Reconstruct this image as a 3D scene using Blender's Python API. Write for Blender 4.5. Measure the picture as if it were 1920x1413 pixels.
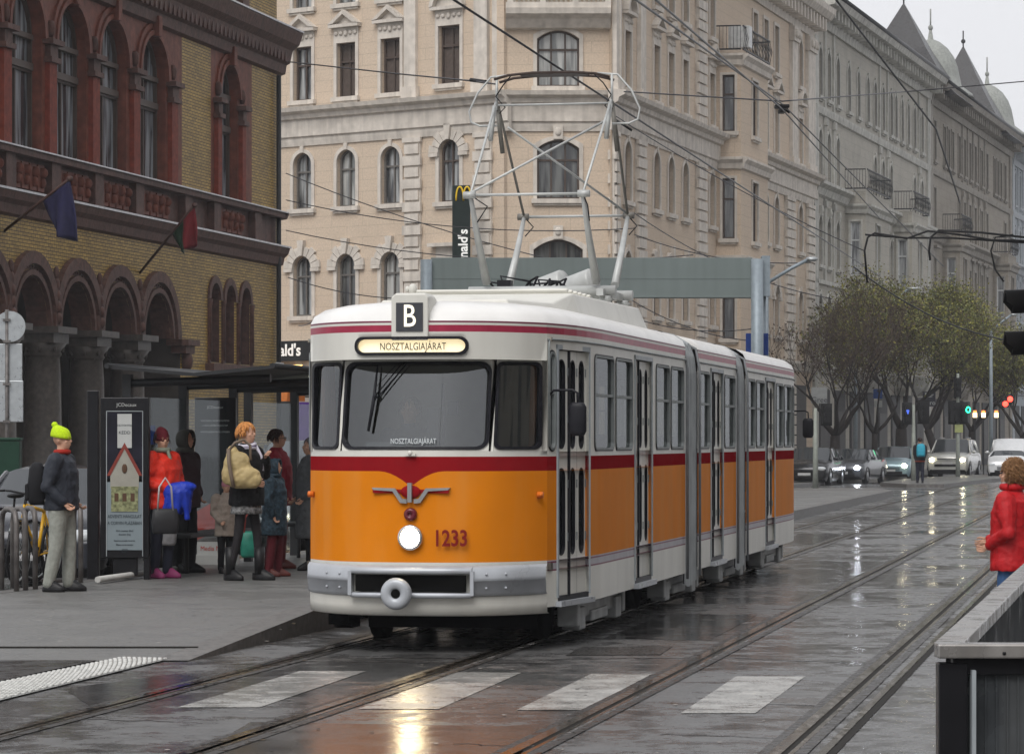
import bpy, bmesh, math, random
from mathutils import Vector, Matrix
C = bpy.context.scene
COL = C.collection
for o in list(bpy.data.objects): bpy.data.objects.remove(o)
R = math.radians
# ---------------------------------------------------------------- camera
F = 6000.0; CX = 960.0; HY = 826.0; H = 1.75          # focal length in photo pixels, horizon row, eye height
cd = bpy.data.cameras.new('camera'); cam = bpy.data.objects.new('camera', cd); COL.objects.link(cam)
cam.location = (0, 0, H); cam.rotation_euler = (R(90), 0, 0)
cd.sensor_width = 36; cd.lens = F/1920*36; cd.shift_y = (HY-706.5)/1920
cd.clip_start = 0.5; cd.clip_end = 3000
C.camera = cam
# ---------------------------------------------------------------- world
SUN_EL, SUN_AZ = R(50), R(200)
w = bpy.data.worlds.new("World"); C.world = w; w.use_nodes = True
nt = w.node_tree; nt.nodes.clear()
sky = nt.nodes.new('ShaderNodeTexSky'); sky.sky_type = 'NISHITA'; sky.sun_disc = False
sky.sun_elevation = SUN_EL; sky.sun_rotation = SUN_AZ; sky.air_density = 1.0; sky.dust_density = 4.0
hs = nt.nodes.new('ShaderNodeHueSaturation'); hs.inputs['Saturation'].default_value = 0.10
mx = nt.nodes.new('ShaderNodeMix'); mx.data_type = 'RGBA'; mx.inputs[0].default_value = 0.75
mx.inputs[7].default_value = (6.7, 6.75, 7.05, 1)          # the even cloud layer
bg = nt.nodes.new('ShaderNodeBackground'); bg.inputs[1].default_value = 0.088
wo = nt.nodes.new('ShaderNodeOutputWorld')
nt.links.new(sky.outputs[0], hs.inputs['Color']); nt.links.new(hs.outputs[0], mx.inputs[6])
nt.links.new(mx.outputs[2], bg.inputs[0]); nt.links.new(bg.outputs[0], wo.inputs[0])
sd = bpy.data.lights.new('sun', 'SUN'); sd.energy = 1.2; sd.angle = R(38); sd.color = (1, .97, .93)
so = bpy.data.objects.new('sun', sd); COL.objects.link(so)
_s = Vector((math.sin(SUN_AZ)*math.cos(SUN_EL), math.cos(SUN_AZ)*math.cos(SUN_EL), math.sin(SUN_EL)))
so.rotation_euler = (-_s).to_track_quat('-Z', 'Y').to_euler()
C.view_settings.view_transform = 'Standard'; C.view_settings.look = 'None'
C.view_settings.exposure = 0.70; C.view_settings.gamma = 1
C.cycles.max_bounces = 8; C.cycles.transparent_max_bounces = 12

# ---------------------------------------------------------------- helpers: camera geometry
def at(px, py, Y): return Vector(((px-CX)/F*Y, Y, H+(HY-py)/F*Y))
def gp(px, py, z=0.0):
    Y = F*(H-z)/(py-HY); return Vector(((px-CX)/F*Y, Y, z))
def P2(px, Y): return Vector(((px-CX)/F*Y, Y, 0))
# ---------------------------------------------------------------- helpers: objects
def link(o, parent=None):
    COL.objects.link(o)
    if parent is not None: o.parent = parent
    return o
def tag(o, label=None, cat=None, group=None, kind=None):
    if label: o['label'] = label
    if cat: o['category'] = cat
    if group: o['group'] = group
    if kind: o['kind'] = kind
    return o
def thing(name, label, cat, loc=(0,0,0), rz=0.0, group=None, parent=None):
    o = bpy.data.objects.new(name, None); o.empty_display_size = .2; link(o, parent)
    o.location = loc; o.rotation_euler = (0, 0, rz); return tag(o, label, cat, group)
def mobj(name, me, parent=None, loc=(0,0,0), rz=0.0):
    o = bpy.data.objects.new(name, me); link(o, parent); o.location = loc; o.rotation_euler = (0,0,rz); return o
def copy_tree(o, parent=None):
    c = o.copy(); link(c); c.parent = parent
    for k in ('label','category','group'):
        if parent is None and k in o: c[k] = o[k]
    for ch in list(o.children): copy_tree(ch, c)
    return c
class MB:
    def __init__(s): s.v=[]; s.f=[]; s.m=[]; s.uv=[]; s.sm=[]
    def V(s, p): s.v.append(tuple(p)); return len(s.v)-1
    def face(s, pts, m=0, uv=None, sm=False):
        i=[s.V(p) for p in pts]; s.f.append(i); s.m.append(m); s.uv.append(uv or [(0,0)]*len(i)); s.sm.append(sm)
    def box(s, c, d, m=0, rz=0.0, M=None):
        x,y,z=[k/2 for k in d]; ca,sa=math.cos(rz),math.sin(rz); b=len(s.v)
        for i in (-1,1):
            for j in (-1,1):
                for k in (-1,1):
                    p=Vector((i*x*ca-j*y*sa, i*x*sa+j*y*ca, k*z))
                    if M: p=M@p
                    s.v.append((c[0]+p[0],c[1]+p[1],c[2]+p[2]))
        for q in ((0,1,3,2),(4,6,7,5),(0,4,5,1),(2,3,7,6),(0,2,6,4),(1,5,7,3)):
            s.f.append([b+t for t in q]); s.m.append(m); s.uv.append([(0,0)]*4); s.sm.append(False)
    def boxT(s, T, u0,u1,z0,z1,d0,d1, m=0):      # box in facade coordinates (d = depth inward, negative = proud)
        b=len(s.v)
        for u in (u0,u1):
            for d in (d0,d1):
                for z in (z0,z1): s.v.append(tuple(T(u,z,d)))
        for q in ((0,1,3,2),(4,6,7,5),(0,4,5,1),(2,3,7,6),(0,2,6,4),(1,5,7,3)):
            s.f.append([b+t for t in q]); s.m.append(m)
            s.uv.append([((u0,u1)[t//4],(z0,z1)[t%2]) for t in q]); s.sm.append(False)
    def rings(s, rings, m=0, closed=True, caps=True, sm=True):
        n=len(rings[0]); b=len(s.v)
        for r in rings:
            for p in r: s.v.append(tuple(p))
        for i in range(len(rings)-1):
            for j in range(n if closed else n-1):
                k=(j+1)%n
                s.f.append([b+i*n+j,b+i*n+k,b+(i+1)*n+k,b+(i+1)*n+j]); s.m.append(m); s.uv.append([(0,0)]*4); s.sm.append(sm)
        if caps and closed:
            s.f.append([b+j for j in range(n)][::-1]); s.m.append(m); s.uv.append([(0,0)]*n); s.sm.append(False)
            e=b+(len(rings)-1)*n
            s.f.append([e+j for j in range(n)]); s.m.append(m); s.uv.append([(0,0)]*n); s.sm.append(False)
    def tube(s, pts, r, n=8, m=0, sm=True, caps=True):
        pts=[Vector(p) for p in pts]; rr=r if isinstance(r,(list,tuple)) else [r]*len(pts); out=[]; up=None
        for i,p in enumerate(pts):
            a=pts[max(i-1,0)]; c=pts[min(i+1,len(pts)-1)]; t=(c-a)
            if t.length<1e-9: t=Vector((0,0,1))
            t.normalize()
            if up is None: up=Vector((0,0,1)) if abs(t.z)<.9 else Vector((1,0,0))
            x=t.cross(up).normalized(); y=t.cross(x).normalized(); up=-y if up.dot(-y)>0 else y
            out.append([p+(x*math.cos(2*math.pi*k/n)+y*math.sin(2*math.pi*k/n))*rr[i] for k in range(n)])
        s.rings(out, m, sm=sm, caps=caps)
    def ell(s, c, r, m=0, n=10, rot=None):
        c=Vector(c); rg=[]
        for i in range(1,n):
            th=math.pi*i/n; ring=[]
            for j in range(n+4):
                ph=2*math.pi*j/(n+4)
                p=Vector((r[0]*math.sin(th)*math.cos(ph), r[1]*math.sin(th)*math.sin(ph), -r[2]*math.cos(th)))
                if rot: p=rot@p
                ring.append(c+p)
            rg.append(ring)
        s.rings(rg, m)
    def lathe(s, prof, c=(0,0,0), n=20, m=0, M=None):
        c=Vector(c); rg=[]
        for (r_,z_) in prof:
            ring=[]
            for k in range(n):
                p=Vector((r_*math.cos(2*math.pi*k/n), r_*math.sin(2*math.pi*k/n), z_))
                if M: p=M@p
                ring.append(c+p)
            rg.append(ring)
        s.rings(rg, m)
    def add(s, o, f=lambda p:p):
        b=len(s.v); s.v+= [tuple(f(Vector(p))) for p in o.v]
        s.f+=[[b+i for i in q] for q in o.f]; s.m+=o.m; s.uv+=o.uv; s.sm+=o.sm
    def mesh(s, name, mats):
        me=bpy.data.meshes.new(name); me.from_pydata(s.v,[],s.f)
        for m_ in (mats if isinstance(mats,(list,tuple)) else [mats]): me.materials.append(m_)
        me.polygons.foreach_set('material_index', s.m); me.polygons.foreach_set('use_smooth', s.sm)
        ul=me.uv_layers.new(name='UVMap'); flat=[c for q in s.uv for uv in q for c in uv]; ul.data.foreach_set('uv', flat)
        bm=bmesh.new(); bm.from_mesh(me)
        bmesh.ops.remove_doubles(bm, verts=bm.verts, dist=1e-4)
        bmesh.ops.recalc_face_normals(bm, faces=bm.faces); bm.to_mesh(me); bm.free(); me.update(); return me
    def build(s, name, mats, parent=None, loc=(0,0,0), rz=0.0, bevel=0):
        o=mobj(name, s.mesh(name, mats), parent, loc, rz)
        if bevel:
            b=o.modifiers.new('bevel','BEVEL'); b.width=bevel; b.segments=2; b.limit_method='ANGLE'; b.angle_limit=R(40)
        return o
# ---------------------------------------------------------------- materials
MT={}
def mat(name, col, rough=.6, metal=0.0, var=.12, scale=8.0, bump=0.0, bscale=60.0, emit=None, es=0.0, coat=0.0, spec=.2, streak=0.0, rv=0.0, dirt=None):
    if name in MT: return MT[name]
    m=bpy.data.materials.new(name); m.use_nodes=True; t=m.node_tree; N=t.nodes; L=t.links; b=N['Principled BSDF']
    b.inputs['Roughness'].default_value=rough; b.inputs['Metallic'].default_value=metal
    b.inputs['Specular IOR Level'].default_value=spec
    if coat: b.inputs['Coat Weight'].default_value=coat; b.inputs['Coat Roughness'].default_value=.08
    tc=N.new('ShaderNodeTexCoord'); no=N.new('ShaderNodeTexNoise'); no.inputs['Scale'].default_value=scale; no.inputs['Detail'].default_value=6
    L.new(tc.outputs['Object'], no.inputs['Vector'])
    if var:
        cr=N.new('ShaderNodeValToRGB'); cr.color_ramp.elements[0].position=.3; cr.color_ramp.elements[1].position=.7
        cr.color_ramp.elements[0].color=tuple(c*(1-var) for c in col)+(1,); cr.color_ramp.elements[1].color=tuple(min(1,c*(1+var)) for c in col)+(1,)
        L.new(no.outputs['Fac'], cr.inputs[0]); out=cr.outputs[0]
        if streak:
            mp=N.new('ShaderNodeMapping'); mp.inputs['Scale'].default_value=(3.0,3.0,.22)
            n2=N.new('ShaderNodeTexNoise'); n2.inputs['Scale'].default_value=1.3; n2.inputs['Detail'].default_value=7
            L.new(tc.outputs['Object'], mp.inputs[0]); L.new(mp.outputs[0], n2.inputs['Vector'])
            mr=N.new('ShaderNodeMapRange'); mr.inputs[1].default_value=.45; mr.inputs[2].default_value=.75; mr.inputs[3].default_value=0; mr.inputs[4].default_value=streak
            L.new(n2.outputs['Fac'], mr.inputs[0])
            mm=N.new('ShaderNodeMix'); mm.data_type='RGBA'; mm.inputs[7].default_value=(dirt or tuple(c*.35 for c in col))+(1,)
            L.new(mr.outputs[0], mm.inputs[0]); L.new(out, mm.inputs[6]); out=mm.outputs[2]
        L.new(out, b.inputs['Base Color'])
    else: b.inputs['Base Color'].default_value=tuple(col)+(1,)
    if rv:
        mr=N.new('ShaderNodeMapRange'); mr.inputs[1].default_value=.35; mr.inputs[2].default_value=.65; mr.inputs[3].default_value=max(0.03,rough-rv); mr.inputs[4].default_value=min(1,rough+rv)
        L.new(no.outputs['Fac'], mr.inputs[0]); L.new(mr.outputs[0], b.inputs['Roughness'])
    if bump:
        n3=N.new('ShaderNodeTexNoise'); n3.inputs['Scale'].default_value=bscale; n3.inputs['Detail'].default_value=4
        L.new(tc.outputs['Object'], n3.inputs['Vector']); bu=N.new('ShaderNodeBump'); bu.inputs['Strength'].default_value=bump; bu.inputs['Distance'].default_value=.02
        L.new(n3.outputs['Fac'], bu.inputs['Height']); L.new(bu.outputs[0], b.inputs['Normal'])
    if emit: b.inputs['Emission Color'].default_value=tuple(emit)+(1,); b.inputs['Emission Strength'].default_value=es
    MT[name]=m; return m
def blockmat(name, col, col2, mortar, bw, bh, ms=.006, rough=.75, bump=.3, streak=.35, dark=(.05,.045,.04), nv=.10):
    m=bpy.data.materials.new(name); m.use_nodes=True; t=m.node_tree; N=t.nodes; L=t.links; b=N['Principled BSDF']
    b.inputs['Roughness'].default_value=rough; b.inputs['Specular IOR Level'].default_value=.2
    uv=N.new('ShaderNodeUVMap'); br=N.new('ShaderNodeTexBrick'); br.inputs['Scale'].default_value=1
    br.inputs['Brick Width'].default_value=bw; br.inputs['Row Height'].default_value=bh; br.inputs['Mortar Size'].default_value=ms
    br.inputs['Mortar Smooth'].default_value=.3
    br.inputs['Color1'].default_value=col+(1,); br.inputs['Color2'].default_value=col2+(1,); br.inputs['Mortar'].default_value=mortar+(1,)
    L.new(uv.outputs[0], br.inputs['Vector'])
    no=N.new('ShaderNodeTexNoise'); no.inputs['Scale'].default_value=.6; no.inputs['Detail'].default_value=9; no.inputs['Roughness'].default_value=.65; L.new(uv.outputs[0], no.inputs['Vector'])
    mr=N.new('ShaderNodeMapRange'); mr.inputs[1].default_value=.47; mr.inputs[2].default_value=.75; mr.inputs[3].default_value=0; mr.inputs[4].default_value=streak
    L.new(no.outputs['Fac'], mr.inputs[0])
    n4=N.new('ShaderNodeTexNoise'); n4.inputs['Scale'].default_value=14; n4.inputs['Detail'].default_value=4; L.new(uv.outputs[0], n4.inputs['Vector'])
    hv=N.new('ShaderNodeHueSaturation'); m5=N.new('ShaderNodeMapRange'); m5.inputs[1].default_value=.3; m5.inputs[2].default_value=.7; m5.inputs[3].default_value=1-nv; m5.inputs[4].default_value=1+nv
    L.new(n4.outputs['Fac'], m5.inputs[0]); L.new(m5.outputs[0], hv.inputs['Value']); L.new(br.outputs['Color'], hv.inputs['Color'])
    mm=N.new('ShaderNodeMix'); mm.data_type='RGBA'; mm.inputs[7].default_value=dark+(1,); L.new(mr.outputs[0], mm.inputs[0]); L.new(hv.outputs[0], mm.inputs[6])
    L.new(mm.outputs[2], b.inputs['Base Color'])
    bu=N.new('ShaderNodeBump'); bu.inputs['Strength'].default_value=bump; bu.inputs['Distance'].default_value=.02; bu.invert=True
    L.new(br.outputs['Fac'], bu.inputs['Height']); L.new(bu.outputs[0], b.inputs['Normal']); MT[name]=m; return m
def glassmat(name, tint, refl, rough=.03, k=.6):
    m=bpy.data.materials.new(name); m.use_nodes=True; t=m.node_tree; N=t.nodes; L=t.links; N.clear()
    o=N.new('ShaderNodeOutputMaterial'); tr=N.new('ShaderNodeBsdfTransparent'); tr.inputs[0].default_value=tint+(1,)
    gl=N.new('ShaderNodeBsdfGlossy'); gl.inputs['Roughness'].default_value=rough; gl.inputs[0].default_value=(.9,.93,.95,1)
    fr=N.new('ShaderNodeLayerWeight'); fr.inputs[0].default_value=.5; pw=N.new('ShaderNodeMath'); pw.operation='POWER'; pw.inputs[1].default_value=4; L.new(fr.outputs['Facing'],pw.inputs[0]); ml=N.new('ShaderNodeMath'); ml.operation='MULTIPLY'; ml.inputs[1].default_value=k; L.new(pw.outputs[0],ml.inputs[0])
    ad=N.new('ShaderNodeMath'); ad.operation='ADD'; ad.inputs[1].default_value=refl; ad.use_clamp=True
    mx=N.new('ShaderNodeMixShader'); L.new(ml.outputs[0],ad.inputs[0]); L.new(ad.outputs[0],mx.inputs[0]); L.new(tr.outputs[0],mx.inputs[1]); L.new(gl.outputs[0],mx.inputs[2]); L.new(mx.outputs[0],o.inputs[0])
    MT[name]=m; return m
def panemat(name, a, b_, rough=.08):
    m=bpy.data.materials.new(name); m.use_nodes=True; t=m.node_tree; N=t.nodes; L=t.links; b=N['Principled BSDF']
    b.inputs['Roughness'].default_value=rough; b.inputs['Specular IOR Level'].default_value=.8
    oi=N.new('ShaderNodeObjectInfo'); tc=N.new('ShaderNodeTexCoord'); mp=N.new('ShaderNodeMapping'); mp.inputs['Scale'].default_value=(5,5,.5)
    no=N.new('ShaderNodeTexNoise'); no.inputs['Scale'].default_value=1; L.new(tc.outputs['Object'],mp.inputs[0]); L.new(mp.outputs[0],no.inputs['Vector'])
    no.noise_dimensions='4D'; mu=N.new('ShaderNodeMath'); mu.operation='MULTIPLY'; mu.inputs[1].default_value=30; L.new(oi.outputs['Random'],mu.inputs[0]); L.new(mu.outputs[0],no.inputs['W'])
    mr=N.new('ShaderNodeMapRange'); mr.inputs[1].default_value=.42; mr.inputs[2].default_value=.6; L.new(no.outputs['Fac'],mr.inputs[0])
    mm=N.new('ShaderNodeMix'); mm.data_type='RGBA'; mm.inputs[6].default_value=a+(1,); mm.inputs[7].default_value=b_+(1,); L.new(mr.outputs[0],mm.inputs[0]); L.new(mm.outputs[2],b.inputs['Base Color'])
    MT[name]=m; return m
def roadmat(name, c0, c1, r0, r1, bump=.12, pscale=.35, wet=(.45,.6)):
    m=bpy.data.materials.new(name); m.use_nodes=True; t=m.node_tree; N=t.nodes; L=t.links; b=N['Principled BSDF']
    tc=N.new('ShaderNodeTexCoord')
    n1=N.new('ShaderNodeTexNoise'); n1.inputs['Scale'].default_value=pscale; n1.inputs['Detail'].default_value=9; n1.inputs['Roughness'].default_value=.62; L.new(tc.outputs['Object'],n1.inputs['Vector'])
    n2=N.new('ShaderNodeTexNoise'); n2.inputs['Scale'].default_value=45; n2.inputs['Detail'].default_value=5; L.new(tc.outputs['Object'],n2.inputs['Vector'])
    n4=N.new('ShaderNodeTexNoise'); n4.inputs['Scale'].default_value=3.2; n4.inputs['Detail'].default_value=8; n4.inputs['Roughness'].default_value=.7; L.new(tc.outputs['Object'],n4.inputs['Vector'])
    mr=N.new('ShaderNodeMapRange'); mr.inputs[1].default_value=wet[0]; mr.inputs[2].default_value=wet[1]; mr.inputs[3].default_value=r0; mr.inputs[4].default_value=r1
    av=N.new('ShaderNodeMath'); av.operation='MULTIPLY_ADD'; av.inputs[1].default_value=.55; L.new(n1.outputs['Fac'],av.inputs[0])
    a2=N.new('ShaderNodeMath'); a2.operation='MULTIPLY'; a2.inputs[1].default_value=.45; L.new(n4.outputs['Fac'],a2.inputs[0]); L.new(a2.outputs[0],av.inputs[2])
    L.new(av.outputs[0],mr.inputs[0]); L.new(mr.outputs[0],b.inputs['Roughness'])
    cr=N.new('ShaderNodeValToRGB'); cr.color_ramp.elements[0].position=.35; cr.color_ramp.elements[1].position=.65
    cr.color_ramp.elements[0].color=c0+(1,); cr.color_ramp.elements[1].color=c1+(1,)
    mi=N.new('ShaderNodeMath'); mi.operation='MULTIPLY_ADD'; mi.inputs[1].default_value=.5; L.new(n2.outputs['Fac'],mi.inputs[0]); a3=N.new('ShaderNodeMath'); a3.operation='MULTIPLY'; a3.inputs[1].default_value=.5; L.new(n4.outputs['Fac'],a3.inputs[0]); L.new(a3.outputs[0],mi.inputs[2])
    L.new(mi.outputs[0],cr.inputs[0]); L.new(cr.outputs[0],b.inputs['Base Color'])
    bu=N.new('ShaderNodeBump'); bu.inputs['Strength'].default_value=bump; bu.inputs['Distance'].default_value=.01
    b2=N.new('ShaderNodeBump'); b2.inputs['Strength'].default_value=bump*1.2; b2.inputs['Distance'].default_value=.05
    L.new(n2.outputs['Fac'],bu.inputs['Height']); L.new(n4.outputs['Fac'],b2.inputs['Height']); L.new(bu.outputs[0],b2.inputs['Normal']); L.new(b2.outputs[0],b.inputs['Normal'])
    MT[name]=m; return m
ASPH=roadmat('wet_asphalt',(.045,.045,.046),(.13,.128,.126),.08,.50,bump=.09)
PLAT=roadmat('wet_platform',(.09,.09,.088),(.15,.147,.14),.38,.62,bump=.2,pscale=.8)
MARK=roadmat('worn_white_marking',(.13,.13,.127),(.50,.49,.46),.15,.48)
KERB=mat('granite_kerb',(.13,.125,.12),.45,var=.3,scale=14,bump=.3)
RAILM=mat('rail_steel',(.34,.30,.25),.16,1.0,var=.3,scale=20,rv=.1)
GROOVE=mat('rail_groove',(.02,.018,.016),.7,spec=.1)
DKGREY=mat('dark_metal',(.022,.023,.025),.5,.1,spec=.3)
BLACK=mat('black_plastic',(.009,.009,.010),.5,spec=.25)
GREYM=mat('grey_painted_metal',(.33,.36,.38),.4,.1,streak=.3)
GALV=mat('galvanised',(.38,.40,.41),.38,.6,rv=.12)
GLASS=glassmat('window_glass',(.32,.35,.34),.05,k=.42)
GLASSS=glassmat('shelter_glass',(.82,.85,.85),.02,k=.22)
GLASSD=glassmat('dark_glass',(.22,.25,.32),.04,k=.35)
# ---------------------------------------------------------------- openings and walls
def prof(a,b,z0,z1,kind,r=None,n=10):
    w_=b-a; c=(a+b)/2
    if kind=='rect': return [a,b],[z0,z0],[z1,z1]
    if kind=='arch':
        us=[c-w_/2*math.cos(math.pi*i/n) for i in range(n+1)]; zc=z1-w_/2
        return us,[z0]*len(us),[zc+w_/2*math.sin(math.pi*i/n) for i in range(n+1)]
    if kind=='seg':
        us=[a+w_*i/n for i in range(n+1)]; return us,[z0]*len(us),[z1-.2*w_*((u-c)/(w_/2))**2 for u in us]
    if kind=='oval': r=w_/2
    k=6; q=[(r-r*math.cos(math.pi/2*i/k), r*math.sin(math.pi/2*i/k)) for i in range(k+1)]
    us=[a+x for x,_ in q]+([b-x for x,_ in q[::-1]] if kind!='oval' else [b-x for x,_ in q[::-1]][1:])
    e=[y for _,y in q]+([y for _,y in q[::-1]] if kind!='oval' else [y for _,y in q[::-1]][1:])
    return us,[z0+r-y for y in e],[z1-r+y for y in e]
def densify(us,bs,ts,du):
    if not du: return us,bs,ts
    U,B,T_=[us[0]],[bs[0]],[ts[0]]
    for i in range(1,len(us)):
        k=max(1,int(math.ceil((us[i]-us[i-1])/du)))
        for j in range(1,k+1):
            f=j/k; U.append(us[i-1]+(us[i]-us[i-1])*f); B.append(bs[i-1]+(bs[i]-bs[i-1])*f); T_.append(ts[i-1]+(ts[i]-ts[i-1])*f)
    return U,B,T_
def quadr(mb,T,u0,u1,z0,z1,m,du=None,sm=False):
    if u1-u0<1e-5: return
    k=max(1,int(math.ceil((u1-u0)/du))) if du else 1
    for i in range(k):
        a=u0+(u1-u0)*i/k; b=u0+(u1-u0)*(i+1)/k
        za,zb=(z0(a),z0(b)) if callable(z0) else (z0,z0); ya,yb=(z1(a),z1(b)) if callable(z1) else (z1,z1)
        mb.face([T(a,za,0),T(b,zb,0),T(b,yb,0),T(a,ya,0)],m,[(a,za),(b,zb),(b,yb),(a,ya)],sm)
def wall_row(mb,T,u0,u1,z0,z1,holes,dep,m=0,du=None,mr=None,sm=False):
    mr=m if mr is None else mr; cur=u0
    for h in sorted(holes,key=lambda q:q[0]):
        a,b,p,q,kind=h[:5]; r=h[5] if len(h)>5 else None
        quadr(mb,T,cur,a,z0,z1,m,du,sm)
        us,bs,ts=densify(*prof(a,b,p,q,kind,r),du)
        for i in range(len(us)-1):
            x,y=us[i],us[i+1]
            if bs[i]-z0>1e-5 or bs[i+1]-z0>1e-5: mb.face([T(x,z0,0),T(y,z0,0),T(y,bs[i+1],0),T(x,bs[i],0)],m,[(x,z0),(y,z0),(y,bs[i+1]),(x,bs[i])],sm)
            if z1-ts[i]>1e-5 or z1-ts[i+1]>1e-5: mb.face([T(x,ts[i],0),T(y,ts[i+1],0),T(y,z1,0),T(x,z1,0)],m,[(x,ts[i]),(y,ts[i+1]),(y,z1),(x,z1)],sm)
            mb.face([T(x,ts[i],0),T(x,ts[i],dep),T(y,ts[i+1],dep),T(y,ts[i+1],0)],mr,[(x,ts[i]),(x,ts[i]+dep),(y,ts[i+1]+dep),(y,ts[i+1])])
            if bs[i]-z0>1e-5 or bs[i+1]-z0>1e-5: mb.face([T(x,bs[i],0),T(y,bs[i+1],0),T(y,bs[i+1],dep),T(x,bs[i],dep)],mr,[(x,bs[i]),(y,bs[i+1]),(y,bs[i+1]+dep),(x,bs[i]+dep)])
        for j in (0,-1):
            if ts[j]-bs[j]>1e-4: mb.face([T(us[j],bs[j],0),T(us[j],bs[j],dep),T(us[j],ts[j],dep),T(us[j],ts[j],0)],mr,[(0,bs[j]),(dep,bs[j]),(dep,ts[j]),(0,ts[j])])
        cur=b
    quadr(mb,T,cur,u1,z0,z1,m,du,sm)
def ringprism(mb,T,A,B,d0,d1,m=0,closed=False):
    n=len(A); k=n if closed else n-1
    for i in range(k):
        j=(i+1)%n
        mb.face([T(*A[i],d0),T(*A[j],d0),T(*B[j],d0),T(*B[i],d0)],m)
        mb.face([T(*A[i],d0),T(*A[i],d1),T(*A[j],d1),T(*A[j],d0)],m)
        mb.face([T(*B[i],d0),T(*B[j],d0),T(*B[j],d1),T(*B[i],d1)],m)
    if not closed:
        for i in (0,n-1): mb.face([T(*A[i],d0),T(*B[i],d0),T(*B[i],d1),T(*A[i],d1)],m)
def closedpath(a,b,z0,z1,kind,r=None,du=None):
    us,bs,ts=densify(*prof(a,b,z0,z1,kind,r),du); return list(zip(us,bs))+list(zip(us,ts))[::-1]
def pane(mb,T,a,b,z0,z1,kind,d,m=0,r=None,du=None,sm=False):
    us,bs,ts=densify(*prof(a,b,z0,z1,kind,r),du)
    for i in range(len(us)-1): mb.face([T(us[i],bs[i],d),T(us[i+1],bs[i+1],d),T(us[i+1],ts[i+1],d),T(us[i],ts[i],d)],m,None,sm)
def topfn(w_,h,kind,g=0.0,n=12):
    # open path round an opening: left foot, over the head, right foot, grown outwards by g
    if kind=='arch':
        r=w_/2; zc=h-r; return [(-r-g,-g*0)]+[(-(r+g)*math.cos(math.pi*i/n), zc+(r+g)*math.sin(math.pi*i/n)) for i in range(n+1)]+[(r+g,0)]
    if kind=='seg':
        return [(-w_/2-g,0)]+[(-(w_/2+g)+(w_+2*g)*i/n, h+g-.2*w_*(2*i/n-1)**2) for i in range(n+1)]+[(w_/2+g,0)]
    return [(-w_/2-g,0),(-w_/2-g,h+g),(w_/2+g,h+g),(w_/2+g,0)]
TL=lambda u,z,d: Vector((u,d,z))
_W={}
def text_obj(name, s, size, mt, parent=None, M=None, ext=.004, sx=1.0, align='CENTER', bold=0.0):
    c=bpy.data.curves.new(name,'FONT'); c.body=s; c.size=size; c.extrude=ext; c.align_x=align; c.align_y='CENTER'; c.offset=bold; c.resolution_u=3
    t=bpy.data.objects.new('t',c); COL.objects.link(t); dg=bpy.context.evaluated_depsgraph_get()
    me=bpy.data.meshes.new_from_object(t.evaluated_get(dg)); bpy.data.objects.remove(t); me.name=name
    for v in me.vertices: v.co.x*=sx
    me.materials.clear(); me.materials.append(mt); o=bpy.data.objects.new(name,me); link(o,parent)
    if M is not None: o.matrix_local=M
    return o
def upM(p, ang=0.0, roll=0.0):   # text standing upright, facing -y turned by ang about z
    return Matrix.Translation(p)@Matrix.Rotation(ang,4,'Z')@Matrix.Rotation(R(90),4,'X')@Matrix.Rotation(roll,4,'Z')
# ---------------------------------------------------------------- ground, platform, tracks
TD=Vector((.1906,.9817,0)); TN=Vector((.9817,-.1906,0)); TA=math.atan2(-.1906,.9817)   # tram direction and its right-hand normal
def trk(a, Y, z=0.0): return Vector((-a+.19417*Y, Y, z))      # line parallel to the tracks, a = offset to the left of the camera
g=MB(); s_=40
xs=[-135,-60,-30,-15,0,15,30,60,120,155]; ys=[-35,0,15,30,45,60,90,130,200,260,315]
for i in range(len(xs)-1):
    for j in range(len(ys)-1): g.face([(xs[i],ys[j],0),(xs[i+1],ys[j],0),(xs[i+1],ys[j+1],0),(xs[i],ys[j+1],0)])
tag(g.build('road',ASPH),kind='structure')
# platform (tram stop island) with its ramp and kerbs
pl=MB(); A0,A1=7.5,11.7
def prow(Y,z): return [trk(A0+.28,Y,z),trk(A1-.2,Y,z)]
st=[(25.4,.006),(29.4,.2),(50,.2),(75,.2),(100,.2)]
for i in range(len(st)-1):
    a=prow(*st[i]); b=prow(*st[i+1]); pl.face([a[0],b[0],b[1],a[1]])
tag(pl.build('platform_paving',PLAT),kind='structure')
kb=MB()
for aa,bb in ((A0,A0+.28),(A1-.2,A1)):
    for i in range(len(st)-1):
        (Y0,z0),(Y1,z1)=st[i],st[i+1]
        kb.face([trk(aa,Y0,z0+.003),trk(bb,Y0,z0+.003),trk(bb,Y1,z1+.003),trk(aa,Y1,z1+.003)])
        for q in (aa,bb): kb.face([trk(q,Y0,-.02),trk(q,Y1,-.02),trk(q,Y1,z1+.003),trk(q,Y0,z0+.003)])
e=[trk(A0,100,.203),trk(A0+.6,103.5,.203),trk(A0+2,105,.203),trk(A1-1,104,.203),trk(A1,100,.203)]
kb.face(e); 
for i in range(4): kb.face([e[i],e[i+1],e[i+1]-Vector((0,0,.22)),e[i]-Vector((0,0,.22))])
tag(kb.build('platform_kerb',KERB),kind='structure')
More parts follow.
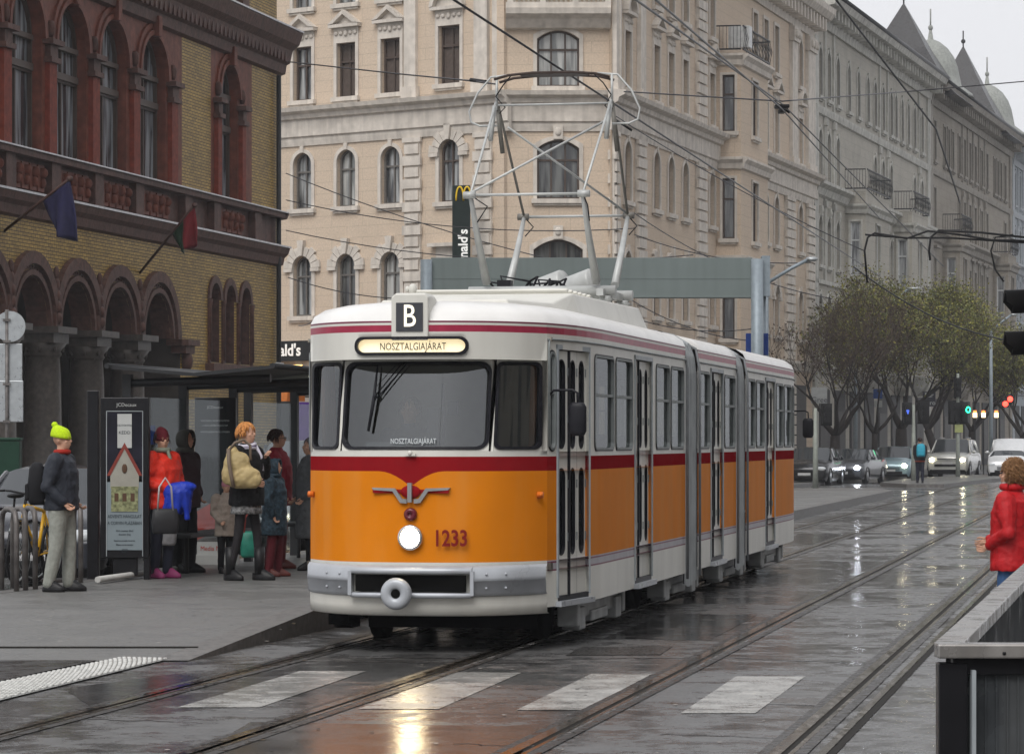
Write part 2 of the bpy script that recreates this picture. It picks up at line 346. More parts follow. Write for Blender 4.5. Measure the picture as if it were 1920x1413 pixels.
# tactile studs at the near end of the island
TSTUD=mat('tactile_white',(.50,.50,.48),.45,var=.25,scale=30)
ts=MB(); q0,q1,q2,q3=gp(0,1312,.012),gp(318,1234,.012),gp(225,1232,.012),gp(-60,1290,.012)
ts.face([q0+(q0-q1)*.12,q1,q2,q3],0)
for i in range(62):
    for j in range(9):
        f=(i+.5)/62; h_=(j+.5+.5*(i%2))/9.6
        a=q3.lerp(q2,f); b=(q0+(q0-q1)*.12).lerp(q1,f); p=a.lerp(b,h_)
        ts.lathe([(.019,0),(.016,.009),(.006,.011)],(p.x,p.y,.012),8,1)
tag(ts.build('tactile_paving',[mat('tactile_base',(.22,.22,.215),.4,var=.3,scale=12),TSTUD]),kind='structure')
KP=mat('dark_wet_patch',(.028,.026,.025),.3,var=.4,scale=3,rv=.15)
kp=MB(); kp.face([gp(-80,1214,.008),gp(352,1214,.008),gp(330,1232,.008),gp(215,1230,.008),gp(-80,1292,.008)])
tag(kp.build('asphalt_patch',KP),kind='structure')
sl=MB(); a=gp(-60,1212,.06); b=gp(372,1212,.055); sl.box(((a.x+b.x)/2,(a.y+b.y)/2,.045),((b-a).length,.07,.03),0); tag(sl.build('drain_slot',GROOVE),kind='structure')
# rails
CONC=roadmat('track_slab',(.03,.029,.028),(.075,.072,.068),.12,.40,bump=.1,pscale=.5)
for nm,offs in (('near',(3.85*H,3.0*H)),('far',(1.97*H,1.12*H))):
    r_=MB()
    for a in offs:
        for (o0,o1,z,m_) in ((-.11,-.045,.006,2),(-.045,.028,.012,0),(.028,.070,.002,1),(.070,.10,.012,0),(.10,.17,.006,2)):
            # rail head, groove, guard lip, sealing compound either side
            Ys=[-5,15,30,50,80,120,180]
            for i in range(len(Ys)-1):
                r_.face([trk(a+.03-o0,Ys[i],z),trk(a+.03-o1,Ys[i],z),trk(a+.03-o1,Ys[i+1],z),trk(a+.03-o0,Ys[i+1],z)],m_)
                if m_==0:
                    for o_ in (o0,o1): r_.face([trk(a+.03-o_,Ys[i],z),trk(a+.03-o_,Ys[i+1],z),trk(a+.03-o_,Ys[i+1],-.01),trk(a+.03-o_,Ys[i],-.01)],0)
    tag(r_.build('rail_track',[RAILM,GROOVE,mat('rail_seal',(.035,.032,.03),.35,var=.4,scale=9,rv=.2)]),kind='structure')
# extra guard rail beside the rightmost rail
r_=MB()
for (o0,o1,z,m_) in ((.20,.25,.010,0),(.25,.30,.004,1)):
    r_.face([trk(1.12*H-o0,-5,z),trk(1.12*H-o1,-5,z),trk(1.12*H-o1,60,z),trk(1.12*H-o0,60,z)],m_)
tag(r_.build('guard_rail_strip',[RAILM,GROOVE]),kind='structure')
# crosswalk
cw=MB()
for q in (((562,1257),(687,1257),(487,1325),(333,1325)),((857,1259),(978,1260),(823,1328),(671,1328)),((1109,1262),(1224,1262),(1093,1330),(968,1330)),((1380,1267),(1510,1267),(1416,1336),(1276,1336))):
    cw.face([gp(x,y,.004) for x,y in q])
tag(cw.build('crosswalk_marking',MARK),kind='structure')
# cover plates and right-hand kerb stones
mp_=MB()
for q in (((1090,1212),(1262,1210),(1238,1226),(1060,1228)),((1150,1036),(1260,1036),(1250,1040),(1140,1040))):
    mp_.face([gp(x,y,.005) for x,y in q])
tag(mp_.build('cover_plate',mat('iron_plate',(.06,.058,.055),.3,.6,var=.3,scale=30,rv=.15)),kind='structure')
ks=MB()
for i,Y in enumerate((10.4,12.3,14.2,16.1)):
    a=.62; ks.box((0,0,0),(0.001,.001,.001))
    p=[trk(a,Y,.0),trk(a-.32,Y,.0),trk(a-.32,Y+1.85,.0),trk(a,Y+1.85,.0)]; t=[v+Vector((0,0,.03)) for v in p]
    ks.face(t)
    for k in range(4): ks.face([p[k],p[(k+1)%4],t[(k+1)%4],t[k]])
tag(ks.build('kerb_stones',KERB),kind='structure')
# repairs and tar joints across the carriageway
rj=MB(); rnd=random.Random(12)
for (x0_,y0_,x1_,y1_,w_) in ((1000,1236,1345,1232,.05),(1345,1232,1700,1246,.05),(1380,1140,1500,1142,.04),(1715,1107,1870,1112,.05),(1160,1097,1300,1095,.04),(700,1232,880,1234,.04),(1250,1375,1480,1384,.03),(860,1395,1010,1398,.03),(1560,1040,1700,1043,.05),(1500,1160,1640,1166,.04),(60,1345,330,1352,.03),(640,1240,1040,1243,.03)):
    a=gp(x0_,y0_,.003); b=gp(x1_,y1_,.003); n=14; pts=[a.lerp(b,k/n)+Vector((rnd.uniform(-.04,.04),rnd.uniform(-.06,.06),0)) for k in range(n+1)]
    for k in range(n):
        q=w_*rnd.uniform(.5,1.2); rj.face([pts[k],pts[k+1],pts[k+1]+Vector((0,q,0)),pts[k]+Vector((0,w_*.9,0))])
tag(rj.build('road_joints',mat('tar_joint',(.018,.017,.017),.3,var=.3,scale=8)),kind='structure')
PATCH=roadmat('asphalt_repair',(.05,.048,.046),(.12,.115,.11),.18,.5,bump=.12,pscale=1.2); PATCH2=roadmat('dark_repair',(.018,.018,.019),(.05,.049,.048),.05,.25,bump=.06,pscale=.8)
rp=MB()
for q,m_ in ((((1250,1150),(1420,1152),(1330,1200),(1130,1196)),1),(((1500,1000),(1590,1001),(1540,1020),(1440,1018)),1),(((1400,1290),(1580,1296),(1540,1322),(1350,1316)),0),(((120,1290),(330,1262),(420,1275),(180,1330)),1),(((1640,985),(1730,987),(1700,1000),(1600,998)),0),(((470,1352),(1010,1362),(960,1440),(330,1436)),2)):
    rp.face([gp(x,y,.002) for x,y in q],m_)
tag(rp.build('road_repairs_and_wet_patch',[PATCH,PATCH2,roadmat('wet_mirror_patch',(.035,.034,.034),(.10,.098,.095),.05,.22,bump=.07)]),kind='structure')  # last patch is no repair: smooth wet area added to mirror the tram front
# small litter and wet leaves on the platform and road
lt=MB()
for k in range(140):
    if k<70: c=gp(rnd.uniform(0,560),rnd.uniform(1090,1205),.212)
    else: c=gp(rnd.uniform(300,1600),rnd.uniform(1180,1413),.008)
    s_=rnd.uniform(.008,.022); a=rnd.uniform(0,6.28); lt.face([c+Vector((s_*math.cos(a+t),s_*math.sin(a+t)*1.3,0)) for t in (0,1.9,3.2,4.6)],k%3)
tag(lt.build('scattered_leaves',[mat('litter_brown',(.10,.07,.03),.6),mat('litter_pale',(.35,.33,.3),.6),mat('litter_dark',(.03,.028,.025),.6)]),kind='stuff')
# refuge island ahead of the cars
ri=MB(); pts=[gp(1650,911),gp(1700,914),gp(1770,914),gp(1860,903),gp(1960,898),gp(1940,892),gp(1800,896),gp(1690,904)]
top=[p+Vector((0,0,.14)) for p in pts]; ri.face(top,0)
for i in range(len(pts)): ri.face([pts[i],pts[(i+1)%len(pts)],top[(i+1)%len(pts)],top[i]],1)
tag(ri.build('refuge_island',[PLAT,KERB]),kind='structure')
# far pavement in front of the boulevard houses
fp=MB(); 
def Fp(px,off):
    Y=113.75*1540/(2690-px); return P2(px,Y)+Vector((.961,-.277,0))*off
L_=[(900,0),(1150,0),(1300,0),(1525,0),(1745,0),(1900,0),(1990,0)]
for i in range(1,len(L_)-1):
    a,b=Fp(L_[i][0],-.5),Fp(L_[i+1][0],-.5); c,d_=Fp(L_[i+1][0],5),Fp(L_[i][0],5)
    for z in (.13,): fp.face([v+Vector((0,0,z)) for v in (a,b,c,d_)],0); fp.face([c,d_,d_+Vector((0,0,z)),c+Vector((0,0,z))],1)
tag(fp.build('far_pavement',[PLAT,KERB]),kind='structure')

# ---------------------------------------------------------------- facades
class Fac:
    def __init__(s,A,B,root): s.A=A; s.B=B; s.D=(B-A).normalized(); s.N=Vector((s.D.y,-s.D.x,0)); s.root=root; s.L=(B-A).length; s.ang=math.atan2(s.D.y,s.D.x)
    def T(s,u,z,d): p=s.A+s.D*u-s.N*d; return Vector((p.x-s.root.x,p.y-s.root.y,z))
    def u(s,px):
        k=(px-CX)/F; return (k*s.A.y-s.A.x)/(s.D.x-k*s.D.y)
    def loc(s,u,z,d=0): return s.T(u,z,d)
def window(parent,fc,u,z,w_,h,kind='rect',style='plain',dep=.22,vm=1,tr=.66,fm=None,pm=None,sm=None,g=.14):
    fm=fm or WOOD; pm=pm or PANE; sm=sm or STONE
    key=(round(w_,2),round(h,2),kind,style,dep,vm,tr,fm.name,pm.name,sm.name,g)
    if key not in _W:
        f=MB(); t=.07
        A=closedpath(-w_/2,w_/2,0,h,kind); B=closedpath(-w_/2+t,w_/2-t,t,h-t,kind)
        if len(A)!=len(B): B=A
        ringprism(f,TL,A,B,dep-.06,dep+.06,0,True)
        for i in range(vm):
            x=-w_/2+w_*(i+1)/(vm+1); f.box((x,dep,(h-.02)/2),(.06,.07,h-.1))
        if tr: f.box((0,dep-.005,h*tr),(w_-.08,.08,.07))
        p=MB(); pane(p,TL,-w_/2,w_/2,0,h,kind,dep+.03)
        s=MB(); O=topfn(w_,h,kind,g); I=topfn(w_,h,kind,0.0)
        if style!='none':
            if len(O)==len(I) and style not in('vouss',): ringprism(s,TL,O,I,-.06,.02)
            s.boxT(TL,-w_/2-g-.06,w_/2+g+.06,-.16,.0,-.16,.03)
            s.boxT(TL,-w_/2-g+.02,w_/2+g-.02,-.24,-.165,-.09,.03)
        if style in('ped','rped'):
            hb=h+g; s.boxT(TL,-w_/2-g,w_/2+g,hb,hb+.42,-.05,.02)
            for k in range(5): s.ell((-w_/2+w_*k/4,-.07,hb+.22),(.09,.05,.09 if k!=2 else .15),0,5)
            s.boxT(TL,-w_/2-g-.12,w_/2+g+.12,hb+.42,hb+.54,-.24,.02)
            X=w_/2+g+.14; zb=hb+.54
            if style=='ped': out=[(-X,zb),(0,zb+.52),(X,zb)]; inn=[(-X+.26,zb+.03),(0,zb+.36),(X-.26,zb+.03)]
            else:
                out=[(-X*math.cos(math.pi*i/10),zb+.62*math.sin(math.pi*i/10)) for i in range(11)]; inn=[(x*.78,zb+(y-zb)*.74+.02) for x,y in out]
            ringprism(s,TL,out,inn,-.26,.02,0,False)
            s.face([TL(x,y,-.05) for x,y in inn])
        if style=='vouss':
            n=9; 
            if kind=='arch':
                zc=h-w_/2
                for i in range(n):
                    a0=math.pi*i/n+.02; a1=math.pi*(i+1)/n-.02; ro=w_/2+(.44 if i%2==0 else .34)+(.14 if i==4 else 0)
                    A_=[(-ro*math.cos(a),zc+ro*math.sin(a)) for a in (a0,(a0+a1)/2,a1)]; B_=[(-w_/2*math.cos(a),zc+w_/2*math.sin(a)) for a in (a0,(a0+a1)/2,a1)]
                    ringprism(s,TL,A_,B_,-.10 if i!=4 else -.18,.02)
                for k in (-1,1):
                    s.boxT(TL,min(k*w_/2,k*(w_/2+.16)),max(k*w_/2,k*(w_/2+.16)),0,zc-.14,-.05,.02)
                    s.boxT(TL,min(k*w_/2,k*(w_/2+.42)),max(k*w_/2,k*(w_/2+.42)),zc-.13,zc+.0,-.13,.02)
        if style=='key':
            s.boxT(TL,-.17,.17,h+.02,h+.5,-.16,.02); s.ell((0,-.14,h+.28),(.13,.08,.17),0,6)
        if style=='hood':
            s.boxT(TL,-w_/2-g-.2,w_/2+g+.2,h+g+.45,h+g+.58,-.3,.02); s.boxT(TL,-w_/2-g,w_/2+g,h+g,h+g+.45,-.04,.02)
        if style in('key','plain') and kind=='arch': s.boxT(TL,-.08,.08,h+.0,h+.24,-.1,.02)
        _W[key]=(f.mesh('window',fm),p.mesh('pane',pm),s.mesh('surround',sm) if s.v else None)
    f,p,s=_W[key]; o=mobj('window',f,parent,fc.loc(u,z),fc.ang); mobj('pane',p,o)
    if s: mobj('surround',s,o)
    return o
STONE=mat('pale_stone',(.58,.53,.47),.8,var=.14,scale=3,bump=.2,bscale=25,streak=.45,dirt=(.24,.215,.19))
STONEG=mat('grey_stone',(.48,.47,.43),.8,var=.16,scale=3,bump=.2,bscale=25,streak=.6,dirt=(.11,.105,.095))
STONED=mat('sooty_stone',(.30,.275,.24),.8,var=.16,scale=3,bump=.2,streak=.5,dirt=(.10,.09,.08))
WOOD=mat('dark_window_wood',(.075,.055,.045),.5); WOODG=mat('grey_window_wood',(.13,.12,.11),.5); WWHITE=mat('white_window_frame',(.55,.56,.56),.4)
PANE=panemat('pane_dark',(.025,.025,.028),(.12,.125,.12)); PANEB=panemat('pane_curtained',(.03,.032,.035),(.34,.35,.35)); BLIND=mat('brown_shutter',(.085,.065,.055),.6,var=.2)
YEL=blockmat('ochre_render',(.55,.445,.345),(.542,.44,.34),(.44,.36,.28),1.5,.42,.012,.8,.25,.22,(.33,.27,.21))
GRYW=blockmat('grey_render',(.41,.385,.335),(.40,.375,.325),(.31,.29,.255),1.5,.45,.012,.8,.25,.4,(.17,.165,.15))
DKW=blockmat('brown_grey_render',(.30,.27,.225),(.29,.26,.22),(.21,.19,.16),1.5,.45,.012,.8,.25,.4,(.11,.10,.09))
BLUW=blockmat('pale_blue_render',(.36,.39,.41),(.35,.38,.40),(.28,.3,.31),2,.6,.012,.8,.2,.3,(.2,.21,.22))
SLATE=mat('slate_roof',(.035,.034,.036),.35,var=.35,scale=6,bump=.5,bscale=12,rv=.12)
def moulding(mb,fc,u0,u1,prof_,m=0):
    # prof_: list of (z, proud) from bottom to top; end caps closed
    for i in range(len(prof_)-1):
        (z0,d0),(z1,d1)=prof_[i],prof_[i+1]
        mb.face([fc.T(u0,z0,-d0),fc.T(u1,z0,-d0),fc.T(u1,z1,-d1),fc.T(u0,z1,-d1)],m)
    for u in (u0,u1): mb.face([fc.T(u,z,-d) for z,d in prof_]+[fc.T(u,prof_[-1][0],.05),fc.T(u,prof_[0][0],.05)],m)
def quoin(parent,fc,u0,u1,z0,z1,mt,step=.42):
    q=MB(); z=z0; i=0
    q.boxT(fc.T,u0+.06,u1-.06,z0,z1,-.08,.02)
    while z<z1-.1:
        a=.0 if i%2 else .1
        q.boxT(fc.T,u0+a,u1-a,z+.04,min(z+step-.04,z1),-.17,-.07); z+=step; i+=1
    return q.build('quoin_strip',mt,parent)
def pilaster(parent,fc,u0,u1,z0,z1,mt):
    q=MB(); q.boxT(fc.T,u0,u1,z0,z1,-.16,.02); q.boxT(fc.T,u0-.08,u1+.08,z0,z0+.4,-.24,.02); q.boxT(fc.T,u0-.08,u1+.08,z1-.75,z1-.1,-.26,.02)
    for k in range(3): q.ell(fc.T(u0+(u1-u0)*(k+.5)/3,z1-.42,-.28),(.13,.13,.22),0,5)
    return q.build('pilaster',mt,parent)
# ---- ochre corner house
rootP=P2(945,113.75); ob=thing('corner_house','ochre corner apartment house with pale stone quoins and brown windows, behind the tram pantograph','building',rootP)
P_L=lambda px: P2(px,113.75*7695/(px+6750)); P_R=lambda px: P2(px,113.75*1540/(2690-px))
fL=Fac(P_L(400),P_L(945),rootP); fC=Fac(P2(951,113.9),P2(1142,113.9),rootP); fR=Fac(P_R(1147),P_R(1525),rootP)
RW=random.Random(5); PANEL=panemat('pane_pale_curtain',(.16,.165,.16),(.42,.42,.40))
SHOPG=mat('shop_glass_dark',(.035,.032,.03),.5,spec=.15,var=.6,scale=.8)
ROWS=[(0,5.2),(5.2,9.5),(9.5,14.15),(14.15,17.25),(17.25,21.2)]
def rowsholes(fc,cols):
    out=[[] for _ in ROWS]
    for (ri_,u,w_,z,h,kind) in cols: out[ri_].append((u-w_/2,u+w_/2,z,z+h,kind))
    return out
def house_wall(fc,cols,mt,rows=ROWS,dep=.3):
    mb=MB(); hs=[[] for _ in rows]
    for (ri_,u,w_,z,h,kind) in cols: hs[ri_].append((u-w_/2,u+w_/2,z,z+h,kind))
    for (z0,z1),h in zip(rows,hs): wall_row(mb,fc.T,0,fc.L,z0,z1,h,dep)
    return mb
colsL=[];winL=[]
for px in (486,568,650,733):
    u=fL.u(px)
    winL+=[(1,u,.92,6.4,2.25,'arch','vouss',WOODG,PANEB),(2,u,.92,10.4,2.1,'arch','plain',WOODG,PANEB),(3,u,.92,14.45,1.95 if 0 else 2.0,'rect','ped',WOOD,BLIND if px>600 else PANEB),(4,u,.95,17.9,2.0,'rect','plain',WOODG,PANEB)]
u=fL.u(843); winL+=[(1,u,.95,6.2,1.95,'rect','hood',WOOD,PANE),(2,u,.95,10.35,2.25,'arch','vouss',WOOD,PANEB),(3,u,1.0,14.6,2.1,'rect','rped',WOOD,BLIND),(4,u,.95,17.9,2.0,'rect','plain',WOODG,PANEB)]
winC=[(1,fC.L*.5,1.75,6.4,2.5,'seg','key',WOOD,PANE),(2,fC.L*.5,1.5,10.35,2.1,'seg','key',WOOD,PANE),(3,fC.L*.5,1.5,14.35,2.0,'seg','key',WOOD,PANEB),(4,fC.L*.5,1.5,18.2,2.0,'rect','plain',WOOD,PANE)]
winR=[]
for px in (1176,1230,1257,1284,1334,1415,1435,1455,1500):
    u=fR.u(px); sp=px in(1176,1500)
    winR+=[(1,u,1.0,6.4,2.2,'arch','vouss' if not sp else 'plain',WOOD,PANE),(2,u,1.0,10.4,2.15,'arch','plain',WOOD,PANE),
           (3,u,.95,14.45,2.1,'rect','rped' if sp else 'ped',WOOD,PANE),(4,u,.95,18.0,2.1,'arch' if px in(1334,1500) else 'rect','plain',WOODG,PANEB)]
for fc,wl in ((fL,winL),(fC,winC),(fR,winR)):
    mb=house_wall(fc,[w_[:6] for w_ in wl],YEL)
    mb.build('wall',YEL,ob)
    for (ri_,u,w_,z,h,kind,stl,fm,pm) in wl:
        window(ob,fc,u,z,w_,h,kind,stl,fm=fm,pm=pm if pm is BLIND else RW.choice([pm,pm,PANE,PANEL]),vm=2 if w_>1.3 else 1)
cnm=[(12.75,.0),(12.75,.06),(12.95,.10),(13.05,.10),(13.1,.18),(13.7,.18),(13.75,.3),(13.9,.34),(14.0,.55),(14.15,.6),(14.2,.1)]
crown=[(20.6,.0),(20.6,.1),(21.2,.15),(21.4,.35),(21.5,.75),(21.75,.95),(22.0,1.0),(22.05,.0)]
belt=[(4.9,0),(4.95,.14),(5.1,.2),(5.25,.3),(5.35,.3),(5.4,.05)]
gut=MB(); 
for fc in (fL,fC,fR):
    c=MB(); moulding(c,fc,-.3 if fc is not fC else -.35,fc.L+.3,cnm); c.build('cornice',STONE,ob)
    c=MB(); moulding(c,fc,-.2,fc.L+.2,belt); c.build('belt_course',STONE,ob)
    c=MB(); moulding(c,fc,-.6,fc.L+.6,crown)
    u=.3
    while u<fc.L: c.boxT(fc.T,u,u+.22,20.9,21.45,-.7,.0); u+=.75
    c.build('crown_cornice',STONE,ob)
for a,b in ((759,793),(891,926)): quoin(ob,fL,fL.u(a),fL.u(b),5.4,12.75,STONE)
for a,b in ((762,784),(893,918)): pilaster(ob,fL,fL.u(a),fL.u(b),14.2,20.6,STONE)
quoin(ob,fC,fC.L-.05,fC.L+.35,5.4,12.75,STONE)
for (A_,B_) in ((P_L(945),P2(951,113.9)),(P2(1142,113.9),P_R(1147))):
    v0=A_-rootP; v1=B_-rootP; back=Vector((0,.6,0)); q=MB(); q.face([v0,v1,v1+Vector((0,0,22)),v0+Vector((0,0,22))],0,[(0,0),(.2,0),(.2,22),(0,22)]); q.build('corner_return',YEL,ob)
for px in (937,1150):
    q=MB(); c_=P2(px,113.9)-rootP; q.box((c_.x,c_.y+.35,18.0),(.55,.6,8.0)); q.build('corner_pilaster',STONE,ob)
for a,b in ((1147,1156),(1190,1206),(1303,1320),(1470,1486),(1510,1523)): quoin(ob,fR,fR.u(a),fR.u(b),5.4,12.75,STONE)
for a,b in ((1148,1158),(1194,1204),(1510,1523),(1480,1490)): pilaster(ob,fR,fR.u(a),fR.u(b),14.2,20.6,STONE)
quoin(ob,fR,fR.u(1303),fR.u(1320),14.2,20.6,STONE); 
# corner balcony and its balustrade
b=MB(); moulding(b,fC,-.05,fC.L+.05,[(16.35,0),(16.4,.25),(16.7,.5),(16.85,.75),(17.05,.8),(17.1,.0)]); b.boxT(fC.T,-.05,fC.L+.05,17.05,17.25,-.75,-.55); b.boxT(fC.T,-.05,fC.L+.05,17.95,18.1,-.75,-.55)
for k in range(22):
    if k%7==0: b.boxT(fC.T,k*fC.L/22,k*fC.L/22+.22,17.25,17.95,-.75,-.55)
    else: b.lathe([(.05,0),(.08,.2),(.035,.45),(.07,.7)],fC.T(k*fC.L/22+.1,17.25,-.65),6)
b.build('balcony',STONE,ob)
# ground floor shop openings seen below the first cornice
for fc,pxs in ((fL,(560,660,760,850)),(fR,(1200,1260,1330,1400,1450,1500))):
    for px in pxs:
        sh=MB(); u=fc.u(px); sh.boxT(fc.T,u-1.3,u+1.3,.1,4.3,-.05,.02)
        sh.boxT(fc.T,u-1.15,u+1.15,.5,4.1,-.07,-.04,1)
        sh.build('shopfront',[mat('shop_frame',(.03,.03,.032),.6),SHOPG],ob)
for fc in (fL,fR):
    ru=MB(); z=.2
    while z<4.8: 
        u=0
        for q in range(int(fc.L/4)): ru.boxT(fc.T,q*4+.3,q*4+1.6,z,z+.4,-.12,.02)
        z+=.46
    ru.build('rustication',STONE,ob)
# oriel on the boulevard side
def oriel(parent,fc,u0,u1,floors,mt,sm,pm,proud=1.0,fm=None,bal=None,top=None):
    um=(u0+u1)/2; o=MB(); zb,zt=floors[0][0]-.8,top
    c=.55
    plan=[(u0,.0),(u0+c*.2,-proud),(u1-c*.2,-proud),(u1,.0)]
    faces=[Fac(Vector(fc.T(*plan[i][:1],0,plan[i][1])).xy.to_3d()+fc.root.xy.to_3d(),Vector(fc.T(*plan[i+1][:1],0,plan[i+1][1])).xy.to_3d()+fc.root.xy.to_3d(),fc.root) for i in range(3)]
    orl=MB(); zs=[zb]+[f[1]+.45 for f in floors[:-1]]+[zt]
    for i,fa in enumerate(faces):
        for j,(z,zz) in enumerate(floors):
            a=fa.L*.5; ww=min(fa.L*.5,1.15) if i==1 else .5
            wall_row(orl,fa.T,0,fa.L,zs[j],zs[j+1],[(a-ww/2,a+ww/2,z,zz,'rect')],.2)
    orl.face([fc.T(u,zb,d) for u,d in plan]); orl.face([fc.T(u,zt,d) for u,d in plan])
    o=orl.build('oriel',mt,parent)
    for i,fa in enumerate(faces):
        for j,(z,zz) in enumerate(floors):
            ww=min(fa.L*.5,1.15) if i==1 else .5
            w_=window(o,fa,fa.L*.5,z,ww,zz-z,'rect','plain',dep=.15,fm=fm or WOOD,pm=pm,sm=sm,g=.1,vm=0)
    for j in range(len(floors)):
        k=MB()
        for fa in faces: moulding(k,fa,-.1,fa.L+.1,[(floors[j][1]+.35,0),(floors[j][1]+.4,.12),(floors[j][1]+.6,.16),(floors[j][1]+.75,.3),(floors[j][1]+.85,.3),(floors[j][1]+.88,0)])
        k.build('oriel_moulding',sm,parent)
    k=MB()
    # corbel under
    for fa in faces: moulding(k,fa,0,fa.L,[(zb-.9,-.5),(zb-.5,-.15),(zb,.1),(zb+.15,.15),(zb+.2,0)])
    k.build('corbel',sm,parent)
    if bal:
        b=MB()
        for fa in faces:
            b.boxT(fa.T,0,fa.L,bal,bal+.06,-.12,-.06); b.boxT(fa.T,0,fa.L,bal+.95,bal+1.0,-.12,-.06)
            n=int(fa.L/.14)
            for q in range(n+1): b.tube([fa.T(fa.L*q/max(n,1),bal,-.09),fa.T(fa.L*q/max(n,1),bal+.5,-.22 if q%2 else -.16),fa.T(fa.L*q/max(n,1),bal+1,-.09)],.010,4)
        b.build('balcony_railing',DKGREY,parent)
oriel(ob,fR,fR.u(1343),fR.u(1397),[(5.9,8.4),(9.95,12.4),(14.3,16.6)],YEL,STONE,PANE,bal=17.6,top=17.5)
ac=MB(); p=fR.T(fR.u(1352),18.2,-.8); ac.box(p,(.5,.9,.9),0,fR.ang); ac.build('air_conditioner',WWHITE,ob,bevel=.03)
rf=MB()
for fc in (fL,fC,fR): rf.face([fc.T(-.3,22,-.9),fc.T(fc.L+.3,22,-.9),fc.T(fc.L+.3,26.5,5),fc.T(-.3,26.5,5)])
rf.build('roof',SLATE,ob)

# ---- grey and brown houses further along
def bhouse(name,label,pa,pb,rootpx,wallm,stm,cols,orl,fm,pm,eave=22.6,balc=True,topwin='arch'):
    root=P_R(pa); hb=thing(name,label,'building',root,group='terraced houses along the boulevard'); fc=Fac(P_R(pa+.4),P_R(pb),root)
    rows=[(0,5.2),(5.2,9.2),(9.2,13.4),(13.4,17.3),(17.3,eave)]; wl=[]
    for a,b in orl:
        for k in (.12,.5,.88):
            u=fc.u(a+(b-a)*k); wl+=[(4,u,.8,18.1,2.3,topwin,'plain')]
    for px in cols:
        u=fc.u(px)
        wl+=[(1,u,.95,6.3,2.4,'arch','plain'),(2,u,.95,10.1,2.3,'arch' if topwin=='arch' else 'rect','key' if topwin=='arch' else 'hood'),(3,u,.9,14.1,2.4,topwin,'plain'),(4,u,.9,18.1,2.3,topwin,'plain')]
    house_wall(fc,[w_[:6] for w_ in wl],wallm,rows).build('wall',wallm,hb)
    for (ri_,u,w_,z,h,kind,stl) in wl: window(hb,fc,u,z,w_,h,kind,stl,fm=RW.choice([fm,fm,WOODG,WWHITE]),pm=RW.choice([pm,PANE,PANE,PANEL,BLIND]),sm=stm)
    for pf in ([(13.3,0),(13.4,.15),(13.7,.25),(13.85,.5),(14.0,.5),(14.0,0)],belt,[(9.2,0),(9.2,.12),(9.4,.12),(9.4,0)],[(17.2,0),(17.25,.12),(17.5,.16),(17.6,.16),(17.6,0)]):
        c=MB(); moulding(c,fc,0,fc.L,pf); c.build('cornice',stm,hb)
    c=MB(); moulding(c,fc,0,fc.L,[(eave-1.2,0),(eave-1.2,.15),(eave-.9,.2),(eave-.5,.3),(eave-.35,1.0),(eave,1.15),(eave+.05,0)])
    u=.4
    while u<fc.L: c.boxT(fc.T,u,u+.2,eave-.85,eave-.32,-.8,0); u+=.9
    c.build('crown_cornice',stm,hb)
    gtr=MB(); gtr.tube([fc.T(0,eave+.05,-1.1),fc.T(fc.L,eave+.05,-1.1)],.12,6); gtr.build('gutter',DKGREY,hb)
    r=MB(); r.face([fc.T(0,eave,-1.15),fc.T(fc.L,eave,-1.15),fc.T(fc.L,eave+1.3,6),fc.T(0,eave+1.3,6)]); r.face([fc.T(0,eave,-1.15),fc.T(0,eave+1.3,6),fc.T(0,eave-1,6)])
    r.face([fc.T(0,eave+1.3,6),fc.T(fc.L,eave+1.3,6),fc.T(fc.L,eave,12),fc.T(0,eave,12)]); r.build('roof',SLATE,hb)
    for (a,b) in orl: oriel(hb,fc,fc.u(a),fc.u(b),[(5.9,8.4),(10.0,12.6),(13.6,16.2)] if 0 else [(5.9,8.2),(9.9,12.6)],wallm,stm,pm,bal=14.2,top=14.1,fm=WWHITE)
    for px in (pa+2,pb-3): pl_=MB(); u=fc.u(px); pl_.boxT(fc.T,u-.5,u+.5,0,eave-1.2,-.12,.02); pl_.build('end_pilaster',stm,hb)
    for px in [ (cols[i]+cols[i+1])/2 for i in range(len(cols)-1)]:
        u=fc.u(px)
        if any(fc.u(a)-.5<u<fc.u(b)+.5 for a,b in orl): continue
        q=MB(); q.boxT(fc.T,u-.16,u+.16,9.4,13.3,-.10,.02); q.boxT(fc.T,u-.24,u+.24,12.9,13.2,-.18,.02); q.boxT(fc.T,u-.14,u+.14,13.95,17.2,-.10,.02); q.boxT(fc.T,u-.22,u+.22,16.8,17.15,-.18,.02); q.boxT(fc.T,u-.14,u+.14,17.6,eave-1.2,-.10,.02); q.build('wall_pilaster',stm,hb)
    for k in range(int(fc.L/4.2)):
        sf=MB(); u=1.2+k*4.2; sf.boxT(fc.T,u,u+2.8,.2,4.2,-.06,.02); sf.boxT(fc.T,u+.2,u+2.6,.6,3.2,-.08,-.05,1)
        sf.build('shopfront',[mat('shop_frame',(.03,.03,.032),.6),SHOPG],hb)
    return hb,fc
g1,f1=bhouse('terraced_house','pale grey apartment house with arched top windows and two white framed oriels',1525,1742,0,GRYW,STONEG,(1537,1553,1570,1640,1655,1670,1714,1728),((1585,1632),(1675,1706)),WOODG,PANEB)
g2,f2=bhouse('terraced_house','brown grey apartment house under the pointed slate turrets',1742,1896,0,DKW,STONED,(1752,1798,1808,1818,1828,1840,1850,1884),((1768,1788),(1862,1878)),WOODG,PANE,topwin='rect',eave=22.4)
g3,f3=bhouse('terraced_house','pale blue grey house at the far right end of the row',1896,2010,0,BLUW,mat('blue_stone',(.38,.40,.42),.8),(1903,1912,1921,1935,1950,1970),(),WWHITE,PANEB,eave=22)
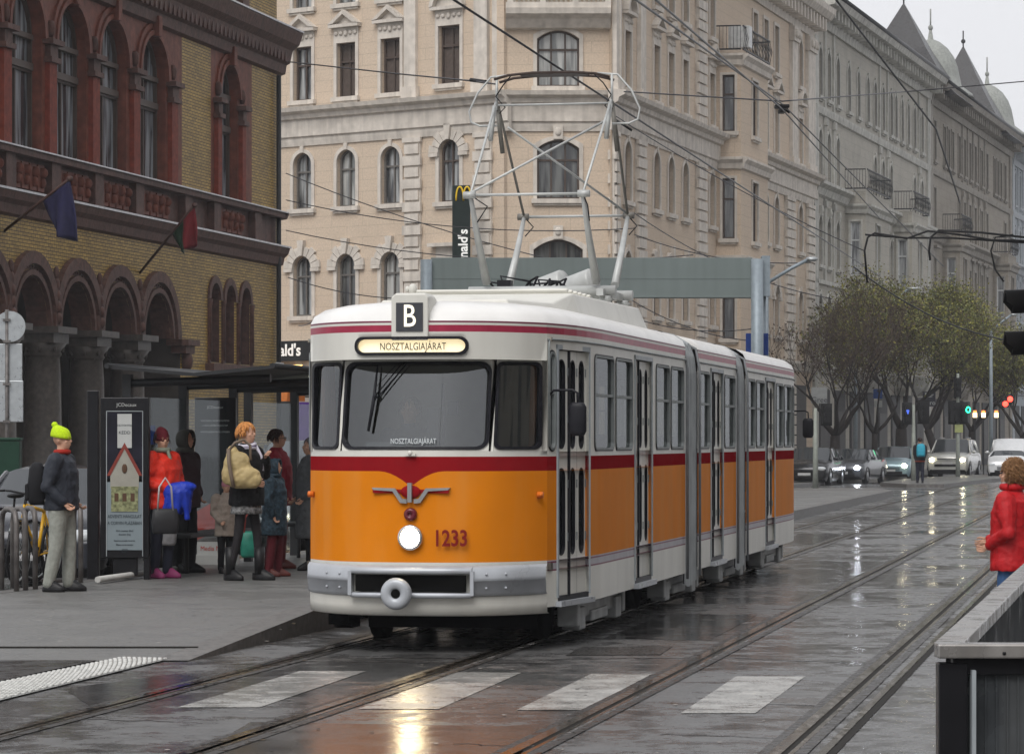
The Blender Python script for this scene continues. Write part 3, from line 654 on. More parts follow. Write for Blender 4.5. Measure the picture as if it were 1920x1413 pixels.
# chimneys and roof figures on the grey house
for px,w_,h in ((1590,1.4,3.0),(1606,1.0,2.3),(1622,1.6,2.7),(1640,1.2,2.0),(1565,1.0,3.2)):
    ch=MB(); u=f1.u(px); ch.boxT(f1.T,u,u+w_,24.5,25.0+h,4.5,5.3); ch.boxT(f1.T,u-.1,u+w_+.1,25.0+h,25.2+h,4.4,5.4)
    for k in range(2): ch.lathe([(.14,0),(.12,.5),(.16,.55)],f1.T(u+.3+k*.5,25.2+h,4.9),8)
    ch.build('chimney',STONED,g1)
# turrets (slate pyramids) and zinc domes on the brown house
ZINC=mat('zinc_dome',(.27,.28,.26),.6,.0,var=.2,streak=.3)
def turret(fc,parent,px,half,zb,zt,back,apexpx):
    u=fc.u(px); t=MB(); b_=[(u-half,back-half),(u+half,back-half),(u+half,back+half),(u-half,back+half)]
    lv=[(1.18,zb),(1.0,zb+.5),(.5,zb+(zt-zb)*.52),(.02,zt)]
    rg=[[fc.T(u+(q[0]-u)*k,z,back+(q[1]-back)*k) for q in b_] for k,z in lv]; t.rings(rg,0,sm=False)
    t.tube([fc.T(u,zt-.1,back),fc.T(u,zt+1.1,back)],.05,5); t.ell(fc.T(u,zt+.4,back),(.16,.16,.16),0,5)
    t.build('turret_roof',SLATE,parent)
def dome(fc,parent,px,r,zb,back):
    u=fc.u(px); c=fc.T(u,zb,back); d_=MB()
    d_.lathe([(r*1.5,-.5),(r*1.45,-.3),(r*1.08,.2),(r,r*.5),(r*.95,r*.75),(r*.82,r*1.1),(r*.6,r*1.42),(r*.32,r*1.65),(r*.1,r*1.75),(.05,r*2.2)],c,20)
    d_.ell(c+Vector((0,0,r*2.15)),(.15,.15,.18),0,6); d_.tube([c+Vector((0,0,r*2.1)),c+Vector((0,0,r*2.8))],.05,5)
    d_.build('dome',ZINC,parent)
turret(f2,g2,1764,3.1,21.8,27.6,2.2,0); dome(f2,g2,1782,1.75,22.9,1.2)
turret(f2,g2,1868,3.0,21.8,28.0,2.2,0); dome(f2,g2,1884,1.75,22.9,1.2)

# ---- yellow brick house with terracotta arches on the left
P_K=lambda px: P2(px,157500/(2250-px))
rk=P_K(-60); kh=thing('brick_house','yellow brick palace with terracotta arches, columns and tall arched windows at the far left','building',rk)
fK=Fac(P_K(-60),P_K(517),rk)
BRK=blockmat('yellow_glazed_brick',(.44,.285,.07),(.29,.185,.05),(.035,.028,.02),.27,.08,.010,.5,.5,.5,(.10,.07,.03),nv=.25)
TERR=mat('terracotta',(.155,.050,.032),.6,var=.3,scale=5,bump=.5,bscale=18,streak=.4,dirt=(.05,.022,.018))
TERD=mat('dark_terracotta',(.095,.048,.038),.6,var=.35,scale=6,bump=.6,bscale=14,streak=.4,dirt=(.03,.022,.02))
REDM=mat('red_marble',(.17,.035,.02),.7,var=.3,scale=7)
COLM=mat('grey_granite_column',(.065,.055,.048),.4,var=.3,scale=9,streak=.4)
LEDGE=mat('wet_lead_ledge',(.42,.41,.42),.25,.2,var=.2)
u_of=fK.u
WU=[u_of(p) for p in (-38,47,133,210,286)]; SU=u_of(428)
big=[(u-1.05,u+1.05,8.3,11.9,'arch') for u in WU]; sg=[(SU-.85,SU+.85,8.3,11.9,'arch')]
ue=u_of(341); uf=u_of(395); ug=u_of(472)
kw=MB()
wall_row(kw,fK.T,0,ue,8.2,13.0,big,.3,1); wall_row(kw,fK.T,ue,uf,8.2,13.0,[],.4,0); wall_row(kw,fK.T,uf,ug,8.2,12.6,sg,.3,1); wall_row(kw,fK.T,ug,fK.L,8.2,13.0,[],.4,0)
wall_row(kw,fK.T,uf,ug,12.6,13.0,[],.4,1)
wall_row(kw,fK.T,0,fK.L,6.05+.9,8.2,[],.4,2)
AU=[u_of(p) for p in (-30,56,141,219,293)]; arc=[(u-1.05,u+1.05,0.0,5.45,'arch') for u in AU]
TU=[u_of(p) for p in (402,430,459)]; tri=[(u-.43,u+.43,3.85,5.95,'arch') for u in TU]
wall_row(kw,fK.T,0,u_of(338),4.35,6.95,[(u-1.12,u+1.12,4.35,5.47,'arch') for u in AU],.5,0,mr=2)
wall_row(kw,fK.T,u_of(338),u_of(350),0,6.95,[],.5,0)
wall_row(kw,fK.T,u_of(350),fK.L,0,6.95,tri,.45,0,mr=2)
wall_row(kw,fK.T,0,fK.L,13.0,17.5,[],.4,0)
kw.build('wall',[BRK,TERR,TERD],kh)
# the arcade is open below the springing: cut by building the recess wall well behind and removing the pier wall

# recess behind the arcade, side walls and ceiling
rc=MB(); ua,ub=0,u_of(338)
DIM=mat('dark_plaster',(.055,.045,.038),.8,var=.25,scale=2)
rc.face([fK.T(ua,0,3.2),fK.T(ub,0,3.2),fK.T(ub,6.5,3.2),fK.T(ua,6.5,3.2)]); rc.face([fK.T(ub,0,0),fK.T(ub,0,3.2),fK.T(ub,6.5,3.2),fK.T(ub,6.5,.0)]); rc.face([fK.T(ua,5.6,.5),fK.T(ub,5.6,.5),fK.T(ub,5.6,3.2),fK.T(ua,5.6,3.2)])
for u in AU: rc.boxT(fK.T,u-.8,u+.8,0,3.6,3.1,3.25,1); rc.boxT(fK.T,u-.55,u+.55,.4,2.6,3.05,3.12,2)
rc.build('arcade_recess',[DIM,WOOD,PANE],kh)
# column rows
for i in range(len(AU)-1):
    u=(AU[i]+AU[i+1])/2; c=MB(); p=fK.T(u,0,.25)
    c.lathe([(.52,0),(.52,.5),(.47,.55),(.47,1.55),(.44,1.6),(.42,3.2),(.39,3.65),(.42,3.7)],p,20)
    c.boxT(fK.T,u-.62,u+.62,4.2,4.35,-.36,.8); c.boxT(fK.T,u-.5,u+.5,3.98,4.2,-.2,.7)
    c.lathe([(.40,3.66),(.44,3.72),(.42,3.78),(.56,3.98)],p,16)
    for k in range(8):
        a=k*math.pi/4; c.ell(p+Vector((.45*math.cos(a),.45*math.sin(a),3.86)),(.05,.05,.12),0,5)
    c.build('column',COLM,kh)
u=ub; c=MB(); c.boxT(fK.T,u-.25,u+.75,4.2,4.35,-.3,.3); c.boxT(fK.T,u-.15,u+.6,4.0,4.2,-.2,.2); c.ell(fK.T(u+.25,3.8,-.08),(.18,.18,.28),0,6); c.build('corbel',TERD,kh)
# rings round the arcade openings
for u in AU:
    a=MB()
    for r0,r1,d0 in ((1.12,1.24,-.10),(1.26,1.36,-.02),(1.38,1.66,-.14)):
        O=[(u-r1*math.cos(math.pi*i/18),4.35+r1*math.sin(math.pi*i/18)) for i in range(19)]; I=[(u-r0*math.cos(math.pi*i/18),4.35+r0*math.sin(math.pi*i/18)) for i in range(19)]
        ringprism(a,fK.T,O,I,d0,.02)
    for i in range(26):
        t=math.pi*(i+.5)/26; a.ell(fK.T(u-1.31*math.cos(t),4.35+1.31*math.sin(t),-.03),(.035,.035,.035),0,4)
    a.build('arch_ring',TERD,kh)
for i in range(len(AU)-1):
    u=(AU[i]+AU[i+1])/2; s=MB()
    for k in range(5): s.ell(fK.T(u,4.55+.26*k,-.08),(.15-.02*k,.10,.16),0,6)
    s.build('carved_spandrel',TERD,kh)
# big arched windows with double rings, pilasters, leaded glass
def kwin(u,w_,z,h):
    window(kh,fK,u,z,w_-.1,h,'arch','none',dep=.27,vm=1,tr=.50,fm=WOOD,pm=PANEK,sm=TERR)
PANEK=panemat('pane_old_curtain',(.03,.03,.034),(.30,.32,.34))
for u in WU: kwin(u,2.1,8.3,3.6)
kwin(SU,1.7,8.3,3.6)
for u,hw in [(u,1.05) for u in WU]+[(SU,.85)]:
    a=MB(); zc=11.9-hw
    for r0,r1,d0 in ((hw,hw+.12,-.10),(hw+.16,hw+.30,-.06)):
        O=[(u-r1*math.cos(math.pi*i/18),zc+r1*math.sin(math.pi*i/18)) for i in range(19)]; I=[(u-r0*math.cos(math.pi*i/18),zc+r0*math.sin(math.pi*i/18)) for i in range(19)]
        ringprism(a,fK.T,O,I,d0,.02)
    a.box(fK.T(u,zc+hw+.22,-.12),(.26,.2,.5),0,fK.ang); a.build('arch_ring',TERR,kh)
    s=MB(); s.box(fK.T(u,10.2,.23),(2*hw-.2,.14,.16),0,fK.ang); s.box(fK.T(u,zc+.02,.23),(2*hw-.2,.14,.12),0,fK.ang); s.build('transom',WOOD,kh)
for u in [(WU[i]+WU[i+1])/2 for i in range(len(WU)-1)]+[WU[-1]+1.45,SU-1.1,SU+1.1]:
    hw=.24 if u not in(SU-1.1,SU+1.1) else .16; zt=10.85
    p=MB(); p.boxT(fK.T,u-hw,u+hw,8.25,zt-.5,-.12,.02); p.build('marble_pilaster',REDM,kh)
    p=MB(); p.boxT(fK.T,u-hw-.08,u+hw+.08,zt-.5,zt-.38,-.2,.02); p.boxT(fK.T,u-hw-.14,u+hw+.14,zt-.1,zt+.02,-.26,.02); p.boxT(fK.T,u-hw,u+hw,zt-.38,zt-.1,-.14,.02)
    p.ell(fK.T(u,zt+.28,-.06),(.10,.07,.22),0,6); p.build('pilaster_capital',TERD,kh)
# triple window
for u in TU:
    window(kh,fK,u,3.85,.8,2.05,'arch','none',dep=.28,vm=1,tr=.0,fm=mat('plum_window_wood',(.06,.04,.045),.5),pm=panemat('pane_plum',(.03,.025,.03),(.07,.055,.065)),sm=TERD)
    a=MB(); zc=5.95-.43
    O=[(u-.62*math.cos(math.pi*i/12),zc+.62*math.sin(math.pi*i/12)) for i in range(13)]; I=[(u-.43*math.cos(math.pi*i/12),zc+.43*math.sin(math.pi*i/12)) for i in range(13)]
    ringprism(a,fK.T,O,I,-.06,.02); a.build('arch_ring',TERD,kh)
t=MB()
for u in (TU[0]-.54,(TU[0]+TU[1])/2,(TU[1]+TU[2])/2,TU[2]+.54): t.boxT(fK.T,u-.07,u+.07,3.8,5.5,-.06,.02); t.lathe([(.06,0),(.05,1.4),(.08,1.6)],fK.T(u,3.9,-.05),8)
t.boxT(fK.T,TU[0]-.8,TU[2]+.8,3.55,3.8,-.24,.02); t.boxT(fK.T,TU[0]-.7,TU[2]+.7,3.3,3.55,-.1,.02); t.build('triple_window_surround',TERD,kh)
# string course, balustrade with relief panels, upper cornice
c=MB(); moulding(c,fK,-.2,fK.L+.35,[(6.7,0),(6.75,.12),(6.95,.16),(7.05,.27),(7.2,.32),(7.22,.32)],0); c.build('string_course',TERD,kh)
c=MB(); c.boxT(fK.T,-.2,fK.L+.38,7.22,7.27,-.36,-.02); c.build('lead_ledge',LEDGE,kh)
c=MB(); c.boxT(fK.T,-.2,fK.L+.1,8.06,8.2,-.30,.02); c.build('sill_course',TERD,kh)
c=MB(); c.boxT(fK.T,-.2,fK.L+.14,8.2,8.235,-.36,-.0); c.build('lead_ledge',LEDGE,kh)
PUS=[(WU[i]+WU[i+1])/2 for i in range(4)]
for u in WU+[SU]:
    b=MB()
    for k in range(4):
        x=u-.75+k*.5; b.boxT(fK.T,x-.2,x+.2,7.36,7.96,-.10,.02)
        b.ell(fK.T(x,7.78,-.13),(.13,.06,.13),0,6); b.ell(fK.T(x,7.55,-.13),(.09,.06,.13),0,6)
    b.build('relief_panel',TERR,kh)
for u in PUS+[ue,uf,ug]: b=MB(); b.boxT(fK.T,u-.3,u+.3,7.27,8.06,-.2,.02); b.build('parapet_pier',TERD,kh)
c=MB(); moulding(c,fK,-.2,fK.L+.5,[(12.15,0),(12.2,.14),(12.45,.18),(12.5,.28),(12.85,.36),(13.0,.55),(13.3,.66),(13.35,.66)],0)
u=0
while u<fK.L: c.boxT(fK.T,u,u+.16,12.5,12.8,-.34,0); u+=.36
c.build('main_cornice',TERD,kh)
c=MB(); c.boxT(fK.T,-.2,fK.L+.5,13.35,13.4,-.70,.0); c.build('lead_ledge',LEDGE,kh)
for k in range(9): at_=MB(); at_.boxT(fK.T,k*2.4+.2,k*2.4+.8,13.4,14.6,-.2,.02); at_.build('attic_pier',TERD,kh)
at_=MB(); at_.boxT(fK.T,-.2,fK.L+.2,14.6,14.85,-.35,.02); at_.build('attic_course',TERD,kh)
c=MB(); c.boxT(fK.T,-.2,fK.L+.25,14.85,14.9,-.42,.0); c.build('lead_ledge',LEDGE,kh)
# rounded corner of the palace and the short return
cr=MB(); cc=fK.T(fK.L,0,.75); rr=.75
ang0=math.atan2(fK.N.y,fK.N.x)
def arcp(r,z,k): a=ang0+math.pi/2*k; return cc+Vector((r*math.cos(a),r*math.sin(a),z))
K=10
for i in range(K):
    cr.face([arcp(rr,0,i/K),arcp(rr,0,(i+1)/K),arcp(rr,17.5,(i+1)/K),arcp(rr,17.5,i/K)],0,[(i*.12,0),(i*.12+.12,0),(i*.12+.12,17.5),(i*.12,17.5)],True)
e=arcp(rr,0,1); ed=fK.N*-9
cr.face([e,e+ed,e+ed+Vector((0,0,17.5)),e+Vector((0,0,17.5))],0,[(0,0),(9,0),(9,17.5),(0,17.5)])
cr.build('corner_wall',[BRK],kh)
for z0,pr in ((6.7,[(6.7,0),(6.75,.12),(6.95,.16),(7.05,.27),(7.2,.32),(7.27,.36),(7.27,0)]),(12,[(12.15,0),(12.2,.14),(12.45,.18),(12.5,.28),(12.85,.36),(13.0,.55),(13.3,.66),(13.4,.70),(13.4,0)]),(8,[(8.06,.05),(8.06,.3),(8.2,.36),(8.24,0)])):
    cc2=MB(); cc2.rings([[arcp(rr+d,z,i/K) for i in range(K+1)] for z,d in pr],0,closed=False,caps=False,sm=False); cc2.build('corner_cornice',TERD,kh)
dp=MB(); dp.tube([fK.T(fK.L-.1,0,-.12),fK.T(fK.L-.1,12.1,-.12)],.07,8); dp.build('downpipe',DKGREY,kh)
sp=MB(); sp.boxT(fK.T,u_of(496),u_of(510),3.55,3.95,-.35,-.32); sp.build('street_name_plate',mat('white_enamel',(.5,.5,.48),.4,var=.2),kh)
# flags on their poles (things of their own)
def flag(name,label,p0,p1,cols,drop,wid,seed):
    t=thing(name,label,'flag',p0,group='flags on the brick palace'); L=lambda p: Vector(p)-Vector(p0)
    f=MB(); f.tube([L(p0),L(p1)],.035,6); f.ell(L(p1),(.07,.07,.07),0,5); f.build('flagpole',mat('dark_pole',(.06,.03,.025),.5),t)
    f=MB(); n=10; a=L(p0).lerp(L(p1),.60); b=L(p1); rnd=random.Random(seed)
    rows=[]
    for i in range(n+1):
        row=[]
        for j in range(n+1):
            s=j/n; k=i/n; top=a.lerp(b,s); q=top+Vector((wid*k*(.35+.65*s)*.3,-.20*math.sin(11*s+3*k)*k,-drop*k*(.55+.45*s)))
            q.x+=.10*math.sin(7*s+2*k)*k; q.x-=(s-.6)*k*.25
            row.append(q)
        rows.append(row)
    for i in range(n):
        for j in range(n): f.face([rows[i][j],rows[i][j+1],rows[i+1][j+1],rows[i+1][j]],min(len(cols)-1,int(j*len(cols)/n)),None,True)
    o=f.build('cloth',cols,t); so_=o.modifiers.new('s','SOLIDIFY'); so_.thickness=.012
u1=u_of(8); u2=u_of(262)
a=fK.T(u1,6.35,0)+rk.xy.to_3d(); 
flag('flag','dark blue flag drooping from a slanted pole over the arcade of the brick palace',a,at(131,335,a.y-2.2),[mat('blue_flag',(.015,.014,.045),.7,var=.2)],1.35,.8,2)
a=fK.T(u2,5.9,0)+rk.xy.to_3d()
flag('flag','green and red flag on a slanted pole above the last arch of the brick palace',a,at(365,385,a.y-2.0),[mat('green_flag',(.015,.04,.02),.7),mat('red_flag',(.15,.015,.02),.7)],.95,.4,5)

# ---- restaurant signs on the corner house (flat things)
SIGNG=mat('sign_dark_green',(.012,.02,.018),.4,var=.2); WLET=mat('white_lettering',(.75,.75,.72),.5,var=0,emit=(1,1,1),es=.12); YLET=mat('yellow_arches',(.75,.5,.03),.5,var=0)
def arches(parent,M,s,mt):
    f=MB()
    for k in (-1,1):
        pts=[Vector((k*.5*s+.5*s*math.cos(math.pi*i/12),1.9*s*math.sin(math.pi*i/12)**.8,0)) for i in range(13)]
        f.tube(pts,.12*s,6)
    o=f.build('arches',mt,parent); o.matrix_local=M
pu=fL.loc(fL.u(905),0,0)+Vector((rootP.x,rootP.y,0)); Yb=pu.y-1.0
bl=at(848,500,Yb); tr_=at(882,348,Yb)
sg=thing('blade_sign','tall dark green blade sign with yellow arches and white vertical lettering','sign',(bl.x,Yb,7.0))
f=MB(); wB=tr_.x-bl.x; f.box((wB/2,0,(tr_.z-7)/2),(wB,.25,tr_.z-7)); f.box((wB/2,.7,1.2),(.06,1.2,.06)); f.box((wB/2,.7,3),(.06,1.2,.06)); f.build('panel',SIGNG,sg,bevel=.02)
text_obj('lettering',"McDonald's",.46,WLET,sg,upM((wB*.62,-.13,at(0,428,Yb).z-7-1.13),0,R(90)),ext=.01,bold=.012)
arches(sg,upM((wB*.62,-.16,tr_.z-7-.55)),.26,YLET)
sg=thing('shop_sign','black horizontal restaurant sign with white lettering beside the brick palace','sign',fL.loc(fL.u(560),4.75,-.3)+Vector((rootP.x,rootP.y,0)),fL.ang)
f=MB(); f.box((0,0,.35),(5.2,.2,.75)); f.build('panel',mat('sign_black',(.01,.011,.012),.35),sg)
text_obj('lettering',"McDonald's",.62,WLET,sg,upM((-1.0,-.11,.36)),ext=.01,bold=.012)
aw=fL.loc(fL.u(545),3.2,-1.0)+Vector((rootP.x,rootP.y,0))
f=MB()
AWN=mat('orange_awning',(.45,.13,.02),.5); 
rg=[[Vector((x,-1.0*math.cos(t),1.0*math.sin(t))) for t in [math.pi/2*k/6 for k in range(7)]] for x in (-2.0,0,1.6)]
f.rings(rg,0,closed=False,caps=False); f.face([Vector(p) for p in rg[0]]+[Vector((-2.0,0,0))]); f.face([Vector(p) for p in rg[-1]]+[Vector((1.6,0,0))])
o=f.build('awning',AWN,None,aw,fL.ang); tag(o,'round orange awning over the restaurant entrance behind the shelter','awning')
wl_=MB(); wl_.box((0,0,0),(1.2,.12,.09)); tag(wl_.build('wall_light',mat('warm_lamp',(.9,.6,.2),.5,var=0,emit=(1,.55,.12),es=4),None,at(536,686,aw.y-1.1)),'glowing amber strip lamp over the orange awning','lamp')
# ================================================================ TRAM
XW=1.02; LEN=20.6
TC=Vector((.347,26.04,0))-TN*1.21
tram=thing('articulated_tram','yellow and white vintage articulated tram with red stripe, lit headlight and raised pantograph','tram',(TC.x,TC.y,0),TA)
WHT=mat('tram_cream_white',(.64,.63,.58),.35,var=.05,scale=2,spec=.15,streak=.22,dirt=(.33,.31,.27))
ORG=mat('tram_orange',(.66,.20,.008),.5,var=.05,scale=2,spec=.02,streak=.22,dirt=(.60,.33,.12))
RED=mat('tram_red',(.24,.010,.014),.5,var=.05,spec=.0)
REDR=mat('tram_roof_red',(.33,.03,.065),.35,var=.15,scale=6)
GBAND=mat('tram_grey_band',(.36,.34,.37),.4,var=.1); DRED=mat('tram_line_dark_red',(.16,.03,.06),.4)
ROOFM=mat('tram_roof_white',(.74,.73,.71),.35,var=.06,scale=3,streak=.15,dirt=(.5,.48,.45),coat=.2)
BMP=mat('bumper_grey',(.40,.42,.45),.35,.2,var=.1,scale=5,rv=.08,streak=.12)
BEL=mat('bellows_grey',(.34,.36,.37),.6,var=.15,scale=4,streak=.3)
RUB=mat('rubber_black',(.012,.012,.016),.45); ALU=mat('aluminium_frame',(.24,.26,.26),.5,.2)
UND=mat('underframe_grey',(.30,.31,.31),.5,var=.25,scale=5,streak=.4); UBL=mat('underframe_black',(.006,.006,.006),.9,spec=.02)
INT=mat('interior_panel',(.30,.27,.22),.6,var=.1); SEAT=mat('seat_brown',(.10,.055,.03),.5); HW=1.21
BANDS=[(.36,.66,0),(.66,.75,3),(.75,1.50,1),(1.50,1.62,2),(1.62,1.66,0)]
MATS=[WHT,ORG,RED,GBAND,DRED,REDR]
def sidex(s):
    e=min(s,LEN-s)
    if e<.7: return XW*(max(0,(e-.05))/.65)**(1/3.0) if e>.05 else 0
    K=((.7,XW),(.9,1.075),(1.2,1.14),(1.78,1.19),(2.3,HW))
    for (a,wa),(b,wb) in zip(K,K[1:]):
        if e<=b: return wa+(wb-wa)*(e-a)/(b-a)
    return HW
def fronty(x): return .05+.65*(min(1,abs(x)/XW))**3.0
def lean(z,x):
    k=1-(min(1,abs(x)/XW))**4
    if z<=1.66: return -.015*max(0,(z-.75))*k*0
    if z<=2.42: return .19*(z-1.66)/.76*k
    return 0
def TF(x,z,d): return Vector((x*(1-.6*d/XW), fronty(x)+lean(z,x)+d, z))       # front end
def TB(x,z,d): return Vector((-x*(1-.6*d/XW), LEN-fronty(x)-d, z))            # rear end
def TR(s,z,d): return Vector((sidex(s)-d, s, z))                                 # right side, s runs backwards
def TLf(s,z,d): return Vector((-(sidex(s)-d), s, z))
ROOFZ=[(2.735,0),(2.80,.03),(2.86,.12),(2.90,.28),(2.93,.55),(2.945,.85),(2.95,1.1)]
def wholecontour(s0,s1,front=False,back=False,step=.35):
    pts=[]
    def side(a,b,sg):
        n=max(2,int(abs(b-a)/step)); return [Vector((sg*sidex(a+(b-a)*i/n),a+(b-a)*i/n,0)) for i in range(n+1)]
    if front:
        R_=side(s1,.7,1); fr=[Vector((XW*math.cos(math.pi*i/28),fronty(XW*math.cos(math.pi*i/28)),0)) for i in range(1,28)]; return R_+fr+side(.7,s1,-1)
    if back:
        R_=side(s0,LEN-.7,1); bk=[Vector((XW*math.cos(math.pi*i/28),LEN-fronty(XW*math.cos(math.pi*i/28)),0)) for i in range(1,28)]; return R_+bk+side(LEN-.7,s0,-1)
    return side(s0,s1,1)+side(s1,s0,-1)
def roofmesh(s0,s1,front,back):
    mb=MB(); base=wholecontour(s0,s1,front,back); rg=[]
    for z,ins in ROOFZ:
        ring=[]
        for p in base:
            q=Vector((p.x*(1-ins/HW),p.y,z))
            if front: q.y+=ins*1.3*max(0,1-(p.y-.05)/2.6)
            if back: q.y-=ins*1.3*max(0,1-(LEN-.05-p.y)/2.6)
            ring.append(q)
        rg.append(ring)
    mb.rings(rg,0,closed=not(front or back) ,caps=False,sm=True)
    top=rg[-1]; n=len(top)
    for i in range(n//2-1 if (front or back) else n//2-1): mb.face([top[i],top[i+1],top[n-2-i],top[n-1-i]],0,None,True)
    return mb
# ---- side walls: doors and windows measured from the photograph (distance from the nose)
secs=[(.70,7.74),(8.70,12.12),(13.06,19.90)]
DOORS=[(.90,1.78),(4.26,5.33),(9.80,10.85),(15.20,16.25)]
WINS=[(2.02,3.0),(3.12,4.10),(5.62,6.55),(6.66,7.60),(8.80,9.68),(11.0,12.0),(13.2,14.05),(14.17,15.05),(16.42,17.3),(17.42,18.3),(18.5,18.95)]
QW=(.725,.85)
def sidewall(T,s0,s1,doors=True):
    mb=MB(); D=[d for d in DOORS if d[0]>s0-.1 and d[1]<s1] if doors else []; W=[w_ for w_ in WINS+[QW] if w_[0]>s0 and w_[1]<s1]
    dh=lambda z0,z1:[(a,b,z0,z1,'rect') for a,b in D]
    for z0,z1,m in BANDS:
        a0=z0 if z0>.4 else .43
        if m==3:
            for q0,q1,mm in ((.66,.674,4),(.674,.726,3),(.726,.74,4),(.74,.75,3)): wall_row(mb,T,s0,s1,q0,q1,dh(q0,q1),.05,mm,.5)
        elif z0==.36:
            wall_row(mb,T,s0,s1,.43,z1,dh(.43,z1),.05,m,.5); 
            cur=s0
            for a,b in D+[(s1,s1)]:
                if a>cur: quadr(mb,T,cur,a,.36,.43,m,.5)
                cur=b
        else: wall_row(mb,T,s0,s1,z0,z1,dh(z0,z1),.05,m,.5)
    hs=[(a,b,1.67,2.50,'round',.07) for a,b in W]+[(a,b,1.66,2.52,'rect') for a,b in D]
    wall_row(mb,T,s0,s1,1.66,2.52,hs,.06,0,.5)
    for z0,z1,m in ((2.52,2.645,0),(2.645,2.70,5),(2.70,2.72,0),(2.72,2.735,4)): quadr(mb,T,s0,s1,z0,z1,m,.35)
    # drip rail above doors and windows
    return mb,D,W
def door(T,a,b):
    f=MB(); g=MB(); n=3; w_=(b-a)/n; gap=.003
    for i in range(n):
        x0,x1=a+i*w_+gap,a+(i+1)*w_-gap; TT=lambda u,z,d: T(u,z,d+.03)
        ov=min(.085,(x1-x0)/2-.035)
        c=(x0+x1)/2
        wall_row(f,TT,x0,x1,.43,1.60,[(c-ov,c+ov,.78,1.52,'oval')],.025,0); wall_row(f,TT,x0,x1,1.60,2.51,[(c-ov,c+ov,1.68,2.44,'oval')],.025,0)
        for z0,z1 in ((.78,1.52),(1.68,2.44)):
            A=closedpath(c-ov,c+ov,z0,z1,'oval'); B=closedpath(c-ov+.009,c+ov-.009,z0+.009,z1-.009,'oval'); ringprism(f,TT,A,B,-.004,.02,1,True)
            pane(g,TT,c-ov,c+ov,z0,z1,'oval',.02)
        for z in (.9,1.35,1.9,2.3): f.boxT(TT,x1-.02,x1+.004,z,z+.07,-.008,.004,2)
    f.boxT(T,a+w_-.009,a+w_+.009,.43,2.51,.01,.03,1)
    f.boxT(T,a,b,.40,.445,.0,.06,1)
    o=f.build('door',[WHT,RUB,ALU],tram); g.build('door_glass',GLASSD,o)
    s=MB(); s.boxT(T,a-.04,b+.04,.355,.40,-.05,.06); s.build('door_step',BMP,tram)
    fr=MB()
    for z0,z1,u0,u1 in ((.43,2.56,a-.025,a),(.43,2.56,b,b+.025),(2.52,2.56,a-.025,b+.025)): fr.boxT(T,u0,u1,z0,z1,-.012,.02)
    fr.build('door_frame',GREYM,tram)
def sidewin(T,a,b):
    f=MB(); A=closedpath(a,b,1.67,2.50,'round',.07); B=closedpath(a+.018,b-.018,1.688,2.482,'round',.055); ringprism(f,T,A,B,-.012,.04,0,True)
    A2=closedpath(a-.012,b+.012,1.658,2.512,'round',.08); ringprism(f,T,A2,A,-.006,.01,1,True)
    f.boxT(T,a+.02,b-.02,2.14,2.165,-.004,.02,0)
    o=f.build('window',[ALU,RUB],tram); g=MB(); pane(g,T,a,b,1.67,2.50,'round',.02,r=.07); g.build('pane',GLASS,o)
for i,(s0,s1) in enumerate(secs):
    for T,side in ((TR,1),(TLf,-1)):
        mb,D,W=sidewall(T,s0,s1,side==1); mb.build('side_wall',MATS,tram)
        if side==1:
            for d in D: door(T,*d)
        for w_ in W: sidewin(T,*w_)
    fl=MB(); fl.box((0,(s0+s1)/2,.70),(2.1,s1-s0,.06)); fl.build('floor',mat('tram_floor',(.08,.07,.06),.6),tram)
    cl=MB(); cl.box((0,(s0+s1)/2,2.60),(2.1,s1-s0-.05,.03)); cl.build('ceiling',INT,tram)
    roofmesh(s0,s1,i==0,i==2).build('roof',ROOFM,tram)
for s in (2.4,3.2,6.0,7.0,9.2,11.5,13.6,14.6,16.9,17.8):
    for x in (-.8,.8):
        q=MB(); q.box((x,s,1.15),(.55,.42,.08)); q.box((x,s+.2,1.50),(.55,.05,.62)); q.box((x,s,.9),(.06,.06,.45)); q.build('seat',SEAT,tram,bevel=.02)
for s in (1.9,4.2,5.45,9.7,10.95,15.1,16.35):
    q=MB(); q.tube([(.6,s,.72),(.6,s,2.58)],.018,8); q.build('grab_pole',ALU,tram)
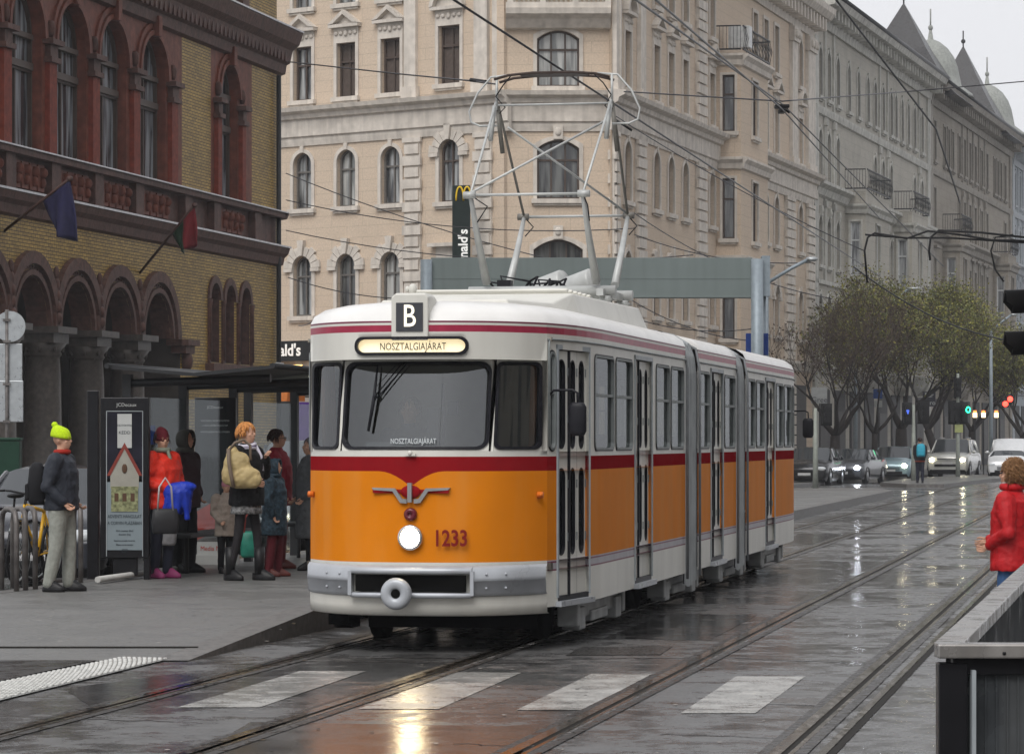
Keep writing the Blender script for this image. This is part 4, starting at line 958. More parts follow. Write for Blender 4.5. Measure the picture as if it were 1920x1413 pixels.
# ---- ends
def dip(x):   # lower edge of the red band with its point in the middle
    a=abs(x)
    return 1.50-(.13*(1-a/.27)**1.8 if a<.27 else 0)
for T,front in ((TF,True),(TB,False)):
    e=MB(); W_=XW; du=.05
    quadr(e,T,-W_,W_,.40,.75,0,du,True)
    quadr(e,T,-W_,W_,.75,(lambda x:dip(x)) if front else 1.50,1,du,True); quadr(e,T,-W_,W_,(lambda x:dip(x)) if front else 1.50,1.62,2,du,True)
    quadr(e,T,-W_,W_,1.62,1.665,0,du,True)
    hs=[(-.985,-.655,1.68,2.405,'round',.05),(-.622,.622,1.68,2.405,'round',.09),(.655,.985,1.68,2.405,'round',.05)]
    wall_row(e,T,-W_,W_,1.665,2.42,hs,.05,0,du,sm=True)
    if front:   # underside of the projecting cap
        n=44
        for k in range(n):
            x0=-W_+2*W_*k/n; x1=-W_+2*W_*(k+1)/n
            a,b=T(x0,2.42,0),T(x1,2.42,0); c,d=Vector((b.x,fronty(x1)-.03,2.42)),Vector((a.x,fronty(x0)-.03,2.42)); e.face([a,b,c,d],0)
    TT=(lambda x,z,d: T(x,z,d-.03)+Vector((0,-lean(z,x) if z>2.42 else 0,0))) if front else T
    TT=(lambda x,z,d: Vector((x*(1-.6*d/XW), fronty(x)+d-.03*(1-(abs(x)/XW)**6), z))) if front else T
    holes=[(-.46,.46,2.475,2.585,'round',.054)] if front else []
    wall_row(e,TT,-W_,W_,2.42,2.645,holes,.03,0,du,sm=True)
    for z0,z1,m in ((2.645,2.70,5),(2.70,2.72,0),(2.72,2.735,4)): quadr(e,TT,-W_,W_,z0,z1,m,du,True)
    e.build('front_panel' if front else 'rear_panel',MATS,tram)
    for a,b,z0,z1,k,r in hs:
        f=MB(); A=closedpath(a,b,z0,z1,k,r,.05); B=closedpath(a+.022,b-.022,z0+.022,z1-.022,k,r*.8,.05)
        it=min(.022,(b-a)*.15); B=[(a+it+(u-a)/(b-a)*(b-a-2*it), z0+it+(z-z0)/(z1-z0)*(z1-z0-2*it)) for u,z in A]
        ringprism(f,T,A,B,-.012,.04,0,True)
        o=f.build('windscreen' if b-a>.8 else 'corner_window',[RUB,ALU],tram); g=MB(); pane(g,T,a,b,z0,z1,k,.015,r=r,du=.05,sm=True)
        g.build('pane',GLASS if not front else glassmat('windscreen_glass',(.60,.65,.66),.13,.02,k=.5) if 'windscreen_glass' not in MT else MT['windscreen_glass'],o)
    # side strip between the end and the wall, cab side light
# narrow cab window on the right and left beside the door
for sg in (1,-1):
    f=MB(); TT=TR if sg==1 else TLf
# destination display
LIT=mat('lit_display',(.9,.85,.7),.5,var=0,emit=(1,.80,.45),es=.5); LITC=mat('lit_display_core',(.9,.88,.8),.5,var=0,emit=(1,.86,.58),es=.5)
TT=lambda x,z,d: Vector((x, fronty(x)+d-.03*(1-(abs(x)/XW)**6), z))
d_=MB(); A=closedpath(-.48,.48,2.455,2.605,'round',.07,.05); B=closedpath(-.45,.45,2.48,2.58,'round',.048,.05)
B=[(u*.95,2.53+(z-2.53)*.72) for u,z in A]; ringprism(d_,TT,A,B,-.03,.03,0,True); d_.build('display_frame',RUB,tram)
d_=MB(); pane(d_,TT,-.46,.46,2.475,2.585,'round',.022,r=.054,du=.04); d_.build('destination_display',[LIT],tram)
TXB=mat('display_black_text',(.03,.03,.035),.6,var=0)
t_=text_obj('destination_text','NOSZTALGIAJÁRAT',.085,TXB,tram,upM((.02,fronty(0)-.0165,2.522)),ext=.001,sx=.74)
t_=text_obj('windscreen_board_text','NOSZTALGIAJÁRAT',.062,mat('board_text',(.62,.66,.68),.6,var=0),tram,upM((.02,fronty(0)+.0,1.745)),ext=.001,sx=.70)
# route box with lamp
b=MB(); rg=[]
for y,w_,h0,h1 in ((-.0,.155,2.57,2.955),(.06,.155,2.60,2.965),(.30,.15,2.7,2.965),(.55,.11,2.8,2.955)):
    rg.append([Vector((-w_,y,h0)),Vector((w_,y,h0)),Vector((w_,y,h1-.03)),Vector((w_-.03,y,h1)),Vector((-w_+.03,y,h1)),Vector((-w_,y,h1-.03))])
b.rings(rg,0,sm=False); b.build('route_box',WHT,tram,bevel=.01)
b=MB(); b.box((0,-.004,2.765),(.225,.012,.235)); rb=b.build('route_plate',mat('route_black',(.055,.057,.065),.4),tram)
text_obj('route_letter','B',.26,LITC,rb,upM((0,-.012,2.765)),ext=.002,sx=.8,bold=.001)
b=MB(); b.ell((.0,.12,3.0),(.035,.035,.045)); b.ell((-.045,.12,3.0),(.02,.02,.025)); b.tube([(0,.12,2.95),(0,.12,3.0)],.02,6); b.build('roof_knob',WHT,tram)
# wing emblem, badge, headlight, number, latch, indicators
e=MB(); fy=lambda x: fronty(x)-.012
CH=mat('emblem_grey',(.30,.30,.30),.35,.6)
for sg in (-1,1):
    pts=[(sg*.03,1.27),(sg*.07,1.275),(sg*.13,1.36),(sg*.33,1.365)]; low=[(sg*.03,1.235),(sg*.085,1.24),(sg*.15,1.335),(sg*.315,1.345)]
    for i in range(3):
        q=[pts[i],pts[i+1],low[i+1],low[i]]; F_=[Vector((x,fy(x)-.02,z)) for x,z in q]; K_=[Vector((x,fy(x)+.012,z)) for x,z in q]
        e.face(F_)
        for k in range(4): e.face([F_[k],F_[(k+1)%4],K_[(k+1)%4],K_[k]])
e.box((0,fy(0)-.03,1.325),(.035,.035,.16)); e.build('wing_emblem',CH,tram)
e=MB(); e.ell((0,fy(0)+.0,1.33),(.085,.02,.055)); e.box((-.18,fy(.18)+.003,1.335),(.28,.012,.03)); e.box((.18,fy(.18)+.003,1.335),(.28,.012,.03)); e.build('emblem_base',RED,tram)
MX=Matrix.Rotation(R(90),3,'X')
e=MB(); e.lathe([(.055,-.01),(.055,.015),(.045,.03),(.02,.035),(.018,.02),(.001,.02)],(0,fy(0),1.145),16,M=MX); e.build('red_badge',mat('badge_red',(.12,.01,.02),.3,coat=.5),tram)
HZ=.955
hl=MB(); hl.lathe([(.102,-.02),(.108,.01),(.102,.035),(.083,.04),(.081,.02)],(0,fy(0),HZ),24,M=MX); h_o=hl.build('headlight',mat('chrome_ring',(.6,.6,.6),.2,.9),tram)
HLM=mat('headlight_lit',(1,1,.9),.3,var=0,emit=(1,.80,.48),es=34)
hl=MB(); hl.lathe([(.0005,.045),(.045,.04),(.082,.024)],(0,fy(0),HZ),24,M=MX); hl.build('lens',HLM,h_o)
text_obj('fleet_number','1233',.185,mat('number_red',(.20,.012,.012),.4,var=0),tram,upM((.335,fronty(.335)-.035,.945),math.atan((fronty(.5)-fronty(.17))/.33)),ext=.004,sx=.78,bold=.004)
e=MB(); e.box((0,fy(0)-.01,1.635),(.09,.03,.018)); e.ell((0,fy(0)-.02,1.65),(.02,.02,.022)); e.build('latch',WHT,tram)
for sx in (-1,1):
    e=MB(); e.ell((sx*.99,.58,1.30),(.022,.04,.022)); e.tube([(sx*.96,.58,1.30),(sx*1.01,.58,1.30)],.026,8); e.build('indicator_light',mat('amber_light',(.65,.16,.02),.25),tram)
# wipers and desk fans behind the glass
wp=MB(); yy=lambda x,z: fronty(x)+lean(z,x)-.03
wp.tube([(-.32,yy(.3,2.40),2.385),(-.335,yy(.3,2.1),2.10),(-.37,yy(.37,1.82),1.83)],[.006,.016,.012],6)
wp.tube([(-.10,yy(.1,2.4),2.40),(-.32,yy(.3,2.13),2.13)],.006,5); wp.tube([(-.06,yy(.1,2.4),2.40),(-.31,yy(.3,2.10),2.10)],.006,5); wp.tube([(-.14,yy(.1,2.4),2.40),(-.32,yy(.3,2.2),2.2)],.003,5)
wp.ell((-.325,yy(.3,2.11)-.005,2.12),(.018,.018,.03)); wp.build('wiper',RUB,tram)
fn=MB(); fn.box((.19,.42,2.10),(.03,.03,.25)); fn.tube([(.19,.42,1.72),(.20,.42,2.0)],.014,6)
fn.box((.10,.45,1.90),(.10,.04,.24),0); fn.box((.27,.45,2.02),(.09,.04,.12)); fn.build('cab_console_arm',RUB,tram)
cb=MB(); cb.box((0,.75,1.30),(1.6,.55,.75)); cb.box((-.30,.55,1.71),(.35,.25,.06)); cb.build('cab_desk',mat('cab_desk',(.10,.11,.11),.5),tram)
cp=MB(); cp.box((0,1.78,1.65),(1.9,.04,1.85)); cp.build('cab_bulkhead',mat('bulkhead',(.16,.15,.13),.5),tram)
cu=MB()
for sx in (-1,1):
    for k in range(5): cu.tube([(sx*(.90-.012*k),.72+.035*k,1.7),(sx*(.92-.012*k),.72+.035*k,2.4)],.022,6)
cu.build('cab_curtain',mat('brown_curtain',(.16,.075,.045),.8),tram)
# cab quarter windows beside the first door sit on the curved corner
# bumper, coupler cover
bm_=MB(); n=44
def bump(z,off,x): return Vector((x,fronty(x)-off,z))
W_=XW+.005
lv=[(.725,.02),(.70,.075),(.63,.085),(.60,.10),(.595,.085),(.50,.07),(.475,.03)]
for k in range(n):
    x0=-W_+2*W_*k/n; x1=-W_+2*W_*(k+1)/n; mid=abs((x0+x1)/2)
    if mid<.50:
        L2=[(.725,.02),(.70,.10),(.66,.10),(.655,.01)]
        for i in range(3): bm_.face([bump(*L2[i],x0),bump(*L2[i],x1),bump(*L2[i+1],x1),bump(*L2[i+1],x0)],0,None,True)
        L2=[(.505,.0),(.50,.09),(.465,.09),(.455,.0)]
        for i in range(3): bm_.face([bump(*L2[i],x0),bump(*L2[i],x1),bump(*L2[i+1],x1),bump(*L2[i+1],x0)],0,None,True)
    else:
        for i in range(len(lv)-1): bm_.face([bump(*lv[i],x0),bump(*lv[i],x1),bump(*lv[i+1],x1),bump(*lv[i+1],x0)],0,None,True)
for sg in (-1,1):
    x=sg*.51; bm_.face([bump(z,o,x) for z,o in lv]+[bump(.475,-.02,x),bump(.725,-.02,x)])
    for xx in (.62,.76):
        for z in (.655,.54): bm_.ell((sg*xx,fronty(xx)-.085,z),(.012,.01,.012),0,5)
    bm_.box((sg*.515,fronty(.51)-.05,.58),(.03,.11,.20))
bm_.build('bumper',BMP,tram)
sl_=MB(); sl_.box((0,fronty(.1)-.008,.58),(.92,.06,.135)); sl_.build('coupler_opening',UBL,tram)
cf=MB(); M2=Matrix.Rotation(R(90),3,'X'); cf.lathe([(.036,.0),(.040,.03),(.055,.042),(.10,.046),(.122,.03),(.132,.0),(.12,-.04),(.036,-.05)],(-.085,fronty(0)-.17,.50),28,M=M2); co=cf.build('coupler_disc',BMP,tram)
cf=MB(); cf.lathe([(.001,.01),(.05,.012)],(-.085,fronty(0)-.18,.50),16,M=M2); cf.tube([(-.085,fronty(0)-.16,.50),(-.02,.3,.5)],.05,8); cf.build('coupler_socket',UBL,co)
# white lower apron, curved under
ap=MB()
for k in range(n):
    x0=-XW+2*XW*k/n; x1=-XW+2*XW*(k+1)/n
    for (z0,o0),(z1,o1) in (((.47,.012),(.40,.012)),((.40,.012),(.32,-.01)),((.32,-.01),(.305,-.1))):
        ap.face([bump(z0,o0,x0),bump(z0,o0,x1),bump(z1,o1,x1),bump(z1,o1,x0)],0,None,True)
ap.build('apron',WHT,tram)
# mirror on its arm (right), rear mirror
def mirror(s,sx):
    m_=MB(); x=sx*sidex(s)
    m_.tube([(x,s,2.13),(x+sx*.04,s-.02,2.17),(x+sx*.20,s-.04,2.175),(x+sx*.245,s-.04,2.15),(x+sx*.25,s-.04,2.05)],.011,8); m_.tube([(x,s,2.13),(x-.01*sx,s-.0,1.95),(x,s,1.85)],.012,8)
    o=m_.build('mirror_arm',RUB,tram); g=MB()
    rg=[]
    for z,k in ((1.79,.55),(1.80,.8),(1.83,1),(2.03,1),(2.06,.8),(2.07,.55)):
        rg.append([Vector((x+sx*.245+.078*k*math.cos(a)*(abs(math.cos(a))**-.35 if abs(math.cos(a))>.01 else 1),s-.04+.04*k*math.sin(a),z)) for a in [2*math.pi*i/16 for i in range(16)]])
    g.rings(rg); g.build('mirror',RUB,o)
mirror(.74,1); mirror(19.75,1)
# ---- bellows
def bellows(s0,s1):
    m_=MB(); n=18; rg=[]
    prof_=[(1.0,.26),(1.0,2.45),(.985,2.62),(.94,2.76),(.80,2.86),(.5,2.92),(0,2.95),(-.5,2.92),(-.80,2.86),(-.94,2.76),(-.985,2.62),(-1.0,2.45),(-1.0,.26)]
    for i in range(n+1):
        k=i/n; e=min(i,n-i); r=(1.20 if e<2 else (1.19 if i%4<2 else 1.172)); rg.append([Vector((x*r,s0+(s1-s0)*k,z+(.04 if i%4<2 and z>2 else 0)-(.06*math.sin(math.pi*k) if z<.3 else 0))) for x,z in prof_])
    m_.rings(rg,0,closed=False,caps=False,sm=False)
    o=m_.build('bellows',BEL,tram); c=MB()
    for s in (s0,s1): c.tube([(1.235,s,.3),(1.235,s,2.5),(1.19,s,2.74),(.9,s,2.9),(.3,s,2.965),(-.3,s,2.965),(-.9,s,2.9),(-1.19,s,2.74),(-1.235,s,2.5),(-1.235,s,.3)],.016,6)
    for s in (s0+.38*(s1-s0),s0+.7*(s1-s0)): c.tube([(1.18,s,.3),(1.18,s,2.5),(1.14,s,2.76),(.85,s,2.9),(.3,s,2.99),(-.3,s,2.99)],.010,6)
    c.build('bellows_seam',mat('bellows_seam',(.20,.21,.22),.5),tram)
bellows(7.74,8.70); bellows(12.12,13.06)
# ---- underframe and bogies
for s in (3.0,8.2,12.6,16.9):
    b=MB(); bl=MB()
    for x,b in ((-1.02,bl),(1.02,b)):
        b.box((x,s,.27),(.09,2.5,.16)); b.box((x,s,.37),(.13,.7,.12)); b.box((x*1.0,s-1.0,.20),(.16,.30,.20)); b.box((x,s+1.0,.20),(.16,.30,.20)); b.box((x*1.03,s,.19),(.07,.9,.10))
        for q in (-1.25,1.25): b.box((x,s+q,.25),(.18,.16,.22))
    bl.box((0,s,.3),(1.9,.5,.15)); o=b.build('bogie',UND,tram,bevel=.015); bl.build('far_side_frame',UBL,o)  # far frame painted black to carry the shade under the body
    for q in (-.92,.92):
        for x in (-.72,.72):
            w_=MB(); w_.lathe([(.20,-.06),(.335,-.06),(.335,.05),(.31,.06),(.10,.06)],(x,s+q,.34),24,M=Matrix.Rotation(R(90),3,'Y')); w_.build('wheel',UBL,o)
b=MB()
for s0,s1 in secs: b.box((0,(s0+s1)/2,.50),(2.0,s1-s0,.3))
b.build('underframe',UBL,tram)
lg=MB(); lg.box((0,1.7,.22),(1.5,.04,.2)); lg.build('apron_shade_board',UBL,tram)  # black board added to stand in for the shadow beneath the front
# ---- roof equipment, pantograph
eq=MB(); rg=[]
for y,wb,wt,zt in ((1.35,.62,.55,2.965),(2.6,.80,.72,2.985),(3.3,.88,.78,3.10),(7.3,.88,.78,3.13),(7.62,.88,.80,2.98)):
    rg.append([Vector((-wb,y,2.80)),Vector((wb,y,2.80)),Vector((wt,y,zt)),Vector((-wt,y,zt))])
eq.rings(rg,0,sm=False)
for i in range(6): eq.box((.0,3.4+.25*i,3.135),(1.45,.06,.03))
eq.build('roof_casing',WHT,tram,bevel=.02)
PG=mat('pantograph_grey',(.46,.47,.46),.45,.2,var=.12,scale=6); PGD=mat('pantograph_dark',(.20,.19,.17),.5,.3)
pg=MB(); w0=.56; yc=6.62; knF,knR=(5.15,4.16),(7.98,4.14); bF,bR=(5.95,3.34),(7.12,3.36)
pg.tube([(-.75,6.0,3.25),(.75,6.0,3.25)],.055,10); pg.tube([(-.75,7.1,3.25),(.75,7.1,3.25)],.055,10)
for x in (-.62,.62): pg.box((x,6.55,3.23),(.07,1.5,.07))
for x in (-.65,.65):
    for y in (6.0,7.1): pg.lathe([(.07,0),(.09,.02),(.06,.04),(.09,.06),(.06,.08),(.07,.1)],(x,y,3.10),10)
pgo=pg.build('pantograph',PG,tram)
def arm(name,pts,r,m_=PG): q=MB(); q.tube(pts,r,8); q.build(name,m_,pgo)
for sx in (-1,1):
    arm('lower_arm',[(sx*w0,bF[0],bF[1]),(sx*w0,(bF[0]+knF[0])/2,3.72),(sx*w0,knF[0],knF[1])],[.045,.035,.022])
    arm('lower_arm',[(sx*w0,bR[0],bR[1]),(sx*w0,(bR[0]+knR[0])/2,3.72),(sx*w0,knR[0],knR[1])],[.045,.035,.022])
    arm('upper_arm',[(sx*w0,knF[0],knF[1]),(sx*.60,yc,5.22)],.014); arm('upper_arm',[(sx*w0,knR[0],knR[1]),(sx*.60,yc+.12,5.22)],.014,PGD)
    arm('spring_strut',[(sx*.60,yc-.05,5.18),(sx*.60-.03,yc-.12,4.82)],.024); arm('spring_strut',[(sx*.60,yc+.1,5.16),(sx*.60+.03,yc+.22,4.72)],.024,PGD)
    arm('knee_joint',[(sx*(w0-.05),knF[0],knF[1]),(sx*(w0+.07),knF[0],knF[1])],.035); arm('knee_joint',[(sx*(w0-.05),knR[0],knR[1]),(sx*(w0+.07),knR[0],knR[1])],.035,PGD)
    arm('head_upright',[(sx*.60,yc+.06,5.15),(sx*.60,yc+.06,5.50)],.014)
arm('cross_tube',[(-w0,knF[0],knF[1]),(w0,knF[0],knF[1])],.014); arm('cross_tube',[(-w0,knR[0],knR[1]),(w0,knR[0],knR[1])],.014)
arm('diagonal_tube',[(-w0,knF[0],knF[1]+.02),(.55,yc-.1,5.0)],.013); arm('diagonal_tube',[(w0,knR[0],knR[1]+.02),(-.50,yc+.15,4.98)],.013)
arm('cross_tube',[(-.60,yc+.06,5.2),(.60,yc+.06,5.2)],.011)
hd=MB()
for y in (yc-.08,yc+.2):
    hd.tube([(-.60,y,5.45),(-.45,y,5.49),(-.2,y,5.51),(.2,y,5.51),(.45,y,5.49),(.60,y,5.45)],.015,6,0)
hd.box((0,yc+.06,5.50),(.7,.3,.01),0)
hd.build('contact_strip',mat('carbon_strip',(.05,.035,.03),.5),pgo)
for sx in (-1,1):
    q=MB(); q.tube([(sx*.45,yc+.06,5.51),(sx*.66,yc+.06,5.49),(sx*.80,yc+.06,5.33),(sx*.89,yc+.06,5.14),(sx*.87,yc+.06,5.03),(sx*.78,yc+.06,4.99),(sx*.60,yc+.06,4.99)],.011,8); q.build('horn',PG,pgo)
    q=MB(); q.tube([(sx*.42,yc-.05,5.5),(sx*.52,yc,5.40),(sx*.60,yc,5.28)],.007,5); q.tube([(sx*.60,yc+.02,5.28),(sx*.52,yc+.1,5.18),(sx*.6,yc+.1,5.1)],.006,5); q.build('cable',RUB,pgo)
q=MB(); 
for sx in (-1,1): q.tube([(sx*w0,knF[0],knF[1]),(sx*(w0-.06)+.1,knF[0]+.05,4.05),(sx*w0+.05,knF[0]+.1,3.9)],.007,5); q.tube([(sx*w0,knR[0],knR[1]),(sx*w0+.1,knR[0],4.03),(sx*w0+.02,knR[0]-.05,3.93)],.007,5)
q.build('cable',RUB,pgo)
cy=MB()
for x,y in ((-.12,7.2),(.22,7.0)):
    cy.lathe([(.02,-.17),(.12,-.165),(.13,-.14),(.13,.14),(.12,.165),(.02,.17)],(x,y,3.36),20,M=Matrix.Rotation(R(72),3,'Y')@Matrix.Rotation(R(20),3,'X'))
cy.build('resistor_drum',PG,tram)
cb=MB(); rnd=random.Random(4)
for i in range(9):
    x=-.45+rnd.random()*.55; y=6.0+rnd.random()*.8
    cb.tube([(x,y,3.12),(x+rnd.uniform(-.15,.15),y,3.3+rnd.random()*.12),(x+rnd.uniform(-.3,.3),y+.1,3.36),(x+rnd.uniform(-.35,.35),y+.15,3.14)],.013,5)
cb.box((-.40,6.1,3.33),(.14,.12,.08)); cb.build('roof_cabling',RUB,tram)
lj=MB(); lj.tube([(-.3,6.3,3.18),(.45,6.3,3.18)],.07,10); lj.box((-.15,5.9,3.17),(.18,.2,.12)); lj.box((.2,5.8,3.17),(.2,.2,.1)); lj.build('insulator_bank',PG,tram)
# drip rails over the side
dr=MB()
for s0,s1 in secs:
    n=int((s1-s0)/.3); dr.tube([TR(s0+(s1-s0)*i/n,2.60,-.008) for i in range(n+1)],.010,5); dr.tube([TLf(s0+(s1-s0)*i/n,2.60,-.008) for i in range(n+1)],.010,5)
dr.tube([TR(.72,2.60,-.01),TR(.71,2.52,-.012),TR(.71,1.7,-.012)],.010,5)
dr.build('drip_rail',ALU,tram)
# ================================================================ PEOPLE
def remesh(mb,name,mt,parent,vox,noise=0.0,smooth=3,extra=None):
    t=bpy.data.objects.new('t',mb.mesh('t',mt)); COL.objects.link(t)
    r=t.modifiers.new('r','REMESH'); r.mode='VOXEL'; r.voxel_size=vox; r.use_smooth_shade=True
    s=t.modifiers.new('s','SMOOTH'); s.iterations=smooth; s.factor=.6
    if noise:
        tx=bpy.data.textures.get('folds') or bpy.data.textures.new('folds','CLOUDS'); tx.noise_scale=.085; tx.noise_depth=2
        d=t.modifiers.new('d','DISPLACE'); d.texture=tx; d.strength=noise; d.mid_level=.5; d.texture_coords='LOCAL'
    dg=bpy.context.evaluated_depsgraph_get(); me=bpy.data.meshes.new_from_object(t.evaluated_get(dg)); bpy.data.objects.remove(t)
    me.name=name; me.materials.clear(); me.materials.append(mt if not isinstance(mt,(list,tuple)) else mt[0])
    if extra is not None:
        mats=extra[1]; e=extra[0].mesh('e',mats); bm=bmesh.new(); bm.from_mesh(me); bm.from_mesh(e)
        bm.to_mesh(me); bm.free(); me.materials.clear()
        for m_ in mats: me.materials.append(m_)
    return mobj(name,me,parent)
def chain(mb,pts,rad,sub=3):
    # tapered limb with ball joints
    mb.tube(pts,rad,12)
    for p,r in zip(pts,rad): mb.ell(p,(r,r,r),0,8)
def body_rings(mb,lv,n=20):
    # lv: (z, cx, cy, rx, ry)
    mb.rings([[Vector((cx+rx*math.cos(2*math.pi*i/n),cy+ry*math.sin(2*math.pi*i/n),z)) for i in range(n)] for z,cx,cy,rx,ry in lv])
SKIN=mat('skin',(.50,.29,.20),.5,var=.06,scale=10)
EYE=mat('eye_dark',(.03,.02,.02),.3); LIP=mat('lips',(.33,.10,.09),.5)
def person(label,loc,yaw,hgt,coat,coatmat,trmat,shoemat,arms,legs,head=0.0,vox=.014,coat_len=.86,girth=1.0,puff=0.0,hem=None,heel=0,legr=1.0,tags=None,lean=0.0):
    p=thing('person',label,'person',loc,yaw,tags); k=hgt/1.75; p.scale=(k,k,k)
    V_=Vector
    # legs: two feet positions (x,y) ; arms: two (elbow,wrist)
    hips=[V_((s*.095,0,.90)) for s in (1,-1)]; sh=[V_((s*.185,.0+lean*0,1.42)) for s in (1,-1)]
    b=MB(); body_rings(b,[(.86,0,0,.10,.08),(.95,0,.01,.16,.11),(1.10,0,.0,.14,.10),(1.28,0,-.01,.165,.11),(1.40,0,0,.16,.09),(1.46,0,.01,.09,.07)])
    chain(b,[V_((0,.015,1.42)),V_((0,.0,1.50)),V_((0,-.01,1.56))],[.065,.055,.055])
    hr=Matrix.Rotation(head,3,'Z'); hc=V_((0,-.01,1.64))
    hp=lambda x,y,z: hc+hr@V_((x,y,z))
    b.ell(hp(0,.012,.025),(.074,.092,.095),0,12); b.ell(hp(0,-.030,-.035),(.058,.062,.080),0,10); b.ell(hp(0,-.055,-.085),(.030,.030,.024),0,8)
    b.ell(hp(0,-.098,-.012),(.012,.020,.024),0,6); b.ell(hp(0,-.082,-.058),(.024,.016,.014),0,6)
    for s in (1,-1): b.ell(hp(s*.076,.012,-.012),(.010,.020,.030),0,6); b.ell(hp(s*.045,-.066,-.022),(.020,.014,.018),0,6)
    feet=[V_((f[0],f[1],.09)) for f in legs]; knees=[hips[i].lerp(feet[i],.5)+V_((0,-.03,0)) for i in (0,1)]
    for i in (0,1): lr=min(1,legr)*.92; chain(b,[hips[i],knees[i],feet[i]],[.082*lr,.052*lr,.036*lr]); b.ell(feet[i]+V_((0,-.045,-.048)),(.030,.085,.022),0,8)
    for i in (0,1):
        e,w_=[V_(q) for q in arms[i]]; chain(b,[sh[i],e,w_],[.052,.040,.026])
    ex=MB()
    for i in (0,1):
        e,w_=[V_(q) for q in arms[i]]; d=(w_-e).normalized(); sd=d.cross(V_((0,1,0.2))).normalized(); fw=sd.cross(d).normalized()
        pc=w_+d*.045; M3=Matrix((sd,fw,d)).transposed(); b.ell(pc,(.038,.018,.048),0,8,rot=M3)
        for q,(o,l) in enumerate(((-.028,.062),(-.010,.074),(.009,.070),(.027,.054))):
            a=w_+d*.082+sd*o; m1=a+d*l*.42+fw*-.014; m2=m1+d*l*.12+fw*-.030; ex.tube([a-d*.02,a,m1,m2],[.009,.009,.0085,.007],7,0); ex.ell(m2,(.0072,)*3,0,5)
        a=w_+d*.03+sd*(-.034 if i==0 else .034)*1; t1=a+d*.03+sd*(-.018 if i==0 else .018)-fw*.01; t2=t1+d*.028-fw*.012; ex.tube([a-d*.01,a,t1,t2],[.012,.011,.010,.008],7,0); ex.ell(t2,(.008,)*3,0,5)
    for s in (1,-1): ex.ell(hp(s*.030,-.086,.005),(.012,.006,.0065),1,6); ex.box(hp(s*.031,-.088,.026),(.030,.008,.006),1)
    ex.ell(hp(0,-.094,-.052),(.021,.006,.006),2,6)
    remesh(b,'body',SKIN,p,vox,smooth=2,extra=(ex,[SKIN,EYE,LIP]))
    # jacket
    j=MB(); g=girth; q=puff
    z0=coat_len; w0=hem or .19
    body_rings(j,[(z0,0,.0,w0*g,(.165)*g),(z0+.05,0,0,(w0+.004)*g,.168*g),(max(z0+.1,1.02),0,-.005,.180*g,.160*g),(1.15,0,-.01,.178*g,.160*g),(1.30,0,-.004,.195*g,.160*g),(1.40,0,.01,.190*g,.14*g),(1.455,0,.012,.145,.11),(1.49,0,.008,.09,.085),(1.53,0,.004,.078,.076)])
    for i in (0,1):
        e,w_=[V_(t) for t in arms[i]]; s2=sh[i]+V_((0,0,-.015)); chain(j,[s2,s2.lerp(e,.5),e,w_-(w_-e).normalized()*.02],[.088+q,.078+q,.064+q,.048+q*.6])
    remesh(j,'jacket',coatmat,p,vox,noise=.022+.5*q)
    # trousers
    t=MB()
    if trmat:
        body_rings(t,[(.82,0,.005,.15,.12),(.90,0,.005,.17,.125),(.98,0,0,.16,.115)])
        for i in (0,1): chain(t,[hips[i],knees[i],feet[i]+V_((0,.005,.0))],[.098*legr,.072*legr,.060*legr if legr>=1 else .042])
        remesh(t,'trousers',trmat,p,vox,noise=.014)
    for i in (0,1):
        f=feet[i]; s=MB(); n=12
        tw=(.15 if i==0 else -.15)
        rg=[]
        for z,k0,l0 in ((-.09,.98,1.0),(-.07,1.04,1.02),(-.045,1.0,.98),(-.02,.8,.72),(.03,.66,.42)):
            rg.append([V_((.046*k0*math.cos(a),(-.055 if l0>.6 else -.01)+.14*l0*math.sin(a)*(1 if True else 1),z)) for a in [2*math.pi*m_/n for m_ in range(n)]])
        rg=[[f+Matrix.Rotation(tw,3,'Z')@v for v in r] for r in rg]; s.rings(rg)
        if heel: s.box(f+V_((0,.06,-.05)),(.04,.04,.08))
        if heel: s.tube([f+V_((0,0,-.02)),f+V_((0,0,.28))],[.052,.062],12)
        s.build('shoe',shoemat,p)
    return p,hp
def hat(p,hp,m_,pom=None,rim=.0,r=(.087,.103,.10),c=(0,.012,.045)):
    h=MB(); n=16; rg=[]
    for i in range(8):
        t=i/7; z=c[2]-.035-rim+ (r[2]+.035+rim)*math.sin(t*math.pi/2); k=math.cos(t*math.pi/2)**.6 if t<1 else .03
        rg.append([hp(c[0]+r[0]*k*math.cos(2*math.pi*j/n),c[1]+r[1]*k*math.sin(2*math.pi*j/n),z+(.018*math.sin(2*math.pi*j/n) if t<.9 else 0)) for j in range(n)])
    h.rings(rg); o=h.build('hat',m_,p)
    if pom: q=MB(); q.ell(hp(c[0]+pom[0],c[1]+pom[1],c[2]+r[2]+.012),(.036,.036,.034),0,8); q.build('pompom',m_,o)
    return o
